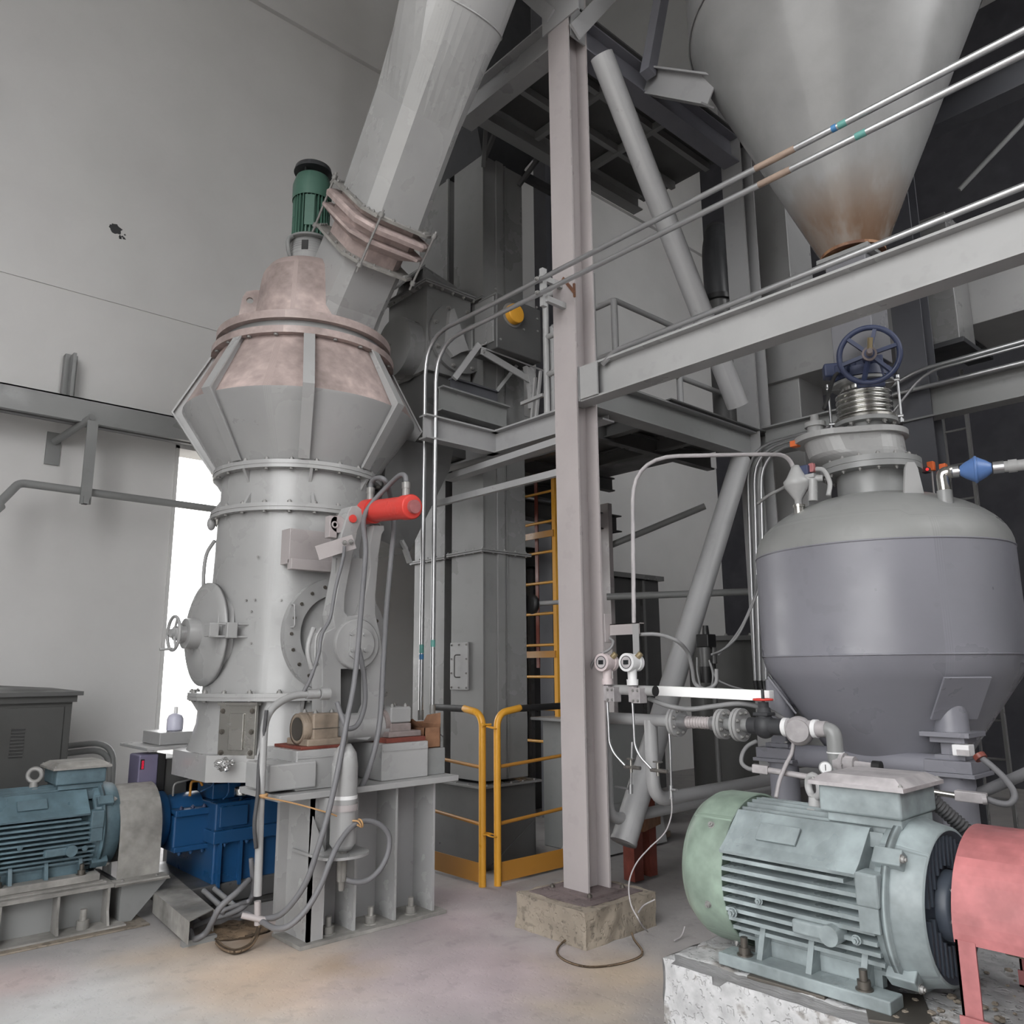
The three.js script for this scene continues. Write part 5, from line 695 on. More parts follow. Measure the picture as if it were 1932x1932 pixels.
thing('discharge_chute', 'grey sloping chute leading from the feeder down to the side of the mill', 'chute', (t) => {
  const top = [[3.3, 3.02, -5.42], [3.96, 3.02, -5.42], [3.96, 3.02, -4.72], [3.3, 3.02, -4.72]];
  const q = (x, y, z) => px.Z(x, y, z).toArray();
  const a = q(858, 862, -4.93), b = q(768, 1046, -5.05);
  part(t, 'chute_body', new G().solid([[[a[0] - 0.62, a[1] + 0.06, -5.6], [a[0], a[1] + 0.06, -5.6], [a[0], a[1] + 0.06, -4.95], [a[0] - 0.62, a[1] + 0.06, -4.95]], [[b[0] - 0.28, b[1] + 0.44, -5.55], [a[0] - 0.02, a[1] - 0.1, -5.55], [a[0] - 0.02, a[1] - 0.1, -4.97], [b[0] - 0.28, b[1] + 0.44, -4.97]], [[b[0] - 0.3, b[1] + 0.1, -5.45], [b[0] + 0.02, b[1] + 0.02, -5.45], [b[0] + 0.02, b[1] + 0.02, -5.05], [b[0] - 0.3, b[1] + 0.1, -5.05]]]), M.chute);
  part(t, 'chute_flange', new G().bar(px.Z(764, 1036, -5.02), px.Z(773, 1062, -5.02), 0.05, 0.02).bar(px.Z(757, 1020, -5.02), px.Z(766, 1036, -5.02), 0.04, 0.02), M.gray);
});
// guarding panels and small ladder by the reducer
thing('ladder_frame', 'narrow grey ladder frame standing beside the gear reducer on the platform', 'frame', (t) => { const z = -4.0; part(t, 'frame_post', new G().bar(px.X(1003, 795, 4.12), px.X(1010, 712, 4.12), 0.02, 0.02), M.gray); part(t, 'frame_post', new G().bar(px.X(1011, 795, 4.12), px.X(1020, 700, 4.12), 0.02, 0.02), M.gray); part(t, 'frame_rail', new G().bar(px.X(984, 762, 4.1), px.X(1025, 745, 4.1), 0.025, 0.025), M.gray); });
// ---------------------------------------------------------------- yellow swing gates and ladder
function gate(label, P, posts, tw) {
  thing('safety_gate', label, 'gate', (t) => {
    const [a, b] = P, d = V(b[0] - a[0], 0, b[1] - a[1]).normalize(), L = Math.hypot(b[0] - a[0], b[1] - a[1]), at = (k, y) => V(a[0], y, a[1]).addScaledVector(d, k * L);
    part(t, 'post', new G().pipe([at(0, 0), at(0, 1.175), at(0.34, 1.205)], 0.026, 0.1, 16), M.yellow);
    part(t, 'top_grip', new G().cyl(at(0.3, 1.202), at(1, 1.205), 0.025, 0.025, 16), M.black, 'black taped top rail');
    for (const y of [0.83, 0.44]) part(t, 'cross_rail', new G().cyl(at(0.02, y - 0.03), at(1, y), 0.013, 0.013, 10), M.yellowDk);
    part(t, 'toe_board', new G().bar(at(0.02, 0.085), at(1, 0.085), 0.008, 0.13), M.yellowDk);
  });
}
gate('right leaf of the yellow tubular gate with a kick board towards the middle column', [[3.955, -4.545], [4.62, -4.545]]);
gate('left leaf of the yellow tubular gate running back beside the mill stand', [[3.86, -4.6], [3.86, -5.22]]);
single('gate_latch', 'yellow latch ring joining the two gate posts near the top', 'latch', new G().torus([3.908, 1.08, -4.565], [0.2, 1, 0.2], 0.045, 0.005, 24).cyl([3.83, 1.1, -4.56], [3.9, 1.1, -4.55], 0.008, 0.008, 8).cyl([3.825, 1.1, -4.56], [3.845, 1.1, -4.56], 0.014, 0.014, 10), M.yellow);
single('gate_latch', 'yellow latch ring joining the two gate posts near the floor', 'latch', new G().torus([3.908, 0.34, -4.565], [0.2, 1, 0.2], 0.045, 0.005, 24).cyl([3.83, 0.35, -4.56], [3.9, 0.35, -4.55], 0.007, 0.007, 8), M.yellow);
thing('caged_ladder', 'yellow fixed ladder with cage hoops behind the middle column', 'ladder', (t) => {
  const X = 5.2, zR = px.X(1051, 1150, X).z, zL = zR - 0.5;
  for (const z of [zR, zL]) part(t, 'stringer', new G().box([X - 0.03, 0.7, z - 0.022], [X + 0.03, 3.3, z + 0.022], 0.003), M.yellow);
  for (let i = 0; i < 9; i++) part(t, 'rung', new G().cyl([X, 0.85 + i * 0.285, zL], [X, 0.85 + i * 0.285, zR], 0.013, 0.013, 10), M.yellow);
  for (const y of [1.62, 2.72]) part(t, 'cage_hoop', new G().bar([X - 0.04, y, zL - 0.05], [X - 0.04, y, zR + 0.01], 0.012, 0.06), M.yellowDk);
  part(t, 'cage_strap', new G().box([X + 0.02, 1.5, zL + 0.2], [X + 0.03, 3.3, zL + 0.24]), M.shim);
  part(t, 'cage_strap', new G().box([X + 0.02, 0.7, zR - 0.06], [X + 0.03, 3.3, zR - 0.03]), M.shim);
});
single('plaster_pier', 'pinkish plaster panel seen between the ladder rungs', 'pier', new G().box([6.3, 0, -6.1], [6.36, 3.2, -5.45]), M.steelPink);
thing('shaft_handwheel', 'dark round handwheel with a grey shaft sticking out beside the ladder', 'handwheel', (t) => { const c = px.Z(1004, 1140, -4.95); part(t, 'wheel', new G().lathe([[0, -0.03], [0.075, -0.03], [0.085, 0], [0.075, 0.03], [0, 0.03]], c, 28, [1, 0, 0.3]), M.black); part(t, 'shaft', new G().cyl(c, px.Z(1056, 1136, -4.95), 0.02, 0.02, 12), M.gray); });
thing('background_machine', 'dim grey machine base with a ledge standing behind the right yellow gate', 'machine', (t) => {
  part(t, 'housing', new G().box([5.1, 0.0, -5.25], [5.9, 1.05, -4.75], 0.01), M.grayD); part(t, 'cover', new G().box([5.0, 1.05, -5.3], [6.0, 1.075, -4.7], 0.004), M.gray);
  part(t, 'foot_ledge', new G().box([4.85, 0.3, -4.74], [5.9, 0.36, -4.5], 0.004), M.grayD); part(t, 'apron', new G().solid([[[4.7, 0.02, -4.72], [5.9, 0.02, -4.72], [5.9, 0.02, -4.55], [4.7, 0.02, -4.55]], [[4.95, 0.3, -4.72], [5.9, 0.3, -4.72], [5.9, 0.3, -4.6], [4.95, 0.3, -4.6]]]), M.gray);
});
// ---------------------------------------------------------------- silo, tank and the gear between them
const SC = [4.9, -2.07];
{
  const siloMap = tex(512, (u, v) => { // v runs up the cone: rust bloom at the mouth
    const n = fbm(u, v, 6, 5, 701), m = fbm(u, v, 20, 3, 731), k = sst(0.3, 0.02, v + (n - 0.5) * 0.22) * (0.45 + 0.55 * sst(0.3, 0.6, n)); const s = 142 + (n - 0.5) * 18 + (m - 0.5) * 6;
    return [mix(s, 104, k), mix(s, 80, k), mix(s, 62, k)];
  }); siloMap.repeat.set(2, 1);
  const sm = new THREE.MeshStandardMaterial({ map: siloMap, roughness: 0.27 });
  thing('silo', 'huge grey steel silo hopper tapering to a rusty mouth above the tank', 'silo', (t) => {
    const gC = new G(true); gC.lathe([[0.19, 4.13], [0.95, 5.86]], [SC[0], 0, SC[1]], 96); part(t, 'cone', gC, sm, 'hopper cone with brown rust at its mouth');
    part(t, 'shell', new G().lathe([[0.95, 5.86], [0.965, 5.9], [0.965, 9.6]], [SC[0], 0, SC[1]], 96), M.silo);
    part(t, 'weld_seam', new G().torus([SC[0], 5.88, SC[1]], YUP, 0.962, 0.008, 96), M.silo);
    part(t, 'mouth_flange', new G().ring([SC[0], 4.125, SC[1]], YUP, 0.08, 0.2, 0.02), M.rust);
    part(t, 'side_nozzle', new G().cyl(px.H(1604, 464, 5.2), px.H(1606, 474, 5.2).add(V(0, -0.05, 0)), 0.022, 0.022, 14), M.bearing);
    for (const a of [0.4, 2.0, 3.6, 5.2]) part(t, 'support_lug', new G().box([SC[0] + Math.cos(a) * 1.0 - 0.1, 6.25, SC[1] + Math.sin(a) * 1.0 - 0.1], [SC[0] + Math.cos(a) * 1.0 + 0.1, 6.45, SC[1] + Math.sin(a) * 1.0 + 0.1], 0.005), M.steel);
  });
}
thing('square_spout', 'dark square steel spout dropping from the silo to the blue handwheel valve', 'spout', (t) => {
  part(t, 'spout_pipe', new G().obox([SC[0], 3.74, SC[1]], [0.26, 0.72, 0.26], new THREE.Matrix4(), 0.006), paint('#77777c', { r: 0.45 })); part(t, 'spout_flange', new G().obox([SC[0], 4.085, SC[1]], [0.34, 0.03, 0.34], new THREE.Matrix4(), 0.004), M.grayD);
});
const TANKC = [4.9, -2.09];
thing('pressure_tank', 'large grey pressure tank with a domed top and conical bottom right of the hall', 'tank', (t) => {
  const c = [TANKC[0], 0, TANKC[1]], R = 0.715, dome = []; for (let i = 0; i <= 16; i++) { const a = i / 16 * Math.PI / 2; dome.push([R * Math.cos(a) + (i === 16 ? 0 : 0), 2.16 + 0.37 * Math.sin(a)]); }
  part(t, 'shell', new G().lathe([[R, 1.555], [R, 2.16]], c, 96), M.tank);
  part(t, 'dome', new G().lathe(dome, c, 96), paint('#8e8f8e', { r: 0.45 }));
  part(t, 'cone', new G().lathe([[0.0, 0.93], [0.33, 0.93], [0.36, 0.98], [0.66, 1.42], [0.695, 1.48], [R, 1.555]], c, 96), M.tank);
  part(t, 'weld_seam', new G().torus([c[0], 1.555, c[2]], YUP, R, 0.005, 96).torus([c[0], 2.155, c[2]], YUP, R, 0.005, 96), M.tank);
  part(t, 'neck', new G().cyl([c[0], 2.45, c[2]], [c[0], 2.66, c[2]], 0.2, 0.2, 48), M.grayD);
  const f = part(t, 'neck_flange', new G().disc([c[0], 2.672, c[2]], YUP, 0.29, 0.034, 64), M.grayD);
  for (let i = 0; i < 16; i++) { const a = (i + 0.5) / 16 * 6.2832; bolt(f, [c[0] + Math.cos(a) * 0.262, 2.656, c[2] + Math.sin(a) * 0.262], [0, -1, 0], 0.013, M.bolt); bolt(f, [c[0] + Math.cos(a) * 0.262, 2.728, c[2] + Math.sin(a) * 0.262], [0, 1, 0], 0.013, M.bolt); }
  part(t, 'lifting_lug', new G().ext([[-0.055, 0], [0.055, 0], [0.035, 0.15], [0.02, 0.185], [-0.02, 0.185], [-0.035, 0.15]], 0.02, new THREE.Matrix4().makeRotationY(-0.75).setPosition(px.H(1721, 925, 4.95).x, 2.44, px.H(1721, 925, 4.95).z)), M.gray);
  const legs = [[V(4.6, 0, -1.67), 0], [V(4.59, 0, -2.64), 1], [V(5.55, 0, -2.1), 2]];
  for (const [p, i] of legs) {
    const L = part(t, 'leg', new G().cyl([p.x, 1.16, p.z], [p.x, 1.42, p.z], 0.085, 0.075, 28).sph([p.x + (4.9 - p.x) * 0.1, 1.42, p.z + (-2.09 - p.z) * 0.1], 0.08, [1, 0.9, 1]).box([p.x - 0.12, 1.135, p.z - 0.12], [p.x + 0.12, 1.16, p.z + 0.12], 0.003), M.tank);
    part(L, 'load_cell', new G().box([p.x - 0.085, 1.105, p.z - 0.085], [p.x + 0.085, 1.135, p.z + 0.085], 0.003).box([p.x - 0.045, 1.04, p.z - 0.05], [p.x + 0.045, 1.105, p.z + 0.05], 0.006).box([p.x - 0.07, 1.02, p.z - 0.075], [p.x + 0.07, 1.045, p.z + 0.075], 0.004), M.tank);
    for (const sx of [-1, 1]) for (const sy of [1.1, 1.05]) bolt(L, [p.x + sx * 0.06, sy, p.z + 0.06], [0, sy > 1.07 ? -1 : 1, 0], 0.012, M.bolt, headGeo);
    part(L, 'cap_plate', new G().box([p.x - 0.115, 0.96, p.z - 0.115], [p.x + 0.135, 1.02, p.z + 0.115], 0.003).box([p.x - 0.13, 0.94, p.z - 0.13], [p.x + 0.15, 0.96, p.z + 0.13], 0.003), M.tank);
    part(L, 'leg_post', new G().cyl([p.x, 0.0, p.z], [p.x, 0.94, p.z], 0.085, 0.085, 32).box([p.x - 0.14, 0, p.z - 0.14], [p.x + 0.14, 0.02, p.z + 0.14], 0.003), M.steelBlue);
    const u = V(p.x - 4.9, 0, p.z + 2.09).normalize(); part(L, 'reinforcing_pad', new G().obox(V(4.9, 1.33, -2.09).addScaledVector(u, 0.615), [0.26, 0.26, 0.012], frame(u.clone().add(V(0, -0.68, 0)), YUP), 0.002), M.tank);
  }
  part(t, 'ring_pipe', new G().pipe([[4.58, 0.98, -2.72], [4.57, 0.975, -1.62]], 0.065, 0.1, 24), M.steelBlue);
});
// valve train on the tank top
thing('dome_valve', 'grey oval dome valve body with flanges on the tank neck', 'valve', (t) => {
  const c = V(TANKC[0], 0, TANKC[1]), d = V(-0.32, 0, -0.47).normalize(), oval = (y, r, off) => { const o = []; for (let i = 0; i < 40; i++) { const a = i / 40 * 6.2832, p = V(Math.cos(a) * r, 0, Math.sin(a) * r), k = p.dot(d) > 0 ? off : 0; o.push(c.clone().add(p).addScaledVector(d, k).setY(y)); } return o; };
  part(t, 'lower_flange', new G().disc([c.x, 2.708, c.z], YUP, 0.29, 0.034, 64), M.grayD);
  part(t, 'valve_body', new G().solid([oval(2.725, 0.22, 0.02), oval(2.765, 0.222, 0.1), oval(2.785, 0.212, 0.14), oval(2.88, 0.205, 0.17)]), M.gray);
  part(t, 'top_plate', new G().solid([oval(2.88, 0.235, 0.2), oval(2.915, 0.235, 0.2)]), M.gray);
  part(t, 'upper_neck', new G().cyl([c.x, 2.915, c.z], [c.x, 3.0, c.z], 0.13, 0.13, 36), M.grayD);
  const f = part(t, 'upper_flange', new G().disc([c.x, 2.985, c.z], YUP, 0.185, 0.026, 48), M.grayD); for (let i = 0; i < 10; i++) { const a = (i + 0.2) / 10 * 6.2832; bolt(f, [c.x + Math.cos(a) * 0.16, 2.972, c.z + Math.sin(a) * 0.16], [0, -1, 0], 0.015, M.bolt); }
  const q = c.clone().addScaledVector(d, 0.3); part(t, 'actuator', new G().cyl([q.x, 2.915, q.z], [q.x, 2.99, q.z], 0.05, 0.05, 24).cyl([q.x, 2.99, q.z], [q.x, 3.02, q.z], 0.065, 0.065, 24).cyl([q.x, 3.02, q.z], [q.x, 3.07, q.z], 0.03, 0.025, 16), M.gray);
  const r = c.clone().addScaledVector(d, 0.43); part(t, 'limit_switch', new G().box([r.x - 0.025, 2.87, r.z - 0.025], [r.x + 0.025, 2.91, r.z + 0.025], 0.006), M.orange, 'small orange switch');
});
thing('metal_bellows', 'shiny stainless steel ringed bellows with side tie rods under the blue valve', 'bellows', (t) => {
  const c = [TANKC[0] + 0.0, 0, TANKC[1]], prof = [[0.135, 2.998]]; for (let i = 0; i < 5; i++) { const y = 3.02 + i * 0.034; prof.push([0.136, y], [0.155, y + 0.003], [0.166, y + 0.01], [0.166, y + 0.018], [0.155, y + 0.025], [0.136, y + 0.028]); } prof.push([0.136, 3.2], [0.136, 3.25]);
  part(t, 'ringed_sleeve', new G().lathe(prof, c, 64), M.chrome);
  part(t, 'lower_flange', new G().disc([c[0], 3.006, c[2]], YUP, 0.185, 0.014, 48), M.stainless); part(t, 'upper_flange', new G().ring([c[0], 3.245, c[2]], YUP, 0.1, 0.185, 0.018, 48), M.grayD);
  for (const [x, z] of [[-0.09, -0.18], [0.07, 0.19], [0.18, -0.06]]) part(t, 'tie_rod', new G().cyl([c[0] + x, 2.975, c[2] + z], [c[0] + x, 3.27, c[2] + z], 0.008, 0.008, 10).cyl([c[0] + x, 2.97, c[2] + z], [c[0] + x, 2.99, c[2] + z], 0.016, 0.016, 6).cyl([c[0] + x, 3.255, c[2] + z], [c[0] + x, 3.275, c[2] + z], 0.016, 0.016, 6).cyl([c[0] + x * 0.6, 3.01, c[2] + z * 0.6], [c[0] + x * 1.06, 3.01, c[2] + z * 1.06], 0.014, 0.012, 8).cyl([c[0] + x * 0.6, 3.245, c[2] + z * 0.6], [c[0] + x * 1.06, 3.245, c[2] + z * 1.06], 0.014, 0.012, 8), M.galv);
});
thing('handwheel_valve', 'dark blue knife valve with a large spoked handwheel above the bellows', 'valve', (t) => {
  const c = V(TANKC[0], 0, TANKC[1]);
  part(t, 'valve_plate', new G().disc([c.x, 3.29, c.z], YUP, 0.185, 0.06, 44).obox([c.x, 3.35, c.z], [0.24, 0.08, 0.24], new THREE.Matrix4(), 0.01), M.blueDk);
  part(t, 'gear_head', new G().obox([c.x - 0.15, 3.33, c.z - 0.11], [0.09, 0.09, 0.12], new THREE.Matrix4().makeRotationY(0.6), 0.014).obox([c.x - 0.19, 3.31, c.z - 0.03], [0.07, 0.06, 0.08], new THREE.Matrix4(), 0.01), M.blueDk);
  const w = px.H(1640, 670, 5.06), n = V(-0.82, -0.12, 0.38).normalize(), fr = frame(n);
  part(t, 'yoke', new G().cyl(w.clone().addScaledVector(n, 0.05), w.clone().addScaledVector(n, -0.17), 0.03, 0.04, 16).obox(w.clone().addScaledVector(n, -0.15).add(V(0, -0.08, 0)), [0.16, 0.2, 0.06], fr, 0.01), M.blueDk);
  const g = new G().torus(w, n, 0.168, 0.017, 48); const e1 = V(0, 0, 0).setFromMatrixColumn(fr, 0), e2 = V(0, 0, 0).setFromMatrixColumn(fr, 1); for (let i = 0; i < 6; i++) { const a = i / 6 * 6.2832 + 0.25; g.bar(w.clone().addScaledVector(n, 0.02), w.clone().addScaledVector(e1, Math.cos(a) * 0.165).addScaledVector(e2, Math.sin(a) * 0.165), 0.022, 0.022); }
  part(t, 'handwheel', g, M.blueDk);
  part(t, 'hub_nut', new G().disc(w.clone().addScaledVector(n, 0.03), n, 0.042, 0.03, 28).cyl(w.clone().addScaledVector(n, 0.03), w.clone().addScaledVector(n, 0.12), 0.02, 0.016, 16), M.bearingGrayPink, 'pinkish bare hub');
  part(t, 'stem_end', new G().cyl(w.clone().addScaledVector(n, 0.1), w.clone().addScaledVector(n, 0.1).add(V(-0.02, 0.075, 0.02)), 0.014, 0.016, 12), M.brass);
});
single('black_hose', 'thin black hose curving beside the blue handwheel valve', 'hose', new G().cable([px.H(1590, 700, 5.15), px.H(1578, 706, 5.15), px.H(1570, 722, 5.15), px.H(1562, 750, 5.12), px.H(1555, 772, 5.1)], 0.012, 24), M.rubber);
// small gear on the tank dome
thing('vent_filter', 'small grey conical vent filter with a pipe on the left shoulder of the tank', 'vent', (t) => {
  const c = px.H(1504, 915, 5.0), b = [c.x, c.y, c.z];
  part(t, 'filter_cone', new G().lathe([[0.02, -0.13], [0.022, -0.09], [0.075, -0.01], [0.078, 0.02], [0.06, 0.04], [0.03, 0.1], [0.018, 0.12], [0, 0.12]], b, 32), M.gray);
  part(t, 'stub_pipe', new G().cyl([b[0], b[1] - 0.24, b[2]], [b[0], b[1] - 0.12, b[2]], 0.03, 0.03, 16).ring([b[0], b[1] - 0.13, b[2]], YUP, 0.01, 0.036, 0.015), M.stainless);
  part(t, 'branch_pipe', new G().cyl(px.H(1534, 905, 4.98), px.H(1534, 945, 4.98), 0.026, 0.026, 16).cyl(px.H(1510, 905, 4.98), px.H(1552, 902, 4.98), 0.02, 0.02, 12), M.gray);
});
thing('solenoid_valve', 'tiny blue and pink solenoid valve beside the vent filter', 'valve', (t) => { const p = px.H(1520, 888, 5.0), q = px.H(1532, 882, 5.0); part(t, 'coil', new G().box([p.x - 0.025, p.y - 0.03, p.z - 0.025], [p.x + 0.025, p.y + 0.03, p.z + 0.025], 0.004), M.blueDk); part(t, 'plug', new G().box([q.x - 0.015, q.y - 0.03, q.z - 0.015], [q.x + 0.015, q.y + 0.025, q.z + 0.015], 0.004), M.redGuard); part(t, 'valve_base', new G().box([p.x - 0.03, p.y - 0.055, p.z - 0.03], [q.x + 0.02, p.y - 0.03, q.z + 0.03], 0.003), M.gray); });
single('vent_hose', 'thick grey hose curving from the solenoid valve to the tank dome', 'hose', new G().cable([px.H(1540, 885, 4.98), px.H(1552, 886, 4.96), px.H(1562, 900, 4.92), px.H(1566, 915, 4.9), px.H(1563, 935, 4.88)], 0.014, 24), M.gray);
thing('water_meter', 'light blue valve globe between galvanized pipe fittings at the right of the tank top', 'valve', (t) => {
  const c = px.H(1841, 886, 4.9), d = px.H(1880, 882, 4.9).sub(px.H(1800, 890, 4.9)).normalize(), at = (k) => c.clone().addScaledVector(d, k);
  part(t, 'globe', new G().lathe([[0.026, -0.075], [0.045, -0.05], [0.066, -0.012], [0.07, 0], [0.066, 0.012], [0.045, 0.05], [0.026, 0.075]], c, 32, d).add(new THREE.TorusGeometry(0.066, 0.009, 8, 32), frame(d).setPosition(c)), M.blueMeter);
  part(t, 'union', new G().cyl(at(-0.08), at(-0.12), 0.032, 0.032, 8).cyl(at(0.08), at(0.13), 0.034, 0.034, 8).cyl(at(0.07), at(-0.1), 0.02, 0.02, 12), M.galv);
  part(t, 'elbow', new G().pipe([at(-0.11), at(-0.16), at(-0.16).add(V(0, -0.14, 0))], 0.034, 0.06, 16), M.stainless);
  part(t, 'riser', new G().cyl(at(-0.16).add(V(0, -0.1, 0)), at(-0.16).add(V(0, -0.22, 0)), 0.038, 0.04, 16), M.grayD);
  part(t, 'outlet_pipe', new G().pipe([at(0.12), at(0.34), at(0.36).add(V(0, -0.12, 0.02)), at(0.36).add(V(0.0, -1.4, 0.02))], 0.03, 0.06, 16).cyl(at(0.15), at(0.19), 0.036, 0.036, 8).cyl(at(0.28), at(0.33), 0.038, 0.038, 12), M.gray);
});
for (const [x, y, lab] of [[1757, 880, 'left one of two small orange solenoid coils beyond the tank top'], [1780, 884, 'right one of two small orange solenoid coils beyond the tank top']]) thing('solenoid_coil', lab, 'coil', (t) => { const p = px.H(x, y, 5.7); part(t, 'coil_block', new G().box([p.x - 0.02, p.y - 0.03, p.z - 0.02], [p.x + 0.02, p.y + 0.03, p.z + 0.02], 0.004), M.orange); part(t, 'air_tube', new G().cyl([p.x, p.y - 0.03, p.z], [p.x - 0.01, p.y - 0.32, p.z], 0.006, 0.006, 8), M.gray); });
thing('indicator_lamp', 'tiny glowing red indicator light beyond the tank top', 'lamp', (t) => { const p = px.H(1751, 886, 5.6); part(t, 'lamp_body', new G().box([p.x - 0.01, p.y - 0.015, p.z - 0.04], [p.x + 0.05, p.y + 0.02, p.z], 0.004), M.dark); const m = new THREE.MeshStandardMaterial({ color: 0x300000, emissive: 0xff2020, emissiveIntensity: 4 }); part(t, 'lamp_lens', new G().sph([p.x - 0.012, p.y, p.z], 0.008), m); const l = new THREE.PointLight(0xff2020, 0.004, 0.4); l.position.set(p.x - 0.04, p.y, p.z + 0.01); l.name = 'lamp_light'; t.add(l); });
// load-cell wiring at the near right leg
thing('load_cell_box', 'pale load-cell junction plug with a braided hose at the right tank leg', 'sensor', (t) => {
  const p = px.H(1812, 1414, 4.78), w = px.H(1822, 1422, 4.76);
  part(t, 'plug_body', new G().box([p.x - 0.03, p.y - 0.03, p.z - 0.03], [p.x + 0.05, p.y + 0.025, p.z + 0.05], 0.005), M.white); part(t, 'type_plate', new G().box([w.x - 0.034, w.y - 0.005, w.z - 0.03], [w.x - 0.028, w.y + 0.02, w.z + 0.03]), M.motLid);
  part(t, 'red_gland', new G().cyl(px.H(1846, 1424, 4.72), px.H(1852, 1432, 4.71), 0.03, 0.03, 12), M.shim, 'red gland nut');
  part(t, 'braided_hose', new G().cable([px.H(1852, 1430, 4.71), px.H(1872, 1446, 4.68), px.H(1895, 1468, 4.64), px.H(1912, 1492, 4.6), px.H(1914, 1505, 4.58), px.H(1905, 1516, 4.57), px.H(1888, 1516, 4.57), px.H(1862, 1508, 4.58)], 0.015, 48, 10), M.hose);
  part(t, 'sealing_fitting', new G().bar(px.H(1862, 1507, 4.58), px.H(1803, 1500, 4.62), 0.045, 0.05, YUP, 0.006).cyl(px.H(1853, 1508, 4.56), px.H(1862, 1508, 4.56), 0.025, 0.025, 8), M.motLid);
  part(t, 'conduit_pipe', new G().cyl(px.H(1803, 1501, 4.62), px.H(1725, 1488, 4.66), 0.015, 0.015, 12), M.stainless);
});
single('tank_side_pipe', 'grey pipe rising to the right behind the right tank leg', 'pipe', new G().pipe([px.H(1840, 1500, 4.9), px.H(1945, 1455, 4.7)], 0.028, 0.1, 12), M.hose);
// ---------------------------------------------------------------- conduits on the frame
const XC = 3.45;
function conduit(label, pts, r, mat, rad, extra) { thing('steel_conduit', label, 'conduit', (t) => { part(t, 'tube', new G().pipe(pts, r, rad ?? 0.2, 12), mat ?? M.galv); if (extra) extra(t); }); }
const vX = (x, y, X) => px.X(x, y, X);
{
  const bandAt = (t, x, y, X, r, m) => { const p = vX(x, y, X); part(t, 'tape_band', new G().cyl(p.clone().add(V(0, -0.022, 0)), p.clone().add(V(0, 0.022, 0)), r, r, 12), m, 'coloured tape band'); };
  const teal = paint('#5f9a93', { r: 0.5, map: null, rmap: null }), blu = paint('#3f78a8', { r: 0.5, map: null, rmap: null });
  const up = vX(803, 680, XC), lo = vX(804, 1340, XC), ra = vX(1045, 514, XC); const z1 = up.z, y1 = ra.y;
  conduit('left one of two bright conduits rising beside the mill and turning along the frame', [[XC, lo.y - 0.02, z1], [XC, y1 - 0.0, z1], [XC, y1, 1.4]], 0.0165, M.galv, 0.3, (t) => {
    const b = new G().cyl([XC, 1.5, z1], [XC, 1.525, z1], 0.0172, 0.0172, 12); part(t, 'tape_band', new G().cyl([XC, vX(803, 1232, XC).y, z1], [XC, vX(803, 1216, XC).y, z1], 0.0172, 0.0172, 12), teal, 'teal tape band'); part(t, 'tape_band', new G().cyl([XC, vX(803, 1244, XC).y, z1], [XC, vX(803, 1234, XC).y, z1], 0.0172, 0.0172, 12), blu, 'blue tape band');
    const q = vX(1575, 247, XC); part(t, 'tape_band', new G().cyl([XC, y1, q.z - 0.012], [XC, y1, q.z + 0.012], 0.0175, 0.0175, 12), blu, 'blue tape band'); part(t, 'tape_band', new G().cyl([XC, y1, q.z + 0.02], [XC, y1, q.z + 0.06], 0.0172, 0.0172, 12), teal, 'teal tape band');
    const a = vX(1425, 316, XC), c = vX(1500, 280, XC); part(t, 'rust_patch', new G().cyl([XC, y1, a.z], [XC, y1, c.z], 0.0172, 0.0172, 12), M.rustPale, 'pale rusty stretch');
    part(t, 'end_fitting', new G().cyl([XC, lo.y - 0.07, z1], [XC, lo.y + 0.0, z1], 0.022, 0.022, 10), M.bolt);
  });
  const z2 = vX(822, 760, XC).z, y2 = vX(1045, 541, XC).y, lo2 = vX(827, 1330, XC).y;
  conduit('right one of two bright conduits rising beside the mill and turning along the frame', [[XC, lo2, z2], [XC, y2, z2], [XC, y2, 1.4]], 0.0165, M.galv, 0.3, (t) => {
    part(t, 'tape_band', new G().cyl([XC, vX(826, 1220, XC).y, z2], [XC, vX(826, 1207, XC).y, z2], 0.0172, 0.0172, 12), teal, 'teal tape band');
    const q = vX(1620, 232, XC); part(t, 'tape_band', new G().cyl([XC, y2, q.z - 0.02], [XC, y2, q.z + 0.03], 0.0172, 0.0172, 12), teal, 'teal tape band');
    const a = vX(1430, 330, XC), c = vX(1490, 300, XC); part(t, 'rust_patch', new G().cyl([XC, y2, a.z], [XC, y2, c.z], 0.0172, 0.0172, 12), M.rustPale, 'pale rusty stretch');
    part(t, 'valve', new G().cyl([XC, lo2, z2], [XC, lo2 - 0.06, z2], 0.022, 0.022, 8).cyl([XC, lo2 - 0.06, z2], [XC, lo2 - 0.2, z2], 0.016, 0.02, 10).bar([XC, lo2 - 0.15, z2], [XC + 0.06, lo2 - 0.22, z2 + 0.05], 0.012, 0.006), M.bolt);
    part(t, 'hose_tail', new G().cable([[XC, lo2 - 0.18, z2], [XC, lo2 - 0.33, z2], [XC, lo2 - 0.42, z2 - 0.03]], 0.016, 12), M.rubber);
  });
  const cz = vX(1020, 515, XC).z;
  thing('conduit_clamp', 'slotted strut clamp fixing the two conduits to the middle column', 'clamp', (t) => { part(t, 'strut', new G().bar([XC + 0.035, y1 + 0.09, -3.52], [XC + 0.035, y2 - 0.08, -3.52], 0.04, 0.03), M.gray); part(t, 'strut', new G().bar([XC + 0.02, y1 + 0.03, -3.53], [3.665, y1 + 0.03, -3.53], 0.03, 0.04), M.gray); part(t, 'strut', new G().bar([XC + 0.04, y2 - 0.03, -3.5], [3.665, y2 - 0.03, -3.5], 0.03, 0.04), M.gray); for (const y of [y1, y2]) bolt(t, [XC - 0.02, y, -3.52], [-1, 0, 0], 0.014, M.bolt); });
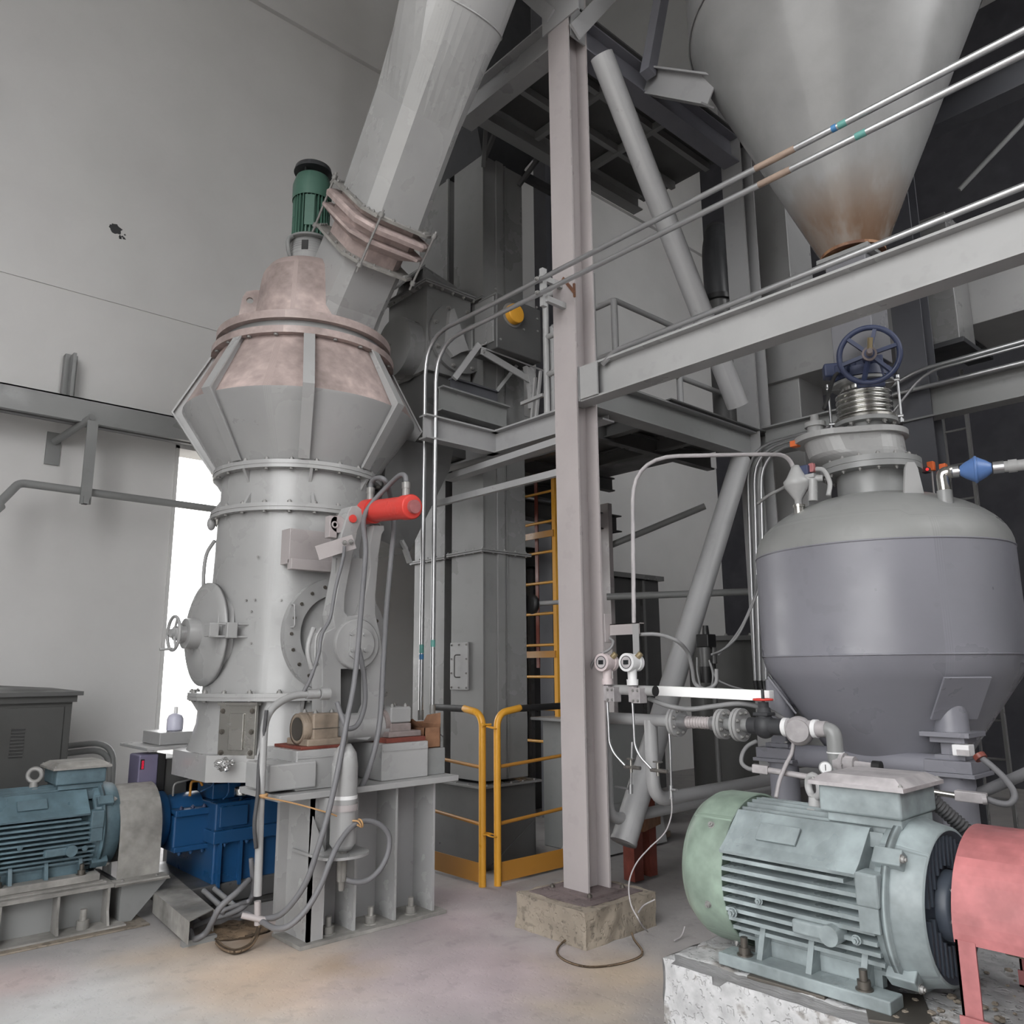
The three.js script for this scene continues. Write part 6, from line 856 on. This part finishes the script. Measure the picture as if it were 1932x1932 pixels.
  single('rust_stain_bracket', 'small rusty bracket angle on the middle column where the conduits cross', 'bracket', new G().bar(vX(1062, 525, 3.66), vX(1084, 552, 3.66), 0.012, 0.02).bar(vX(1083, 535, 3.66), vX(1084, 560, 3.66), 0.012, 0.014), M.rust);
  const bz = vX(1135, 690, 3.72); conduit('bright conduit lying along the top of the long pale beam', [[3.72, 3.42, vX(1137, 690, 3.72).z], [3.72, vX(1165, 660, 3.72).y, vX(1160, 662, 3.72).z], [3.72, 3.545, 1.4]], 0.0165, M.galv, 0.14);
  // three conduits beside the silo column
  [[0, 1412, 1425, 'left'], [1, 1425, 1434, 'middle'], [2, 1438, 1445, 'right']].forEach(([k, xa, xb, w]) => { const X = 5.86, zt = vX(xa, 900, X).z; conduit(`${w} one of three thin conduits running down beside the silo column`, [[X, 3.34 - k * 0.035, -2.5], [X, 3.3 - k * 0.03, zt], [X, vX(xb, 1284, X).y, vX(xb, 1284, X).z]], 0.0135, M.galv, 0.28, (t) => { const p = vX(xb, 1284, X); part(t, 'black_boot', new G().cyl(p, p.clone().add(V(0, -0.13, 0.01)), 0.019, 0.016, 12), M.rubber); }); });
  conduit('pale plastic conduit arching from the transmitters over to the tank top', [px.Z(1196, 1182, -3.22), px.Z(1193, 862, -3.22), px.H(1440, 857, 5.25), px.H(1490, 858, 5.1), px.H(1504, 912, 5.0)], 0.013, M.motLid, 0.3);
  conduit('upper bright conduit on the level beam right of the silo spout', [[5.9, 3.52, -2.35], [5.9, 3.6, -2.1], [5.9, 3.66, 1.6]], 0.016, M.galv, 0.1); conduit('lower bright conduit on the level beam right of the silo spout', [[5.88, 3.46, -2.3], [5.88, 3.46, 1.6]], 0.016, M.galv, 0.1); conduit('third thin conduit on the level beam right of the silo spout', [[5.86, 3.3, -2.32], [5.86, 3.56, -2.05], [5.86, 3.6, 1.6]], 0.01, M.galv, 0.12);
}
// ---------------------------------------------------------------- transmitters on the middle column
thing('instrument_bracket', 'pinkish angle-steel bracket with a mounting pipe bolted to the middle column', 'bracket', (t) => {
  const X = 3.92, a = vX(1118, 1190, X), b = vX(1206, 1186, X);
  part(t, 'clamp_plate', new G().box([3.87, a.y - 0.08, -3.43], [X + 0.02, a.y + 0.1, -3.405], 0.003), M.steelPink);
  part(t, 'angle_arm', new G().box([X, a.y - 0.035, -3.42], [X + 0.005, a.y + 0.035, b.z]).box([X, a.y + 0.03, -3.42], [X + 0.05, a.y + 0.035, b.z]), M.steelPink);
  part(t, 'drop_arm', new G().box([X - 0.006, a.y - 0.2, b.z - 0.05], [X - 0.001, a.y + 0.028, b.z - 0.002]), M.gray);
  const p = vX(1120, 1300, X), q = vX(1236, 1304, X);
  part(t, 'mounting_pipe', new G().cyl([X, p.y, -3.44], [X, p.y - 0.005, q.z], 0.03, 0.03, 20), M.gray); part(t, 'pipe_end_plug', new G().disc([X, p.y - 0.005, q.z + 0.003], [0, 0, 1], 0.031, 0.006), M.black);
});
for (const [x, lab, m] of [[1145, 'left of the two round-headed white pressure transmitters on the bracket', M.pinkWhite], [1192, 'right of the two round-headed white pressure transmitters on the bracket', M.white]]) thing('pressure_transmitter', lab, 'transmitter', (t) => {
  const X = 3.87, c = vX(x, 1250, X), d = V(-0.97, 0.03, 0.06).normalize(), at = (k) => c.clone().addScaledVector(d, k);
  part(t, 'head', new G().cyl(at(-0.055), at(0.045), 0.046, 0.046, 32).cyl(at(0.02), at(0.058), 0.055, 0.055, 32).cyl(at(-0.06), at(-0.03), 0.052, 0.052, 32), m);
  part(t, 'dial_window', new G().cyl(at(0.058), at(0.06), 0.038, 0.038, 28), M.motLid); const fr = frame(d); part(t, 'dial_screen', new G().obox(at(0.062), [0.036, 0.026, 0.004], fr), M.screen, 'dark display');
  part(t, 'dial_ring', new G().torus(at(0.06), d, 0.037, 0.0022, 28), M.dark);
  part(t, 'cable_port', new G().cyl(c.clone().add(V(0.02, 0.03, 0.025)), c.clone().add(V(0.03, 0.055, 0.05)), 0.018, 0.018, 14), M.brass);
  part(t, 'neck', new G().cyl(c.clone().add(V(0, -0.04, 0)), c.clone().add(V(0, -0.1, 0)), 0.03, 0.027, 20).cyl(c.clone().add(V(0, -0.1, 0)), c.clone().add(V(0, -0.135, 0)), 0.036, 0.034, 20), m);
  part(t, 'flange_block', new G().box([c.x - 0.03, c.y - 0.24, c.z + 0.01], [c.x + 0.04, c.y - 0.15, c.z + 0.075], 0.004).box([c.x - 0.02, c.y - 0.235, c.z - 0.02], [c.x + 0.02, c.y - 0.14, c.z + 0.02], 0.004), M.motLid);
  for (const [dy, dz] of [[-0.165, 0.025], [-0.165, 0.06], [-0.225, 0.025], [-0.225, 0.06]]) bolt(t, [c.x - 0.03, c.y + dy, c.z + dz], [-1, 0, 0], 0.008, M.bolt);
  part(t, 'impulse_tube', new G().pipe([[c.x, c.y - 0.22, c.z - 0.005], [c.x, c.y - 0.52, c.z], [c.x + 0.02, c.y - 0.62, c.z + 0.11]], 0.0075, 0.14, 10), M.galv);
  part(t, 'tube_valve', new G().cyl([c.x + 0.02, c.y - 0.62, c.z + 0.1], [c.x + 0.02, c.y - 0.62, c.z + 0.22], 0.012, 0.012, 8).cyl([c.x + 0.02, c.y - 0.65, c.z + 0.15], [c.x + 0.02, c.y - 0.57, c.z + 0.15], 0.009, 0.009, 8).box([c.x + 0.0, c.y - 0.575, c.z + 0.13], [c.x + 0.03, c.y - 0.567, c.z + 0.18]), M.stainless);
});
{
  const wire = (lab, pts, r, m, n = 50) => single('cable', lab, 'cable', new G().cable(pts, r, n, 8), m ?? M.cable);
  const z = (x, y, d = -3.1) => px.Z(x, y, d), h = (x, y, d) => px.H(x, y, d);
  wire('grey cable curling from the bracket to the left transmitter', [vX(1148, 1202, 3.92), vX(1157, 1212, 3.9), vX(1150, 1225, 3.88), vX(1130, 1236, 3.85), vX(1116, 1255, 3.84), vX(1116, 1272, 3.86), vX(1124, 1275, 3.88)], 0.009);
  wire('thick grey cable drooping right from the transmitter bracket', [vX(1206, 1197, 3.95), vX(1240, 1197, 4.0), h(1275, 1208, 5.0), h(1298, 1232, 5.1), h(1306, 1262, 5.15), h(1312, 1290, 5.2), h(1330, 1300, 5.2), h(1350, 1290, 5.2), h(1352, 1262, 5.2)], 0.012);
  wire('pair of grey cables sagging below the white bar towards the tank leg', [vX(1225, 1318, 4.0), h(1262, 1332, 5.0), h(1300, 1338, 5.0), h(1345, 1333, 5.0), h(1400, 1328, 5.0), h(1445, 1338, 5.0), h(1490, 1364, 4.95)], 0.015);
  wire('thin cable hanging in a curve left of the tank from the conduits', [vX(1437, 1060, 5.86), h(1432, 1110, 5.9), h(1412, 1160, 5.85), h(1388, 1205, 5.8), h(1360, 1228, 5.75), h(1342, 1235, 5.7)], 0.008);
  wire('second thin cable hanging in a curve left of the tank from the conduits', [vX(1429, 1085, 5.86), h(1420, 1135, 5.88), h(1400, 1180, 5.85), h(1378, 1212, 5.8), h(1355, 1236, 5.75)], 0.008);
  wire('thin cable looping below the dark filter regulator', [h(1338, 1245, 5.6), h(1345, 1275, 5.6), h(1340, 1298, 5.55), h(1325, 1300, 5.5), h(1316, 1270, 5.5), h(1315, 1240, 5.5)], 0.006);
  wire('thin cable looping right of the dark filter regulator', [h(1340, 1250, 5.6), h(1352, 1280, 5.6), h(1375, 1293, 5.6), h(1405, 1302, 5.6), h(1430, 1312, 5.6)], 0.006);
  wire('thin black cable curving from the frame to the vent filter pipe', [h(1430, 950, 5.6), h(1450, 935, 5.45), h(1475, 922, 5.3), h(1490, 912, 5.1)], 0.011, M.gray);
  wire('grey cable hanging from the pale tee fitting down behind the right-hand motor', [h(1497, 1402, 4.7), h(1494, 1420, 4.7), h(1482, 1445, 4.68), h(1470, 1475, 4.65), h(1464, 1505, 4.62)], 0.011, M.motLid);
  wire('grey hose with a fitting curving below the dark gate valve', [h(1428, 1398, 4.9), h(1410, 1408, 4.88), h(1400, 1425, 4.85), h(1400, 1440, 4.83), h(1412, 1450, 4.8), h(1425, 1452, 4.78)], 0.012);
  single('cable_fitting', 'pale box fitting and pipe behind the right-hand motor', 'fitting', new G().bar(h(1420, 1449, 4.78), h(1450, 1453, 4.76), 0.04, 0.045, YUP, 0.005).cyl(h(1450, 1453, 4.76), h(1572, 1474, 4.6), 0.016, 0.016, 12), M.motLid);
  wire('thin pale wire hanging from the tube to the floor by the concrete block', [h(1267, 1505, 4.9), h(1267, 1535, 4.85), h(1255, 1570, 4.8), h(1225, 1600, 4.75), h(1200, 1630, 4.7), h(1187, 1665, 4.65), h(1190, 1705, 4.6), h(1205, 1735, 4.55), px.Y(1222, 1758, 0.01)], 0.004, M.motLid, 60);
  wire('thin brown wire lying in a loop on the floor before the concrete block', [px.Y(1078, 1765, 0.03), px.Y(1055, 1785, 0.01), px.Y(1052, 1800, 0.006), px.Y(1075, 1816, 0.006), px.Y(1110, 1824, 0.006), px.Y(1160, 1820, 0.006), px.Y(1205, 1806, 0.006), px.Y(1212, 1796, 0.01), px.Y(1196, 1772, 0.02), px.Y(1192, 1760, 0.03)], 0.006, M.dirt, 60);
  wire('short pale wire end sticking up beside the concrete block', [px.Y(1204, 1722, 0.17), px.Y(1215, 1708, 0.19), px.Y(1236, 1697, 0.22)], 0.004, M.motLid, 16); wire('short pale wire end lying behind the white concrete plinth', [px.Y(1272, 1775, 0.01), px.Y(1286, 1765, 0.02), px.Y(1292, 1748, 0.06)], 0.004, M.motLid, 16);
}
single('white_bar', 'bright white square bar running level left of the tank', 'bar', new G().bar(vX(1240, 1303, 4.22), vX(1456, 1313, 4.22), 0.055, 0.06, YUP, 0.004), M.whiteBar);
// ---------------------------------------------------------------- the air line in front of the tank (runs along z at x = 4.12)
{
  const X = 4.12, Z = [0, 0, 1], c = (x, y) => vX(x, y, X), y0 = c(1275, 1361).y, zz = (x) => c(x, 1372).z;
  single('air_pipe', 'grey steel header pipe from the middle column to the first bolted flange', 'pipe', new G().cyl([X, y0, -3.75], [X, y0, zz(1268)], 0.036, 0.036, 20), M.steel);
  single('air_pipe', 'grey drop pipe bending along the floor behind the right-hand motor', 'pipe', new G().pipe([[X, y0, zz(1228)], [X, 0.69, zz(1228)], [X + 2.4, 0.69, zz(1228)]], 0.042, 0.14, 18), M.steel);
  single('air_pipe', 'second grey drop pipe bending along the floor just above the concrete block', 'pipe', new G().pipe([[3.98, 1.05, zz(1170)], [3.98, 0.56, zz(1170)], [3.98 + 2.4, 0.56, zz(1170)]], 0.036, 0.12, 18), M.steel);
  const fl = (t, x, r, n = 8) => { const f = part(t, 'pipe_flange', new G().disc([X, y0, zz(x)], Z, r, 0.018, 36).disc([X, y0, zz(x) + 0.022], Z, r, 0.018, 36), M.gray); for (let i = 0; i < n; i++) { const a = i / n * 6.2832 + 0.4; bolt(f, [X + Math.cos(a) * r * 0.76, y0 + Math.sin(a) * r * 0.76, zz(x) + 0.031], Z, 0.011, M.bolt); } };
  thing('flexible_joint', 'flexible pipe joint with pinkish ringed hose between bolted flanges', 'pipe joint', (t) => {
    fl(t, 1275, 0.09); part(t, 'hose_sleeve', new G().sweep(Array.from({ length: 60 }, (_, i) => V(X, y0, mix(zz(1294), zz(1346), i / 59))), (k) => 0.034 + 0.003 * Math.cos(k * 6.2832 * 10), 20), M.steelPink); part(t, 'hose_end', new G().cyl([X, y0, zz(1280)], [X, y0, zz(1298)], 0.042, 0.042, 20), M.galv); part(t, 'hose_end', new G().cyl([X, y0, zz(1343)], [X, y0, zz(1360)], 0.04, 0.04, 20), M.galv); fl(t, 1362, 0.085);
  });
  thing('gate_valve', 'dark gate valve with a flat red handwheel on the air line', 'valve', (t) => {
    fl(t, 1394, 0.092); part(t, 'pipe_spool', new G().cyl([X, y0, zz(1366)], [X, y0, zz(1394)], 0.034, 0.034, 18).cyl([X, y0, zz(1398)], [X, y0, zz(1425)], 0.038, 0.03, 18), M.grayD);
    const z = zz(1443); part(t, 'valve_body', new G().cyl([X, y0, zz(1415)], [X, y0, zz(1478)], 0.045, 0.045, 20).sph([X, y0, z], 0.062, [1, 1.1, 1]).cyl([X, y0 + 0.03, z], [X, y0 + 0.1, z], 0.045, 0.035, 18).cyl([X, y0 + 0.1, z], [X, y0 + 0.13, z], 0.03, 0.03, 8).box([X - 0.045, y0 + 0.055, z - 0.045], [X + 0.045, y0 + 0.075, z + 0.045], 0.006), M.dark);
    part(t, 'valve_stem', new G().cyl([X, y0 + 0.1, z], [X, y0 + 0.2, z], 0.009, 0.009, 10), M.dark);
    const hy = c(1447, 1320).y, g = new G().torus([X, hy, z], YUP, 0.05, 0.0065, 32); for (let i = 0; i < 4; i++) { const a = i * 1.5708 + 0.4; g.cyl([X, hy, z], [X + Math.cos(a) * 0.05, hy, z + Math.sin(a) * 0.05], 0.005, 0.005, 8); } part(t, 'red_handwheel', g, M.red, 'red handwheel');
  });
  thing('check_valve', 'pale grey tee-shaped check valve with a round flat cap before the tank', 'valve', (t) => {
    const q = c(1508, 1379); part(t, 'valve_body', new G().sph(q, 0.078, [0.85, 1, 1]).cyl([X, y0, zz(1478)], [X, y0, zz(1560)], 0.042, 0.042, 20), M.motLid); part(t, 'round_cap', new G().disc(q.clone().add(V(-0.055, 0.005, 0.02)), [-0.9, 0, 0.4], 0.058, 0.04, 32), M.motLid);
    part(t, 'end_collar', new G().cyl([X, y0, zz(1480)], [X, y0, zz(1488)], 0.05, 0.05, 24).cyl([X, y0, zz(1535)], [X, y0, zz(1543)], 0.048, 0.048, 24), M.white);
  });
  thing('elbow_pipe', 'grey elbow pipe turning down in front of the tank with a round gauge', 'pipe', (t) => {
    const q = c(1578, 1440); part(t, 'elbow', new G().pipe([[X, y0, zz(1540)], [X, y0 - 0.005, q.z], [X, c(1578, 1408).y, q.z], [X, q.y - 0.06, q.z]], 0.04, 0.15, 20), M.grayD); part(t, 'tape_ring', new G().ring([X, c(1578, 1420).y, q.z], YUP, 0.03, 0.044, 0.006), M.white);
    part(t, 'side_regulator', new G().cyl([X, q.y - 0.0, q.z], [X, q.y, q.z + 0.1], 0.045, 0.04, 20).cyl([X, q.y, q.z + 0.03], [X, q.y, q.z + 0.05], 0.055, 0.055, 20).cyl([X, q.y, q.z + 0.1], [X, q.y, q.z + 0.19], 0.02, 0.016, 12), M.motLid); part(t, 'knob', new G().cyl([X, q.y, q.z + 0.19], [X, q.y, q.z + 0.23], 0.028, 0.028, 14), M.black);
    for (let i = 0; i < 6; i++) { const a = i * 1.0472; bolt(t, [X + Math.cos(a) * 0.047, q.y + Math.sin(a) * 0.047, q.z + 0.05], Z, 0.006, M.bolt, headGeo); }
    const gc = c(1566, 1447).add(V(-0.05, 0, 0)), d = V(-0.86, 0.1, 0.5).normalize(); part(t, 'gauge_case', new G().disc(gc, d, 0.032, 0.03, 28), M.gray); part(t, 'gauge_face', new G().disc(gc.clone().addScaledVector(d, 0.016), d, 0.027, 0.002, 28), M.white, 'white gauge dial'); part(t, 'gauge_needle', new G().bar(gc.clone().addScaledVector(d, 0.019).add(V(0, 0.016, 0)), gc.clone().addScaledVector(d, 0.019).add(V(0, -0.014, 0)), 0.004, 0.002), M.black);
  });
  single('instrument_tube', 'thin bright tube with a fitting dropping from the header pipe', 'tube', new G().pipe([c(1262, 1372), c(1265, 1420), c(1267, 1500)], 0.007, 0.05, 10).cyl(c(1266, 1482), c(1267, 1508), 0.013, 0.013, 8).cyl(c(1266, 1490).add(V(0, 0, 0)), c(1266, 1490).add(V(-0.01, 0, 0.05)), 0.01, 0.012, 8), M.galv);
  single('instrument_tube', 'thin bright tube beside the drop pipe ending at a small valve', 'tube', new G().pipe([vX(1193, 1400, 4.0), vX(1191, 1440, 4.0), vX(1190, 1490, 4.0)], 0.007, 0.05, 10).cyl(vX(1190, 1480, 4.0), vX(1190, 1497, 4.0), 0.014, 0.014, 8).cyl(vX(1160, 1484, 4.0), vX(1186, 1488, 4.0), 0.007, 0.007, 8), M.galv);
}
// ---------------------------------------------------------------- dim background gear
thing('filter_regulator', 'dark air filter regulator with a clear bowl hanging left of the tank', 'regulator', (t) => { const p = px.H(1332, 1205, 5.8); part(t, 'support_post', new G().cyl([p.x + 0.1, 0, p.z - 0.02], [p.x + 0.1, p.y + 0.02, p.z - 0.02], 0.018, 0.018, 10).box([p.x + 0.03, p.y - 0.03, p.z - 0.03], [p.x + 0.12, p.y, p.z], 0.002), M.casingDk); part(t, 'regulator_body', new G().box([p.x - 0.05, p.y - 0.06, p.z - 0.05], [p.x + 0.05, p.y + 0.03, p.z + 0.05], 0.008).cyl([p.x, p.y + 0.03, p.z], [p.x, p.y + 0.09, p.z], 0.025, 0.02, 14), M.black); part(t, 'clear_bowl', new G().cyl([p.x - 0.02, p.y - 0.06, p.z], [p.x - 0.02, p.y - 0.19, p.z], 0.04, 0.036, 20).cyl([p.x + 0.05, p.y - 0.06, p.z + 0.02], [p.x + 0.05, p.y - 0.17, p.z + 0.02], 0.022, 0.022, 16), M.casingDk); part(t, 'bowl_guard', new G().cyl([p.x - 0.02, p.y - 0.19, p.z], [p.x - 0.02, p.y - 0.3, p.z], 0.045, 0.04, 20), M.black); });
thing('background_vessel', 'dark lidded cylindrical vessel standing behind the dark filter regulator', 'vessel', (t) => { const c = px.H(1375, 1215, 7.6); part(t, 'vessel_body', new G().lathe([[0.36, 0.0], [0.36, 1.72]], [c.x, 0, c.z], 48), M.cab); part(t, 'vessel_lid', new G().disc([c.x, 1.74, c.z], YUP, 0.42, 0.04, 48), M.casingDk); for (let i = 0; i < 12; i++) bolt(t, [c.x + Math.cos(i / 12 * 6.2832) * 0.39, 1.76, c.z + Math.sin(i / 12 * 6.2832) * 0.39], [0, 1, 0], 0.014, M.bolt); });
thing('sleeve_pipe', 'dim vertical pipe with a dark canvas sleeve left of the silo column', 'pipe', (t) => { const a = px.Z(1356, 570, -3.95), b = px.Z(1352, 470, -3.95); part(t, 'pipe_run', new G().cyl([a.x, 3.5, -3.95], [a.x, a.y, -3.95], 0.11, 0.11, 28), M.casingDk); part(t, 'sleeve_band', new G().ring([a.x, a.y + 0.02, -3.95], YUP, 0.1, 0.14, 0.05), M.black); part(t, 'canvas_sleeve', new G().sweep(curve([[a.x, a.y, -3.95], [a.x - 0.02, a.y + 0.3, -3.95], [a.x + 0.03, a.y + 0.55, -3.98], [a.x + 0.2, a.y + 0.85, -4.05]], 20), 0.12, 20), M.dark); });
thing('rectangular_duct', 'large pale rectangular duct with a dark bolted joint behind the silo spout', 'duct', (t) => {
  const X = 6.55; part(t, 'duct_run', new G().box([X, 4.08, -3.9], [X + 0.7, 4.6, -2.2], 0.006).box([X, 4.08, -2.0], [X + 0.7, 4.6, 2.2], 0.006), M.gray);
  const f = part(t, 'duct_joint', new G().box([X - 0.05, 4.02, -2.2], [X + 0.75, 4.66, -2.0], 0.004), M.dark); for (let i = 0; i < 6; i++) bolt(f, [X - 0.02 + i * 0.1, 4.02, -1.97], [0, -1, 0], 0.012, M.black, headGeo);
});
thing('duct_drop', 'grey box duct stub hanging just right of the dark silo column', 'duct', (t) => { part(t, 'stub', new G().box([6.2, 3.86, -2.14], [6.54, 4.9, -1.9], 0.006), M.casing); part(t, 'stub_flange', new G().box([6.15, 3.82, -2.2], [6.54, 3.86, -1.86], 0.003), M.dark); });
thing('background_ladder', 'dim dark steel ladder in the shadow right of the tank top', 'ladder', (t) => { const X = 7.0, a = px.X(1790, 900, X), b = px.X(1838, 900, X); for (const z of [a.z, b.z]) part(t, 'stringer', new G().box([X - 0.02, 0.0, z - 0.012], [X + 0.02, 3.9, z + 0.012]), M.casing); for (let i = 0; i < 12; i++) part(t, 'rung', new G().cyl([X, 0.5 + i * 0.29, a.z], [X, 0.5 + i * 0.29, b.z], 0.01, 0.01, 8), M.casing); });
for (const [p, q, r, lab] of [[[1145, 1126], [1425, 1116], 8.2, 'dim grey wall pipe crossing behind the middle column at chest height'], [[1150, 1030], [1330, 955], 8.5, 'dim thin rail in the shadow under the platform'], [[1810, 358], [1945, 215], 7.0, 'thin grey tie rod slanting in the dark right of the silo']]) single('background_pipe', lab, 'pipe', new G().cyl(px.H(...p, r), px.H(...q, r), r < 7.5 ? 0.02 : 0.035, r < 7.5 ? 0.02 : 0.035, 12), M.grayD);
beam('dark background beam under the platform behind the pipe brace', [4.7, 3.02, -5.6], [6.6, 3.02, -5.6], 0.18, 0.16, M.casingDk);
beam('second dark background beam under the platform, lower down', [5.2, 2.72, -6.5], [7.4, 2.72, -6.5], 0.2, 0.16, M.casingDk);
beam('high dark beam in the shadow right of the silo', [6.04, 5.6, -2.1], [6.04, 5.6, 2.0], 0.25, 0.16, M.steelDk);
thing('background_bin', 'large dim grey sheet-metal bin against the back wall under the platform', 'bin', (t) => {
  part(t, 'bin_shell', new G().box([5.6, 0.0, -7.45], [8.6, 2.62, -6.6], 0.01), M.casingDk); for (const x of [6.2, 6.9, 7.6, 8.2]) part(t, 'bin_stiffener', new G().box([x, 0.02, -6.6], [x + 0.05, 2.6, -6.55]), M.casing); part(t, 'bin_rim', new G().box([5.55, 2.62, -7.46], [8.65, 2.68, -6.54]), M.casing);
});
thing('wooden_scraps', 'stack of dusty timber scraps and boards behind the pipe brace foot', 'timber', (t) => { const a = px.Y(1180, 1600, 0.02), b = px.Y(1250, 1575, 0.02); part(t, 'board', new G().bar([a.x, 0.04, a.z], [b.x, 0.04, b.z], 0.16, 0.05), M.bearing); const p = px.H(1215, 1545, 6.0); part(t, 'board', new G().bar([p.x - 0.22, p.y, p.z + 0.1], [p.x + 0.22, p.y - 0.03, p.z - 0.1], 0.12, 0.08), M.card); part(t, 'board', new G().box([p.x, 0.02, p.z - 0.2], [p.x + 0.1, p.y - 0.05, p.z - 0.1]), M.shim); part(t, 'board', new G().box([p.x + 0.2, 0.02, p.z - 0.2], [p.x + 0.28, p.y + 0.3, p.z - 0.12]), M.shim); });
scene.traverse((o) => { if (o.isMesh || o.isLight) o.castShadow = true; if (o.isMesh) o.receiveShadow = true; });
renderer.render(scene, camera);
